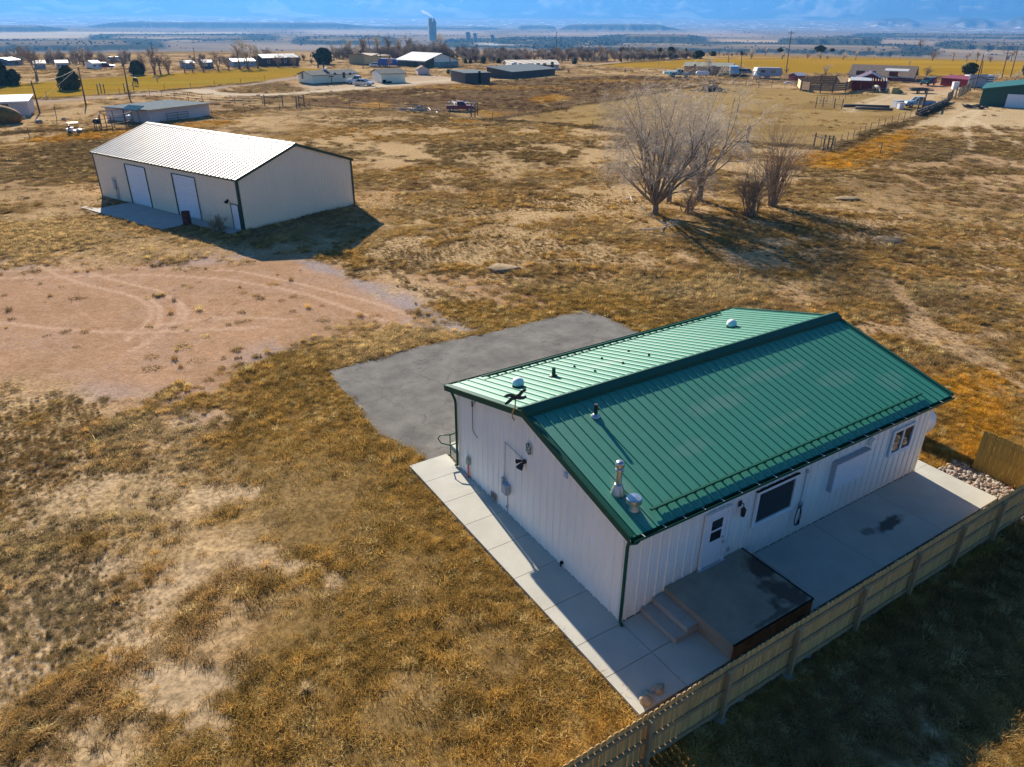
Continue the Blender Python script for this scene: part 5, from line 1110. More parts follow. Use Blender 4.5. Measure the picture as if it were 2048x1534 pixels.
def panel(parent, name, wall, s0, z0, s1, z1, L, D, mt, pr=.05, pane=None, fw=.08):
    """a door or window on a wall: f front (y=0), l left (x=0), r right (x=L)"""
    def bx(mb, a0, b0, a1, b1, p0, p1):
        if wall == 'f': mb.box((a0, -p1, b0), (a1, -p0, b1))
        elif wall == 'l': mb.box((-p1, a0, b0), (-p0, a1, b1))
        else: mb.box((L + p0, a0, b0), (L + p1, a1, b1))
    m = MB()
    if pane is None: bx(m, s0, z0, s1, z1, .0, pr)
    else:
        for r_ in ((s0, z0, s0 + fw, z1), (s1 - fw, z0, s1, z1), (s0 + fw, z0, s1 - fw, z0 + fw), (s0 + fw, z1 - fw, s1 - fw, z1)): bx(m, *r_, .0, pr)
    o = m.build(name, mt, parent)
    if pane is not None:
        m = MB(); bx(m, s0 + fw, z0 + fw, s1 - fw, z1 - fw, .0, pr * .5); m.build("pane", pane, o)
    return o
def bld(name, label, cat, A, B, depth, eave, ridge, style='gx', wall=M_CREAM, roof=M_SHING, over=.35, skirt=0, rt_=.12, trim=None, roofz=0.0):
    """A, B: ground points of the front wall, left and right. Returns (thing, length, depth)"""
    A = Vector(A); B = Vector(B); d = B - A; L = d.length; rz = math.atan2(d.y, d.x)
    t = thing(name, label, cat, A, rz); D = depth; W = MB()
    if style == 'gx':
        prof = [(0, 0), (D, 0), (D, eave), (D/2, ridge), (0, eave)]; W.extrude([(0, a, b) for a, b in prof], (L, 0, 0))
        q = (ridge - eave) / (D/2); R1 = MB()
        for ya, yb in ((-over, D/2), (D + over, D/2)):
            za = eave - q * over; R1.extrude([(-over, ya, za + .02), (-over, yb, ridge + .02), (-over, yb, ridge + rt_), (-over, ya, za + rt_)], (L + 2*over, 0, 0))
    elif style == 'gy':
        prof = [(0, 0), (L, 0), (L, eave), (L/2, ridge), (0, eave)]; W.extrude([(a, 0, b) for a, b in prof], (0, D, 0))
        q = (ridge - eave) / (L/2); R1 = MB()
        for xa, xb in ((-over, L/2), (L + over, L/2)):
            za = eave - q * over; R1.extrude([(xa, -over, za + .02), (xb, -over, ridge + .02), (xb, -over, ridge + rt_), (xa, -over, za + rt_)], (0, D + 2*over, 0))
    else:                                   # mono: eave = front height, ridge = back height
        W.extrude([(0, 0, 0), (0, D, 0), (0, D, ridge), (0, 0, eave)], (L, 0, 0)); q = (ridge - eave) / D; R1 = MB()
        R1.extrude([(-over, -over, eave - q*over + .02), (-over, D + over, ridge + q*over + .02), (-over, D + over, ridge + q*over + rt_), (-over, -over, eave - q*over + rt_)], (L + 2*over, 0, 0))
    W.build("wall", wall, t); R1.build("roof", roof, t)
    if trim is not None:
        m = MB()
        if style == 'gx': m.box((-over, -over - .03, eave - q*over - .06), (L + over, -over - .002, eave - q*over + .10))
        elif style == 'mono': m.box((-over, -over - .03, eave - q*over - .08), (L + over, -over - .002, eave - q*over + .12))
        else:
            for xa, xb in ((-over, L/2), (L + over, L/2)): m.extrude([(xa, -over - .03, eave - q*over - .1), (xb, -over - .03, ridge - .1), (xb, -over - .03, ridge + rt_ + .01), (xa, -over - .03, eave - q*over + rt_ + .01)], (0, .028, 0))
        m.build("fascia", trim, t)
    if skirt: m = MB(); m.box((-.03, -.03, 0), (L + .03, D + .03, skirt)); m.build("skirting", M_SKIRT, t)
    return t, L, D
def zat(u, v, X): return HZ(u, v, X)
WIN = lambda t, L, D, w, s0, z0, s1, z1, fr=M_WHITE: panel(t, "window", w, s0, z0, s1, z1, L, D, fr, .06, M_GLASS)
DOOR = lambda t, L, D, w, s0, z0, s1, z1, mt=M_WHITE: panel(t, "door", w, s0, z0, s1, z1, L, D, mt, .05)
def away(A, B, S):
    d = (Vector(B) - Vector(A)).normalized(); n = Vector((-d.y, d.x, 0)); return abs((Vector(S) - Vector(A)).dot(n))
# left side
A, B = G(-70, 236), G(61, 231); t, L, D = bld("stucco_shed", "low pale stucco shed with a white metal roof at the left picture edge", "shed", A, B, 7.0, zat(58, 203, B), zat(41, 190, G(41, 221)) * 1.0, 'mono', M_PINKST, M_WHITER, .3, trim=M_WHITE)
WIN(t, L, D, 'f', L - 3.4, 1.0, L - 2.3, 1.8); DOOR(t, L, D, 'f', L - 6.2, 0, L - 5.2, 2.0, M_DARKW)
A, B = G(301, 247), G(421, 231); t, L, D = bld("stucco_shed", "long low stucco shed with grey slanted roof behind the tan barn", "shed", A, B, away(A, B, G(277, 232)), zat(300, 221, A), zat(277, 209, G(280, 233)), 'mono', M_PINKST, M_GREYR, .35, trim=M_WOODL)
m = MB(); m.extrude([(-1.3, .5, 1.75), (-1.3, 3.6, 1.75), (-.02, 3.6, 2.2), (-.02, .5, 2.2)], (0, 0, .08)); m.build("awning", M("faded_blue_sheet", (.06, .14, .20), rough=.9, spec=.0), t)
for yy in (.6, 3.5): m = MB(); m.cyl((-1.2, yy, 0), (-1.2, yy, 1.75), .05, n=6); m.build("awning_post", M_POST, t)
m = MB()
for zz in (.35, .7, 1.05): m.cyl((2.6, -.35, zz), (6.4, -.35, zz), .035, n=6)
for xx in (2.6, 4.5, 6.4): m.cyl((xx, -.35, 0), (xx, -.35, 1.1), .035, n=6)
o = m.build("pipe_gate", M("green_gate_pipe", (.03, .12, .09))); o.location = A; o.rotation_euler = t.rotation_euler; tag(o, "green pipe gate panel leaning against the long stucco shed", "gate")
hb = thing("hay_bale", "round rust-coloured old hay stack at the left edge before the stucco shed", "hay", G(6, 246)); m = MB(); m.blob((0, 0, .85), (2.6, 1.7, 1.35), 4, .10, 20, 12, freq=1.2); m.build("stack", M_ORHAY, hb, smooth=True)
# pen of pipe posts with two water barrels
pn_ = thing("pipe_corral", "small corral of rusty pipe posts between the barn roof and the stucco shed", "corral", G(226, 254)); O_ = G(226, 254)
pp_ = [G(u, v) - O_ for u, v in ((203, 258), (214, 256), (226, 259), (253, 255), (268, 250), (252, 244), (229, 247), (203, 250))]
for a in pp_: m = MB(); m.cyl((a.x, a.y, 0), (a.x, a.y, 1.75), .055, n=6); m.build("post", M_STEELP, pn_)
m = MB()
for a, b in zip(pp_, pp_[1:] + pp_[:1]):
    for z in (.7, 1.7): m.cyl((a.x, a.y, z), (b.x, b.y, z), .03, n=5)
m.build("rail", M_STEELP, pn_)
for (u, v, lab, mt) in ((197, 258, "dark round water barrel on a stand outside the pipe corral's left corner", M_BLACK), (262, 250, "grey-blue barrel on a stand by the pipe corral's right end", M_GREYBOX)):
    b_ = thing("water_barrel", lab, "barrel", G(u, v)); m = MB(); m.lathe([(.05, -.42), (.30, -.40), (.36, 0), (.30, .40), (.05, .42)], (0, 0, .95), 14, axis='X'); m.build("drum", mt, b_, smooth=True)
    m = MB()
    for x in (-.3, .3):
        for y in (-.2, .2): m.box((x - .04, y - .04, 0), (x + .04, y + .04, .7))
    m.build("stand", M_POST, b_)
# golf cart
gcx = thing("golf_cart", "white golf cart with canopy and a dark seat behind the tan barn", "golf cart", G(150, 266), .25); gcx.scale = (.68,) * 3; m = MB()
m.extrude([(-1.15, -.55, .35), (1.15, -.55, .35), (1.25, -.55, .62), (.75, -.55, .80), (.3, -.55, .55), (-.25, -.55, .55), (-.3, -.55, .85), (-1.2, -.55, .85)], (0, 1.1, 0)); m.build("body", M_WHITE, gcx)
m = MB(); m.box((-.75, -.5, .86), (-.1, .5, 1.0)); m.box((-.85, -.5, .9), (-.7, .5, 1.4)); m.build("seat", M_BLACK, gcx)
m = MB(); m.box((-.9, -.6, 1.78), (.85, .6, 1.86)); m.build("canopy", M_WHITE, gcx); m = MB()
for x in (-.85, .75):
    for y in (-.52, .52): m.cyl((x, y, .7), (x * .95, y, 1.8), .025, n=6)
m.build("canopy_frame", M_BLACK, gcx)
for x in (-.78, .8):
    for y in (-.55, .55): m = MB(); m.cyl((x, y - .09, .24), (x, y + .09, .24), .24, n=14); m.build("wheel", M_TYRE, gcx)
for (u, v, s_, lab) in ((78, 245, .5, "dark boulder on bare ground left of the golf cart, nearer the hay stack"), (128, 240, .35, "small grey stone on bare ground above the golf cart"), (46, 238, .4, "brown stone beside the corner of the left stucco shed")):
    m = MB(); m.blob((0, 0, s_*.35), (s_, s_*.8, s_*.5), int(u), .25, 10, 7); o = m.build("boulder", M_STONE, None, smooth=True, loc=G(u, v)); tag(o, lab, "stone")
# cream house, garage, cars
A, B = G(626, 169.5), G(716, 164.2); t, L, D = bld("house", "long cream ranch house with grey shingle roof and white chimney box", "house", A, B, away(A, B, G(597, 166.5)), zat(625, 151, A), zat(607, 143, G(611, 168)), 'gx', M_CREAM, M_SHING, .35, .25)
for s0, s1, z0, z1 in ((L*.46, L*.485, 1.7, 2.35), (L*.655, L*.685, .9, 2.35), (L*.80, L*.825, 1.5, 2.2)): WIN(t, L, D, 'f', s0, z0, s1 + .5, z1)
WIN(t, L, D, 'l', D*.62, .9, D*.76, 2.4); DOOR(t, L, D, 'f', L*.90, .3, L*.95, 2.3)
zc = zat(658, 133, G(660, 162)); m = MB(); m.box((L*.40, D*.40, 2.8), (L*.47, D*.58, zc)); o = m.build("chimney", M_WHITE, t)
for fx in (.25, .37): m = MB(); m.cyl((L*fx, D*.34, 3.2), (L*fx, D*.34, 4.3), .18, n=8); m.build("roof_vent", M_SHING, t)
ms = thing("mailbox_stand", "dark utility post with a box in front of the cream house wall", "post", G(664, 168)); m = MB(); m.box((-.06, -.06, 0), (.06, .06, 1.7)); m.box((-.5, -.1, 1.5), (.5, .1, 1.75)); m.build("post", M_POST, ms)
A, B = G(763, 166.8), G(811, 165.3); D0 = away(A, B, G(735, 163)); t, L, D = bld("garage", "cream garage with dark grey shingle roof and white door on its gable", "garage", A, B, D0, zat(763, 148, A), zat(747.5, 138.5, G(749, 164.5)), 'gx', M_CREAM, M_SHING, .3, 0)
panel(t, "garage_door", 'l', D*.16, .05, D*.80, 2.3, L, D, M_WHITE, .06)
for x, w_, h_ in ((.6, .9, .9), (L*.3, 1.3, .45)):
    m = MB(); m.blob((x, -.5, h_*.45), (w_*.5, .4, h_*.5), int(x*9), .3, 8, 6); o = m.build("clutter", M_DARK, None); o.location = A; o.rotation_euler = t.rotation_euler; tag(o, "dark bin by the corner of the cream garage" if x < 1 else "low dark barrow along the cream garage wall", "bin")
def wheel(parent, x, y, r=.33, w_=.2):
    m = MB(); m.cyl((x, y - w_/2, r), (x, y + w_/2, r), r, n=16); o = m.build("wheel", M_TYRE, parent); m = MB(); m.cyl((x, y - w_/2 - .01, r), (x, y + w_/2 + .01, r), r*.58, n=12); m.build("rim", M_GALV, o)
def vehicle(name, label, cat, loc, rz, kind, paint, sc=1.0):
    """profile along x (front = +x); kinds: sedan, pickup, suv, van"""
    t = thing(name, label, cat, loc, rz); t.scale = (sc, sc, sc)
    pr = {'sedan': ([(-2.25, .35), (2.2, .35), (2.3, .55), (2.2, .78), (1.1, .92), (-1.45, .95), (-2.2, .90), (-2.3, .6)], [(-1.75, .93), (1.05, .90), (.25, 1.40), (-.95, 1.42)], (-1.4, 1.4), .85),
          'pickup': ([(-2.6, .45), (2.55, .45), (2.62, .75), (2.5, 1.02), (1.25, 1.10), (.98, 1.12), (-.5, 1.12), (-.5, 1.08), (-2.6, 1.08)], [(-.55, 1.11), (1.15, 1.09), (.6, 1.72), (-.42, 1.74)], (-1.6, 1.7), .92),
          'suv': ([(-2.3, .45), (2.3, .45), (2.36, .75), (2.2, 1.05), (1.15, 1.12), (-2.3, 1.14)], [(-2.22, 1.12), (1.2, 1.10), (.6, 1.74), (-2.05, 1.76)], (-1.45, 1.5), .92),
          'van': ([(-2.7, .4), (2.7, .4), (2.75, .8), (2.55, 1.25), (2.0, 2.2), (-2.7, 2.25)], [(1.2, 1.35), (2.48, 1.32), (2.06, 2.02), (1.2, 2.04)], (-1.7, 1.8), .98)}[kind]
    body, cab, axl, hw = pr; m = MB(); n = len(body)
    P = [(x, -hw, z) for x, z in body] + [(x, hw, z) for x, z in body]; ins = .06
    m.add([(x, -hw + (ins if z > .95 else 0), z) for x, z in body] + [(x, hw - (ins if z > .95 else 0), z) for x, z in body], [tuple(range(n - 1, -1, -1)), tuple(range(n, 2*n))] + [(k, (k+1) % n, n + (k+1) % n, n + k) for k in range(n)])
    m.build("body", paint, t)
    def cabin(w0, w1, grow_): return [(x * grow_, s * (w0 if z < (1.3 if kind != 'van' else 1.6) else w1), z) for s in (-1, 1) for x, z in cab]
    m = MB(); q = cabin(hw - .07, hw - .22, 1.0); k = len(cab); m.add(q, [tuple(range(k - 1, -1, -1)), tuple(range(k, 2*k))] + [(i, (i+1) % k, k + (i+1) % k, k + i) for i in range(k)]); m.build("window", M_GLASS, t)
    zt = max(z for x, z in cab); xs_ = [x for x, z in cab if z > zt - .08]
    m = MB(); m.box((min(xs_) - .02, -hw + .2, zt - .01), (max(xs_) + .02, hw - .2, zt + .04))
    for s in (-1, 1):
        for x0_, x1_ in ((cab[1][0], cab[2][0]), (cab[0][0], cab[3][0])):
            m.cyl((x0_, s * (hw - .08), cab[1][1]), (x1_, s * (hw - .22), zt), .05, n=6)
        xm = (min(xs_) + max(xs_)) / 2; m.cyl((xm, s * (hw - .075), cab[1][1]), (xm, s * (hw - .215), zt), .04, n=6)
    m.build("cabin_roof", paint, t)
    if kind == 'pickup':
        m = MB(); m.box((-2.5, -hw + .12, 1.082), (-.6, hw - .12, 1.09)); m.build("truck_bed", M_DARK, t)
    for x in axl:
        for s in (-1, 1): wheel(t, x, s * (hw - .10), .36 if kind != 'sedan' else .32)
    xf = max(x for x, z in body)
    for s in (-1, 1): m = MB(); m.box((xf - .14, s * (hw - .16) - .14, .66), (xf + .012, s * (hw - .16) + .14, .82)); m.build("headlight", M_WHITE, t)
    m = MB(); m.box((xf - .1, -hw + .05, .42), (xf + .06, hw - .05, .58)); m.build("bumper", M_BLACK, t)
    return t
P_SIL = mat("silver_paint", (.50, .54, .58), rough=.25, metal=.5, var=.02, coat=.5); P_WHT = mat("white_car_paint", (.75, .76, .77), rough=.25, var=.02, coat=.5); P_RED = mat("faded_red_paint", (.22, .012, .035), rough=.35, var=.08); P_TEAL = mat("teal_paint", (.02, .22, .25), rough=.3, var=.05); P_NAVY = mat("dark_blue_paint", (.02, .03, .07), rough=.25, var=.03, coat=.4); P_LBL = mat("light_blue_paint", (.25, .38, .5), rough=.3, var=.04)
vehicle("parked_car", "silver sedan parked in front of the cream garage", "car", G(727, 171.8), -.12, 'sedan', P_SIL, .98); vehicle("pickup_truck", "white pickup truck parked between cream house and garage, behind the sedan", "pickup", G(717, 168), 3.05, 'pickup', P_WHT, 1.0)
A, B = G(836, 149.8), G(859, 149.5); t, L, D = bld("garden_shed", "small pale pink shed with tan roof right of the cream garage", "shed", A, B, 3.6, zat(836, 139, A), zat(846, 133, A), 'gy', M("pale_pink_siding", (.66, .52, .48), var=.04), M_TANROOF, .15); WIN(t, L, D, 'f', L*.15, 1.3, L*.3, 1.8)
# white pole barn, its open left part drawn as dark panels
A, B = G(851, 136), G(917, 132.7); nB_ = Vector((-(B - A).y, (B - A).x, 0)).normalized()
eh, rh = zat(851, 122.5, A), zat(882, 107, A.lerp(B, .48))
t, L, D = bld("pole_barn", "large white-roofed pole barn open on its left, in front of the bare poplars", "barn", A, B, 14, eh, rh, 'gy', M("pale_barn_siding", (.80, .80, .72), var=.04), M_WHITER, .3, trim=M_DGREEN)
m = MB(); m.box((L*.27, -.06, 0), (L, -.01, 1.5)); m.build("wainscot", M("teal_stained_siding", (.22, .36, .36), var=.3, scale=.6), t)
m = MB(); m.extrude([(.02, -.05, 0), (L*.26, -.05, 0), (L*.26, -.05, eh + (rh - eh)*.50), (.02, -.05, eh - .05)], (0, .04, 0)); m.box((-.05, .2, 0), (-.01, D - .1, eh - .3)); m.build("bay_shade_panel", M("bay_shade", (.07, .075, .05), var=.3, scale=.5), t)  # dark panels on the closed walls stand in for shade inside the bay
for yy in (0, D*.33, D*.66, D): m = MB(); m.cyl((-.12, yy, 0), (-.12, yy, eh), .11, n=6); m.build("post", M_POST, t)
# tan house behind, blue-tarped camper
A, B = G(728, 129.5), G(756, 128); t, L, D = bld("house", "small tan house with dark brown roof among bare trees behind the garage", "house", A, B, 7, 3.0, zat(742, 113, A), 'gy', M_TANH, M_BROWND, .4)
A, B = G(756.6, 128), G(779, 127); t, L, D = bld("house_wing", "dark-roofed low wing right of the small tan house", "house", A, B, 6, 2.4, zat(766, 111, A), 'gx', M_TANH, M_BROWND, .4)
tc_ = thing("covered_camper", "camper trailer under a bright blue tarp left of the white pole barn", "camper", G(776, 134), .05); m = MB(); m.extrude([(-2.9, -1.1, .5), (2.7, -1.1, .5), (3.1, -1.1, 1.3), (2.4, -1.1, 2.3), (-2.4, -1.1, 2.45), (-2.9, -1.1, 1.8)], (0, 2.2, 0)); m.build("tarp", M_TARP, tc_)
for x in (-1, -.3): wheel(tc_, x, -1.0, .36)
for (u, v, k_, lab) in ((752, 134, 'sedan', "white old car standing left of the blue-tarped camper"), (759, 133, 'pickup', "pale pickup nosed against the blue-tarped camper")): vehicle("parked_car", lab, "car", G(u, v), .2, k_, P_WHT, .9)
# weathered shed
A, B = G(931, 167.5), G(980, 166); t, L, D = bld("weathered_shed", "dark weathered board shed with flat metal roof in the gravel yard", "shed", A, B, 9, zat(931, 147, A), zat(935, 142, G(935, 164)) * .98, 'mono', M_DARKW, M_GREYR, .25); DOOR(t, L, D, 'f', L*.52, 0, L*.62, 2.6, M_DARK)
# striped-roof house and dark low shed
A, B = G(1017, 140.5), G(1117, 140); t, L, D = bld("long_house", "long pale building whose metal roof is striped blue, tan and white", "house", A, B, 9, zat(1017, 129.5, A), zat(1017, 129.5, A) + 1.0, 'gx', M_PINKST, None or M_WHITER, .4, trim=M("orange_fascia", (.55, .25, .05)))
def stripes():
    m, nt, N, L_, P = _nt("striped_roof"); tc = N.new("ShaderNodeTexCoord"); sx = N.new("ShaderNodeSeparateXYZ"); L_.new(tc.outputs["Object"], sx.inputs[0]); ad = N.new("ShaderNodeMath"); ad.operation = 'ADD'; L_.new(sx.outputs[0], ad.inputs[0]); L_.new(sx.outputs[1], ad.inputs[1])
    w_ = N.new("ShaderNodeMath"); w_.operation = 'MULTIPLY'; w_.inputs[1].default_value = .34; L_.new(ad.outputs[0], w_.inputs[0]); fr = N.new("ShaderNodeMath"); fr.operation = 'FRACT'; L_.new(w_.outputs[0], fr.inputs[0])
    rp = N.new("ShaderNodeValToRGB"); rp.color_ramp.interpolation = 'CONSTANT'; e = rp.color_ramp.elements; e[0].color = (.80, .66, .42, 1); e[1].position = .38; e[1].color = (.20, .42, .55, 1); x = e.new(.58); x.color = (.85, .45, .14, 1); x = e.new(.8); x.color = (.86, .82, .74, 1); L_.new(fr.outputs[0], rp.inputs[0]); L_.new(rp.outputs[0], P.inputs["Base Color"]); P.inputs["Roughness"].default_value = .6; return m
[c for c in t.children if c.name.startswith("roof")][0].data.materials[0] = stripes()
for f in (.06, .2, .38, .43, .55, .68): WIN(t, L, D, 'f', L*f, 1.0, L*f + 1.1, 1.9)
DOOR(t, L, D, 'f', L*.10, .1, L*.10 + 1, 2.1); panel(t, "garage_door", 'f', L*.84, .1, L*.90, 2.2, L, D, M_GRN, .05)
A, B = G(1024, 157.5), G(1110, 149.5); t, L, D = bld("low_shed", "low dark brown shed with a grey-blue metal roof in front of the striped house", "shed", A, B, 8, zat(1024, 144.5, A), zat(1024, 144.5, A) + .9, 'mono', M_DARKW, M_GREYR, .3)
# brown house and its yard
A, B = G(1367, 148.5), G(1462, 151); t, L, D = bld("house", "long brown manufactured house with grey-green roof, a leafless tree in front", "house", A, B, 9, zat(1367, 132, A), zat(1367, 126, A), 'gx', M_BROWNW, M("grey_green_shingle", (.20, .22, .18), rough=.95, var=.1), .3, .4)
WIN(t, L, D, 'f', L*.20, 1.2, L*.25, 2.6, M("red_window_frame", (.45, .06, .05)))
for f in (.4, .56, .78): WIN(t, L, D, 'f', L*f, 1.3, L*f + 1.3, 2.4)
vehicle("pickup_truck", "teal old pickup parked left of the brown house", "pickup", G(1358, 154), .05, 'pickup', P_TEAL, 1.05)
bo = thing("boat_trailer", "white boat on a trailer behind the teal pickup", "boat", G(1341, 152.5), .05); m = MB(); m.extrude([(-2, -.8, .6), (1.6, -.8, .6), (2.5, -.4, 1.1), (2.4, -.4, 1.2), (-2, -.9, 1.25)], (0, 1.6, 0)); m.build("hull", P_WHT, bo); wheel(bo, -.5, -.8, .3)
for (u, v, lab, s_) in ((1404, 154.5, "white propane tank on the grass before the brown house", 1.25),):
    p2 = thing("propane_tank", lab, "tank", G(u, v), .05); p2.scale = (s_,) * 3; m = MB(); m.lathe([(.03, -1.42), (.25, -1.38), (.40, -1.25), (.48, -1.0), (.48, 1.0), (.40, 1.25), (.25, 1.38), (.03, 1.42)], (0, 0, .75), 16, axis='X'); m.build("tank_body", M_WHITE, p2, smooth=True)
    for x in (-.8, .8): m = MB(); m.box((x - .1, -.3, 0), (x + .1, .3, .35)); m.build("leg", M_CONC2, p2)
vehicle("camper_van", "white and grey camper van parked at the end of the brown house", "van", G(1466, 152.5), -1.75, 'van', P_SIL, 1.15); vehicle("parked_car", "dark blue car parked right of the camper van", "car", G(1492, 151), .0, 'suv', P_NAVY, .95); vehicle("pickup_truck", "pale pickup parked left of the camper trailer on the right", "pickup", G(1514, 157), -1.9, 'pickup', P_LBL, .95)
cp_ = thing("camper_trailer", "grey camper trailer with clutter beside the pale pickup", "camper", G(1533, 157), .1); m = MB(); m.extrude([(-3.4, -1.2, .6), (3.2, -1.2, .6), (3.7, -1.2, 1.4), (3.2, -1.2, 2.6), (-3.2, -1.2, 2.7), (-3.5, -1.2, 1.8)], (0, 2.4, 0)); m.build("body", M_GREYBOX, cp_)
m = MB(); m.box((-2.4, -1.24, 1.5), (-1.2, -1.2, 2.1)); m.box((.4, -1.24, 1.5), (1.6, -1.2, 2.1)); m.build("window", M_GLASS, cp_); wheel(cp_, 0, -1.15, .36); wheel(cp_, -.8, -1.15, .36)
# red farm
A, B = G(1698, 158), G(1823, 163); t, L, D = bld("house", "long low red ranch house with tan shingle roof at the right", "house", A, B, 10, zat(1698, 148, A) * .9, zat(1760, 131, G(1760, 158)), 'gx', M_RED, M_TANROOF, .5, trim=M_WHITE)
for f in (.09, .27, .62): WIN(t, L, D, 'f', L*f, 1.0, L*f + 2.2, 2.2)
m = MB(); m.extrude([(L*.56, -2.6, 2.35), (L*.56, -.02, 2.75), (L*.93, -.02, 2.75), (L*.93, -2.6, 2.35)], (0, 0, .1)); m.build("porch_roof", M_WHITER, t)
A, B = G(1702, 180), G(1772, 182.5); hB = zat(1702, 161, A); t, L, D = bld("red_barn", "red barn with plum roof, white trim and a lean-to shade over two horses", "barn", A, B, 8, hB, zat(1745, 145.5, G(1738, 181)), 'gy', M_RED, M_PLUM, .25, trim=M_WHITE)
m = MB(); m.box((L + .01, .2, .05), (L + .06, D - .2, hB - .15)); m.build("side_cladding", M_PINKW, t); m = MB(); m.box((L - .12, -.04, 0), (L + .08, -.005, hB)); m.box((L + .062, 0, 0), (L + .09, .2, hB)); m.build("corner_trim", M_WHITE, t)
m = MB(); m.extrude([(-.6, -3.2, 2.1), (-.6, -.3, 2.6), (L*.52, -.3, 2.6), (L*.52, -3.2, 2.1)], (0, 0, .08)); m.build("lean_to_roof", M_WHITER, t)
for k in range(6): m = MB(); x = L*.55 + k * L*.075; m.extrude([(x, -3.2, 2.1), (x, -.3, 2.6), (x + .12, -.3, 2.6), (x + .12, -3.2, 2.1)], (0, 0, .12)); m.build("rafter", M_WOODL, t)
for x in (-.5, L*.25, L*.55, L*.95): m = MB(); m.cyl((x, -3.1, 0), (x, -3.1, 2.1), .07, n=6); m.build("lean_to_post", M_POST, t)
A, B = G(1594, 163.5), G(1610, 163); t, L, D = bld("tool_shed", "tiny red shed with a white metal roof left of the round pen", "shed", A, B, 3.2, zat(1594, 152, A), zat(1594, 147, A), 'gx', M_RED, M_WHITER, .15)
A, B = G(1880, 170.5), G(1934, 175); t, L, D = bld("red_shed", "red steel shed with a red roof and white corner trim at the right", "shed", A, B, 6.5, zat(1880, 156, A), zat(1884, 149, G(1884, 168)), 'gx', M_RED, M_REDROOF, .2); m = MB(); m.box((L - .1, -.05, 0), (L + .06, -.005, 2.9)); m.box((L + .005, 0, 0), (L + .05, .25, 2.9)); m.build("corner_trim", M_WHITE, t); m = MB(); m.box((L + .005, .3, 0), (L + .05, 6.2, 2.7)); m.build("end_cladding", M("pale_end_cladding", (.55, .50, .50)), t)
st = thing("stock_trailer", "white livestock trailer parked behind the right red shed", "trailer", G(1954, 172), .1); m = MB(); m.box((-3, -1.1, .5), (3, 1.1, 2.4)); m.build("body", P_WHT, st); m = MB()
for z in (.95, 1.4, 1.85): m.box((-2.9, -1.13, z), (2.9, -1.101, z + .14))
m.build("air_slot", M_DARK, st)
for x in (-.6, .4): wheel(st, x, -1.05, .36)
vehicle("parked_car", "dark teal off-road car with pale hood parked on the red farm's drive", "car", G(1855, 170.5), -2.5, 'suv', mat("dark_teal_paint", (.03, .12, .12), rough=.3), .95)
m = MB(); m.box((-.55, -.45, 0), (.55, .45, .45)); m.box((-.5, -.42, .452), (.52, .42, .9)); o = m.build("hay_bale", M_HAYB, None, loc=G(1787, 187)); o.scale = (1.5, 1.5, 1.3); tag(o, "square stack of straw-coloured hay bales beside the red barn", "hay")
dr_ = thing("old_trailer", "old flat trailer piled with grey timber in the red farm yard", "trailer", G(1838, 186), .15); m = MB(); m.box((-2.6, -1, .45), (2.6, 1, .6)); m.build("deck", M_POST, dr_); m = MB()
for k in range(9): m.obox((random.Random(k).uniform(-.6, .6), -.8 + k*.2, .7 + (k % 3)*.13), (4.0, .16, .1), Matrix.Rotation(.04*(k-4), 3, 'Z'))
m.build("timber", M_DARKW, dr_); wheel(dr_, -1, -1, .33); wheel(dr_, .9, -1, .33)
# round pen of boards
pen = thing("round_pen", "round horse pen of dark pine boards on posts left of the red barn", "pen", G(1645, 178)); O_ = G(1645, 178); pts = [(1594, 176), (1600, 182), (1618, 184.5), (1640, 185.5), (1664, 186), (1690, 184.5), (1700, 180), (1694, 173.5), (1670, 170), (1640, 169.2), (1612, 171)]
Q_ = [G(u, v) - O_ for u, v in pts]
for i, (a, b) in enumerate(zip(Q_, Q_[1:] + Q_[:1])):
    d = b - a; L_ = d.length; rot = Matrix.Rotation(math.atan2(d.y, d.x), 3, 'Z'); m = MB()
    for z in (.35, .75, 1.15, 1.55): m.obox((a + b) / 2 + Vector((0, 0, z + .2)), (L_ - .1, .05, .36), rot)
    m.build("board_panel", M_WOODL if i in (0, 6) else M_WOOD, pen)
    m = MB(); m.cyl(a, a + Vector((0, 0, 2.15)), .12, n=6); m.build("post", M_DARKW, pen)
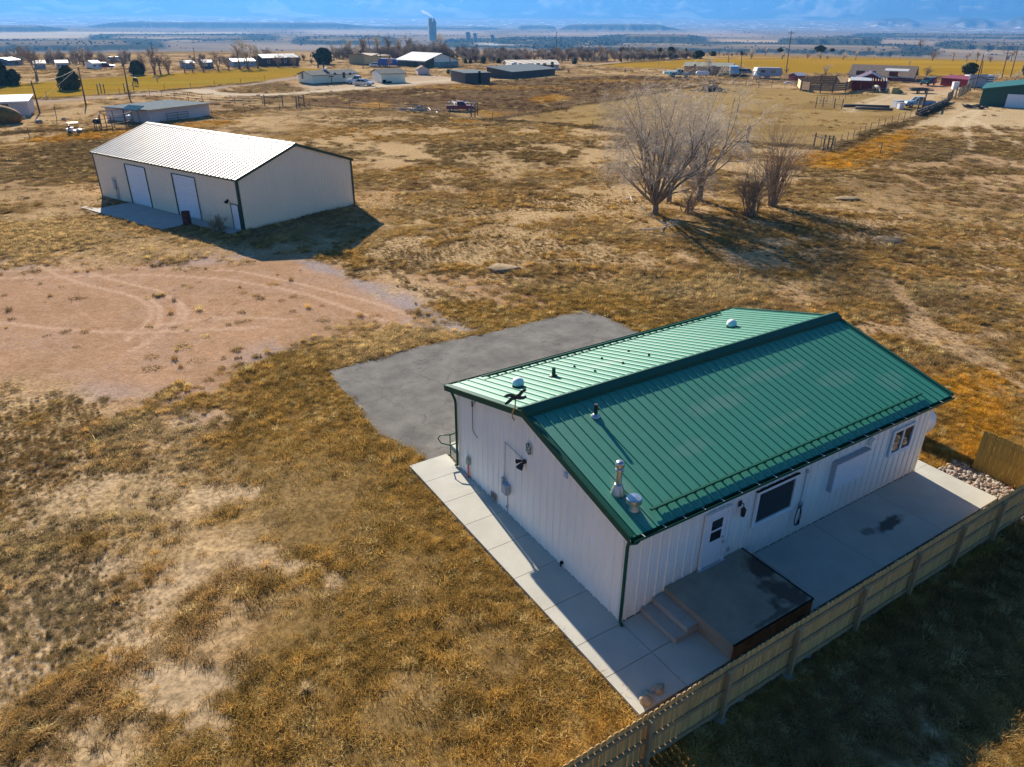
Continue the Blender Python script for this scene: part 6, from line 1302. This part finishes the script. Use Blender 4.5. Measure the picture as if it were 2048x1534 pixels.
# horses, cows
def animal(name, label, cat, loc, rz, sc, col, graze=True, cow=False):
    me = bpy.data.meshes.new(name); V = []; E = []; Rr = []
    def v(p, r): V.append(p); Rr.append(r); return len(V) - 1
    bl_ = 1.28 if cow else 1.15
    hip = v((-.75, 0, bl_ + .02), .31); mid = v((-.1, 0, bl_ - .06), .36 if cow else .33); ch = v((.55, 0, bl_), .32); E += [(hip, mid), (mid, ch)]
    if graze: nk = v((1.0, 0, bl_ - .10), .19); po = v((1.42, 0, .55), .13); mz = v((1.55, 0, .16), .085)
    else: nk = v((.95, 0, bl_ + .35), .19); po = v((1.25, 0, bl_ + .72), .14); mz = v((1.68, 0, bl_ + .48), .085)
    E += [(ch, nk), (nk, po), (po, mz)]
    for s in (-1, 1):
        a = v((.58, s*.17, .95), .13); b = v((.60, s*.18, .52), .065); c = v((.58, s*.18, .05), .055); E += [(ch, a), (a, b), (b, c)]
        a = v((-.78, s*.18, .95), .17); k = v((-.66, s*.19, .72), .11); b = v((-.90, s*.19, .48), .07); c = v((-.84, s*.19, .05), .055); E += [(hip, a), (a, k), (k, b), (b, c)]
        e_ = v((V[po][0] - .02, s*.10, V[po][2] + .16), .03); E.append((po, e_))
    tl = v((-1.05, 0, bl_ - .05), .06); t2 = v((-1.12, 0, .62), .05 if not cow else .035); E += [(hip, tl), (tl, t2)]
    me.from_pydata(V, E, []); me.materials.append(mat(name + "_coat", col, rough=.8, var=.12, scale=2)); o = bpy.data.objects.new(name, me); COL.objects.link(o)
    md = o.modifiers.new("skin", 'SKIN'); lay = me.skin_vertices[0] if me.skin_vertices else None
    if lay is None:
        bpy.context.view_layer.objects.active = o
    for sv, r in zip(me.skin_vertices[0].data, Rr): sv.radius = (r, r)
    me.skin_vertices[0].data[0].use_root = True
    md.use_smooth_shade = True; sb = o.modifiers.new("smooth", 'SUBSURF'); sb.levels = 1; sb.render_levels = 1
    o.location = loc; o.rotation_euler = (0, 0, rz); o.scale = (sc,) * 3; return tag(o, label, cat)
animal("horse", "white horse standing by the rail left of the round pen", "horse", G(1576, 176), -.3, .98, (.60, .58, .54)); animal("horse", "tan horse standing in the shade of the red barn lean-to", "horse", G(1716, 180), .1, 1.0, (.38, .25, .13)); animal("horse", "pale horse facing the camera in front of the red barn", "horse", G(1750, 185), -1.4, 1.05, (.55, .47, .36))
animal("cow", "black cow grazing alone on the yellow hay field at left", "cow", G(273, 170.5), -.9, 1.1, (.012, .011, .010), True, True)
# green barn at the right edge
A = G(1957, 212); B = A + Vector((math.cos(R(-33)), math.sin(R(-33)), 0)) * 15; hE = zat(1959, 178, A); t, L, D = bld("green_barn", "green steel barn with a white sliding door at the right picture edge", "barn", A, B, 16, hE, zat(2024, 166, G(2024, 215)), 'gy', M_GRN, M_GRNR, .3, trim=M_GRNR)
panel(t, "sliding_door", 'f', L*.26, .05, L*.52, hE * .78, L, D, M_WHITE, .08)
A2 = G(1975, 197); t2, L2, D2 = bld("green_barn", "higher green barn wing with long roof behind the white-doored one", "barn", A + (B - A) * .36 + Vector((-(B - A).normalized().y, (B - A).normalized().x, 0)) * 16.4, A + (B - A) * 1.9 + Vector((-(B - A).normalized().y, (B - A).normalized().x, 0)) * 16.4, 12, hE * 1.0, hE * 1.75, 'gy', M_GRN, M_GRNR, .3)
for (u, v, lab, mt, sz) in ((1980, 212.5, "yellow drum standing against the green barn wall left of its door", M("yellow_drum", (.55, .30, .02)), .5), (1909, 178, "white box freezer left behind the right red shed's front", M_WHITE, .6)):
    d_ = MB(); d_.lathe([(sz*.6, 0), (sz*.62, .02), (sz*.6, sz*1.0), (sz*.62, sz*1.04), (sz*.6, sz*1.9), (sz*.5, sz*1.92)], (0, 0, 0), 14) if sz < .55 else d_.box((-.6, -.4, 0), (.6, .4, 1.4)).box((-.62, -.42, 1.402), (.62, .42, 1.5)); o = d_.build("drum" if sz < .55 else "freezer", mt, None, loc=G(u, v)); tag(o, lab, "drum" if sz < .55 else "freezer")
# yard clutter
vehicle("pickup_truck", "blue-grey pickup with no hood among the posts at the paddock corner", "pickup", G(1836, 214), 3.1, 'pickup', P_LBL, .95)
def crate(label, u, v, w_, h_, mt, cat="crate", name="crate"):
    t = thing(name, label, cat, G(u, v), .2); m = MB(); m.box((-w_/2, -w_*.4, 0), (w_/2, w_*.4, h_)); m.build("box", mt, t); m = MB(); m.box((-w_/2 - .04, -w_*.4 - .04, h_ + .002), (w_/2 + .04, w_*.4 + .04, h_ + .08)); m.build("lid", M_GREYBOX, t); return t
crate("grey wire-sided crate in the low timber yard below the red barn", 1794, 215, 1.5, 1.1, M_GREYBOX); crate("white chest standing in front of the grey crate", 1800, 217.5, .9, .9, M_WHITE)
def log(label, u0, v0, u1, v1, r, mt, name="log"):
    a, b = G(u0, v0), G(u1, v1); o = MB().tube([Vector((0, 0, r)), (b - a) * .35 + Vector((.1, .1, r)), (b - a) * .7 + Vector((-.1, 0, r)), b - a + Vector((0, 0, r))], [r, r*.95, r*.9, r*.85], 8).build(name, mt, None, True, a); return tag(o, label, "log")
log("long weathered timber lying along the upper side of the paddock below the red barn", 1686, 214.5, 1778, 217, .28, M_DARKW); log("second weathered timber lying below the first one in the paddock", 1710, 219, 1785, 222.5, .25, M_POST)
log("long dark log barrier along the track to the green barn", 1834, 231, 1896, 204, .40, M_DARKW)
for (u, v, s_, lab) in ((1941, 217, 1.0, "curved piece of driftwood lying left of the green barn"), (1961, 218.5, .8, "gnarled root stump lying at the green barn's left corner")):
    rg2 = random.Random(int(u)); m = MB()
    for k in range(6):
        a = rg2.uniform(-.6, .6) + (math.pi if k % 2 else 0); m.tube([(0, 0, .3), (math.cos(a)*.9, math.sin(a)*.5, .35 + rg2.uniform(-.1, .3)), (math.cos(a)*1.7, math.sin(a)*.9, .2 + rg2.uniform(0, .5))], [.26, .18, .06], 6)
    o = m.build("driftwood", M_DARKW, None, True, G(u, v)); o.scale = (s_,)*3; tag(o, lab, "driftwood")
# red pickup in the weeds, rubbish
vehicle("pickup_truck", "abandoned dark red pickup standing in dry weeds, mid field", "pickup", G(920, 222.5), .12, 'pickup', P_RED, .85)
def heap(label, u, v, w_, h_, mt, n=26, seed=1, name="scrap_pile"):
    rg2 = random.Random(seed); m = MB()
    for k in range(n):
        x, y = rg2.gauss(0, w_*.3), rg2.gauss(0, w_*.18); z = max(.05, h_ * math.exp(-(x*x + y*y) / (w_*w_*.12)) * rg2.uniform(.3, 1)); a = rg2.uniform(0, 6.28); l_ = rg2.uniform(.6, 1.6)
        m.tube([(x, y, z), (x + math.cos(a)*l_, y + math.sin(a)*l_, max(.05, z + rg2.uniform(-.4, .3)))], [.09, .04], 5)
    m.blob((0, 0, h_*.05), (w_*.36, w_*.2, h_*.35), seed, .35, 14, 8); o = m.build(name, mt, None, False, G(u, v)); return tag(o, label, "pile")
heap("heap of grey scrap timber left of the red pickup", 838, 221, 5.5, .8, M("grey_scrap", (.28, .25, .23), var=.3), 40, 3); heap("low strip of pale rubbish behind the red pickup", 915, 206, 5.0, .5, M("pale_scrap", (.5, .46, .42), var=.3), 22, 5); heap("dark brush pile at the corner of the bare corral", 1422, 182, 6.0, 2.4, M("brush_wood", (.13, .10, .075), var=.3), 80, 7, "brush_pile")
# row at the left: mobile homes, blue house, gazebo
def simple(label, u0, v0, u1, v1, vt, wall, roof, cat="house", name="house", depth=8, rise=1.0, wins=3):
    A, B = G(u0, v0), G(u1, v1); h = max(2.0, zat(u0, vt, A)); t, L, D = bld(name, label, cat, A, B, depth, h * .72, h, 'gx', wall, roof, .25)
    for k in range(wins): WIN(t, L, D, 'f', L*(.15 + .7*k/max(1, wins - 1)) - .4, h*.28, L*(.15 + .7*k/max(1, wins - 1)) + .4, h*.55)
simple("white-roofed mobile home far left above the evergreens", 71, 138.5, 93, 138, 127, M_BLUEW, M_WHITER, wins=2); simple("low pale mobile home with white roof left of the red bare shrub", 115, 137.5, 138, 137, 128.5, M_PINKST, M_WHITER); simple("small white block with a flat roof among the left trees", 188, 138, 204, 137.5, 129.5, M_WHITE, M_WHITER, wins=2); simple("blue house far left partly behind bare trees", 20, 131, 42, 130, 121, M_BLUEW, M_BLUER, wins=2)
simple("pale blue-white small house behind the left tree row", 371, 137.5, 391, 137, 127, M_BLUEW, M_WHITER, wins=2); simple("blue gazebo shed with pale roof between trees of the left row", 410, 137, 428, 136.5, 121, M("gazebo_blue", (.06, .12, .17), var=.1), M_WHITER, "shed", "gazebo_shed", 5, wins=2)
simple("low blue-roofed house behind the tall pale trees, left one of two", 467, 134, 512, 133, 119, M_BLUEW, M_BLUER); simple("blue-roofed dark brown house right of the tall pale trees", 528, 133, 598, 131, 110, M_BROWND, M_BLUER, wins=4)
for (u, v, lab, p_) in ((226, 124, "white car far away behind the left bare trees, left of a pair", P_WHT), (240, 123.5, "pale car far away behind the left bare trees, right of a pair", P_SIL), (212, 137, "small red car by the reddish shrub in the left row", P_RED)): vehicle("parked_car", lab, "car", G(u, v), .3, 'sedan', p_, 1.1)
# ---------------------------------------------------------------- poles
M_POLE = M("pole_wood", (.14, .10, .075), rough=.9, var=.2)
def pole(label, u, v, ut, vt, arm=0, box=False, lamp=False, r=.14):
    X_ = G(u, v); H = HZ(ut, vt, X_); d = ray(ut, vt); k = X_.y / d.y; dx = d.x * k - X_.x; dx = max(-.35, min(.35, dx))
    t = thing("utility_pole", label, "utility pole", X_); m = MB(); m.cyl((0, 0, -.2), (dx, 0, H), r, r * .62, 8); m.build("pole", M_POLE, t)
    if arm: m = MB(); m.box((dx - arm, -.06, H - .7), (dx + arm, .06, H - .55)); m.build("crossarm", M_POLE, t)
    for k in range(3 if arm else 0): m = MB(); x = dx + arm * (-.9 + .9 * k); m.lathe([(.05, H - .55), (.06, H - .42), (.03, H - .36)], (x, 0, 0), 8); m.build("insulator", M_GREYBOX, t)
    if box: m = MB(); m.lathe([(.08, H - 2.2), (.32, H - 2.15), (.32, H - 1.15), (.08, H - 1.1)], (dx + .5, 0, 0), 12); m.build("transformer", M_GREYBOX, t)
    if lamp: m = MB(); m.tube([(dx, 0, H - .5), (dx + .8, 0, H + .5), (dx + 2.2, 0, H + 1.0)], .06, 6); m.build("lamp_arm", M_GALV, t); m = MB(); m.blob((dx + 2.5, 0, H + .98), (.45, .18, .12), 2, .05, 10, 6); m.build("lamp_head", M_GREYBOX, t)
    return t
PL = {}
for nm, a in dict(p1=("leaning wooden pole right of the left stucco shed", 80, 227, 62, 161), p2=("wooden pole right of the egg-shaped juniper", 172, 211, 156, 134), p3=("wooden pole beside the gate posts on the yellow field edge", 259, 196, 246, 126), p4=("tall pole behind the long cream house, among the poplars", 741, 112, 734, 70), p5=("pole rising behind the roof of the cream garage", 762, 137, 760, 102), p6=("slim pole right of the white pole barn's ridge", 902, 142, 898, 96), p7=("tall thin pole above the striped-roof house", 1113, 118, 1112.5, 63), p8=("short thin pole left of the tall one above the striped roof", 1067, 117, 1067, 88), p9=("slim pole on the hay field edge behind the brown house", 1457, 127, 1458, 104), p10=("thin pole at the right end of the brown house", 1481, 150, 1482, 112), p11=("tallest pole on the right, left of the red farm", 1572, 146, 1581.5, 61)).items(): PL[nm] = pole(*a, arm=.9 if nm in ('p11',) else 0)
pole("leaning pole with a curved street lamp arm above the right red shed", 1949, 178, 1968, 108, 0, False, True, .16); pole("pole with a grey transformer left of the green barn roof", 2003, 158, 2016, 101, .9, True); pole("plain pole right of the transformer pole", 2021, 154, 2037, 92); pole("slim dark post between street lamp pole and juniper", 1961, 152, 1966, 122)
pole("short dark pole on the verge right of the garage", 726, 137, 726, 112); pole("thin far pole over the left tree row", 308, 128, 302, 84); pole("thin pole at the left end of the blue-roofed houses", 390, 124, 387, 96)
def wire(label, a, b, sag=.6, r=.02):
    pts = [Vector(a).lerp(Vector(b), k / 10) - Vector((0, 0, sag * 4 * (k / 10) * (1 - k / 10))) for k in range(11)]; a = Vector(a)
    o = MB().tube([p - a for p in pts], r, 4).build("power_line", M_WIRE, None, False, a); tag(o, label, "wire")
def ptop(u, v, vt, k=.97): X_ = G(u, v); return Vector((X_.x, X_.y, HZ(u, vt, X_) * k))
wire("pale guy wire slanting from the leaning left pole toward the juniper", G(75, 182) + Vector((0, 0, 0)) if False else Vector((*G(80, 227)[:2], 1.6)), ptop(172, 211, 134), 0.1, .016)
wire("power line between the two wooden poles near the left juniper", ptop(80, 227, 161), ptop(172, 211, 134), .5, .015); wire("power line from the juniper pole to the gate pole", ptop(172, 211, 134), ptop(259, 196, 126), .6, .015); wire("wooden beam wire between street lamp pole and transformer pole", ptop(1949, 178, 112), ptop(2003, 158, 104), .4, .02)
# ---------------------------------------------------------------- fences of wire and posts
def wire_fence(label, pts, gap, h=1.25, pr=.045, mt=M_POST, strands=3, name="wire_fence", wr=.012, lean=.06):
    W = [G(u, v) for u, v in pts]; t = thing(name, label, "fence", W[0]); P = []; rg2 = random.Random(int(pts[0][0] * 3 + pts[-1][0]))
    for a, b in zip(W[:-1], W[1:]):
        n = max(1, round((b - a).length / gap)); P += [a.lerp(b, k / n) for k in range(n)]
    P.append(W[-1]); P = [p - W[0] for p in P]; tops = []
    for p in P[:100]:
        hh = h * rg2.uniform(.9, 1.1); q = Vector((p.x + rg2.uniform(-lean, lean), p.y, hh)); m = MB(); m.cyl((p.x, p.y, -.1), q, pr, n=6); m.build("post", mt, t); tops.append(q)
    m = MB()
    for a, b, p, q in zip(P[:-1], P[1:], tops[:-1], tops[1:]):
        for k in range(strands): f = (k + .6) / (strands + .1); m.cyl(a.lerp(p, f) if False else Vector((a.x + (p.x - a.x)*f, a.y, p.z*f)), Vector((b.x + (q.x - b.x)*f, b.y, q.z*f)), wr, n=3, caps=False)
    m.build("wire", M_WIRE, t); return t
for a in (("wire fence on leaning steel posts running up to the paddock log barrier", [(1666, 296), (1740, 263), (1830, 236), (1893, 209)], 3.0, 1.3, .04), ("wire fence along the dark weed line between field and bare corral", [(1185, 258), (1250, 266), (1330, 272), (1480, 287), (1560, 291), (1640, 297)], 6.0), ("wire fence crossing the pasture right of the weathered brace", [(1668, 299), (1760, 307), (1900, 320), (2060, 345)], 7.0), ("wire fence along the upper left edge of the bare corral", [(985, 241), (1085, 224), (1190, 206), (1330, 183), (1440, 167)], 6.0, 1.2), ("wire fence running behind the tan barn from the left edge", [(-20, 288), (60, 277), (140, 268), (195, 262)], 6.0), ("wire fence from the stucco shed's right corner across the field", [(425, 237), (490, 228), (560, 221), (620, 216)], 5.0), ("wire fence along the road edge of the left hay field", [(95, 199), (170, 193.5), (240, 188.5), (330, 182), (430, 173), (530, 162.5)], 7.0), ("wire fence below the dirt road right of the gate posts", [(262, 193), (300, 192), (350, 197), (406, 204), (470, 207), (525, 209)], 5.0),
          ("wire fence around the yard right of the pink shed", [(812, 146), (870, 147), (930, 150), (1000, 154), (1022, 158)], 6.0), ("wire fence on the far side of the yard behind the pink shed", [(815, 134), (870, 136), (940, 136.5), (1016, 137)], 8.0), ("wire fence along the verge below the right hay field", [(1130, 139), (1230, 141), (1330, 146), (1364, 149)], 8.0), ("wire fence in front of the scrap timber and red pickup", [(700, 217), (760, 221), (830, 226), (900, 233), (940, 238)], 6.0), ("wire fence along the ditch line of the far brown field", [(1500, 119.5), (1640, 118.5), (1800, 118.5), (1950, 121)], 12.0), ("netting fence on the paddock's upper edge under the red barn", [(1640, 207), (1690, 199), (1745, 189), (1775, 188)], 3.0, 1.3, .04)): wire_fence(*a)
wire_fence("pipe rail fence from the brush pile to the round pen", [(1442, 170), (1517, 176), (1543, 175.5), (1592, 172)], 4.0, 1.4, .06, M_STEELP, 3, "pipe_fence", .03); wire_fence("pipe rail fence behind the round pen and tiny red shed", [(1512, 166), (1560, 164), (1592, 163)], 4.0, 1.4, .06, M_STEELP, 3, "pipe_fence", .03); wire_fence("rail fence in front of the long red house", [(1785, 163), (1830, 166), (1846, 165)], 3.0, 1.2, .06, M_POST, 3, "rail_fence", .04); wire_fence("pipe panel with posts at the paddock's left corner", [(1631, 215), (1645, 214), (1668, 216.5), (1683, 217.5)], 2.6, 1.6, .08, M_POST, 4, "pipe_fence", .03); wire_fence("wooden gate posts and rails between log barrier and right red shed", [(1893, 207), (1903, 199), (1916, 196), (1940, 182)], 2.5, 1.9, .12, M_POST, 2, "post_fence", .02)
def brace(label, pts, h, r=.09, name="gate_brace"):
    W = [G(u, v) for u, v in pts]; t = thing(name, label, "gate posts", W[0])
    for w_ in W: m = MB(); p = w_ - W[0]; m.cyl((p.x, p.y, -.1), (p.x + .04, p.y, h), r, n=7); m.build("post", M_POST, t)
    m = MB()
    for a, b in zip(W[:-1], W[1:]): a, b = a - W[0], b - W[0]; m.cyl(Vector((a.x, a.y, h*.78)), Vector((b.x, b.y, h*.78)), r*.7, n=6)
    m.build("rail", M_POST, t)
for a in (("pair of thick weathered posts with a steel frame where the pasture fences meet", [(1626, 297), (1645, 301), (1653, 303), (1661, 303)], 1.75, .10), ("wooden gate posts on the yellow field edge, left set", [(197, 187), (203, 185), (210, 187)], 1.7), ("wooden gate posts by the pole on the yellow field edge, right set", [(250, 185), (257, 189), (268, 182)], 1.7), ("three fence brace posts in the weeds below the cream house", [(594, 218), (599, 216), (609, 215.5)], 2.0), ("lone pair of fence posts left of the brace posts", [(530, 212), (566, 213)], 1.8), ("old wooden chute posts beside the red pickup", [(943, 235), (950, 236), (955, 232)], 2.0), ("dark stout posts at the corner of the paddock by the hoodless pickup", [(1834, 222), (1842, 223), (1846, 215)], 2.2, .14), ("lone weathered corner post on the dark weed line right of the trees", [(1492, 287), (1494, 287.5)], 2.1, .14)): brace(*a)
sk = MB(); sk.cyl((0, 0, -.1), (.1, 0, 1.9), .05, n=6); o = sk.build("red_stake", M_STEELP, None, loc=G(114, 240)); tag(o, "lone rusty steel stake in bare ground between the left pole and the golf cart", "stake")
# ---------------------------------------------------------------- cement works on the valley floor
M_CEM = M("plant_concrete", (.30, .34, .33), rough=.9, var=.25, scale=.06)
def far_at(u, v): d = depr(v); r = (CAM_H - FLOOR) / math.tan(d); tx = (u - 1024) / 1616.0; y = r / math.sqrt(1 + tx*tx); return Vector((tx * y, y, FLOOR - 2)), r
X_, r_ = far_at(859, 82); s = r_ / 1809
tw = thing("cement_tower", "tall grey industrial tower with a steam plume on the hazy plain", "tower", X_, .3); hT = (82 - 34) * s
m = MB(); m.box((-8.4*s, -6*s, 0), (-.5*s, 6*s, hT * .97)); m.box((-.4*s, -6*s, 0), (8.2*s, 6*s, hT * .84)); m.build("shaft", M_CEM, tw)
m = MB()
for z in (.25, .42, .58, .74): m.box((-8.8*s, -6.5*s, hT*z), (8.6*s, 6.5*s, hT*z + 1.2*s))
m.box((2*s, -3*s, hT*.84), (7*s, 3*s, hT*.93)); m.build("platform", M_CEM, tw)
m = MB()
for x in (-4.2*s, 2.4*s):
    for z in (.30, .47, .63): m.lathe([(.4*s, hT*z), (2.0*s, hT*(z + .03)), (2.0*s, hT*(z + .09)), (.8*s, hT*(z + .11))], (x, -6.9*s, 0), 10)
m.build("cyclone", M_CEM, tw); m = MB(); m.cyl((3.2*s, 0, hT*.92), (3.2*s, 0, hT*.985), 1.2*s, n=10); m.build("stack", M_CEM, tw)
for (u, v, vt, w_, lab) in ((931, 83, 62, 12, "grey silo block of the cement works, nearest the tower"), (945, 84, 64, 9, "second silo block right beside the first silo block"), (980, 84, 67, 10, "round-headed silo tower right of the silo blocks"), (899, 84, 75, 16, "low factory hall at the foot of the tower"), (1045, 88, 74, 12, "pale low works building right of the silos")):
    X2, r2 = far_at(u, v); s2 = r2 / 1809; t = thing("silo" if w_ < 14 else "factory_hall", lab, "silo" if w_ < 14 else "factory", X2); h = (v - vt) * s2; m = MB()
    if w_ < 14: m.lathe([(w_*.42*s2, 0), (w_*.42*s2, h*.82), (w_*.36*s2, h*.9), (w_*.1*s2, h)], (0, 0, 0), 14); m.build("drum", M_CEM, t); m = MB(); m.box((-w_*.5*s2, -w_*.3*s2, h*.78), (w_*.1*s2, w_*.3*s2, h*.95)); m.build("head_house", M_CEM, t)
    else: m.extrude([(-w_*s2*.6, 0, 0), (w_*s2*.6, 0, 0), (w_*s2*.6, 0, h*.7), (0, 0, h), (-w_*s2*.6, 0, h*.7)], (0, 20, 0)); m.build("hall", M_CEM, t)
sm = bpy.data.materials.new("steam"); sm.use_nodes = True; nt = sm.node_tree; nt.nodes.remove(nt.nodes["Principled BSDF"]); pv = nt.nodes.new("ShaderNodeVolumePrincipled"); pv.inputs["Color"].default_value = (.97, .97, .98, 1); pv.inputs["Density"].default_value = .09; nt.links.new(pv.outputs[0], nt.nodes["Material Output"].inputs["Volume"])
rg2 = random.Random(6); m = MB()
pts, rr_ = [], []
for k in range(15):
    f = k / 14; pts.append((3.0*s - f * 26*s + rg2.uniform(-1, 1)*s*f, 0, hT * .985 + 14*s * f ** .8 + rg2.uniform(-1, 1)*s*f)); rr_.append((1.3 + 3.4*f + rg2.uniform(-.4, .4)) * s * (1 - .5*f**3))
m.tube(pts, rr_, 10); o = m.build("steam_plume", sm, None, True, X_); o.rotation_euler = (0, 0, .1); tag(o, "white steam plume drifting left from the top of the cement tower", "steam")
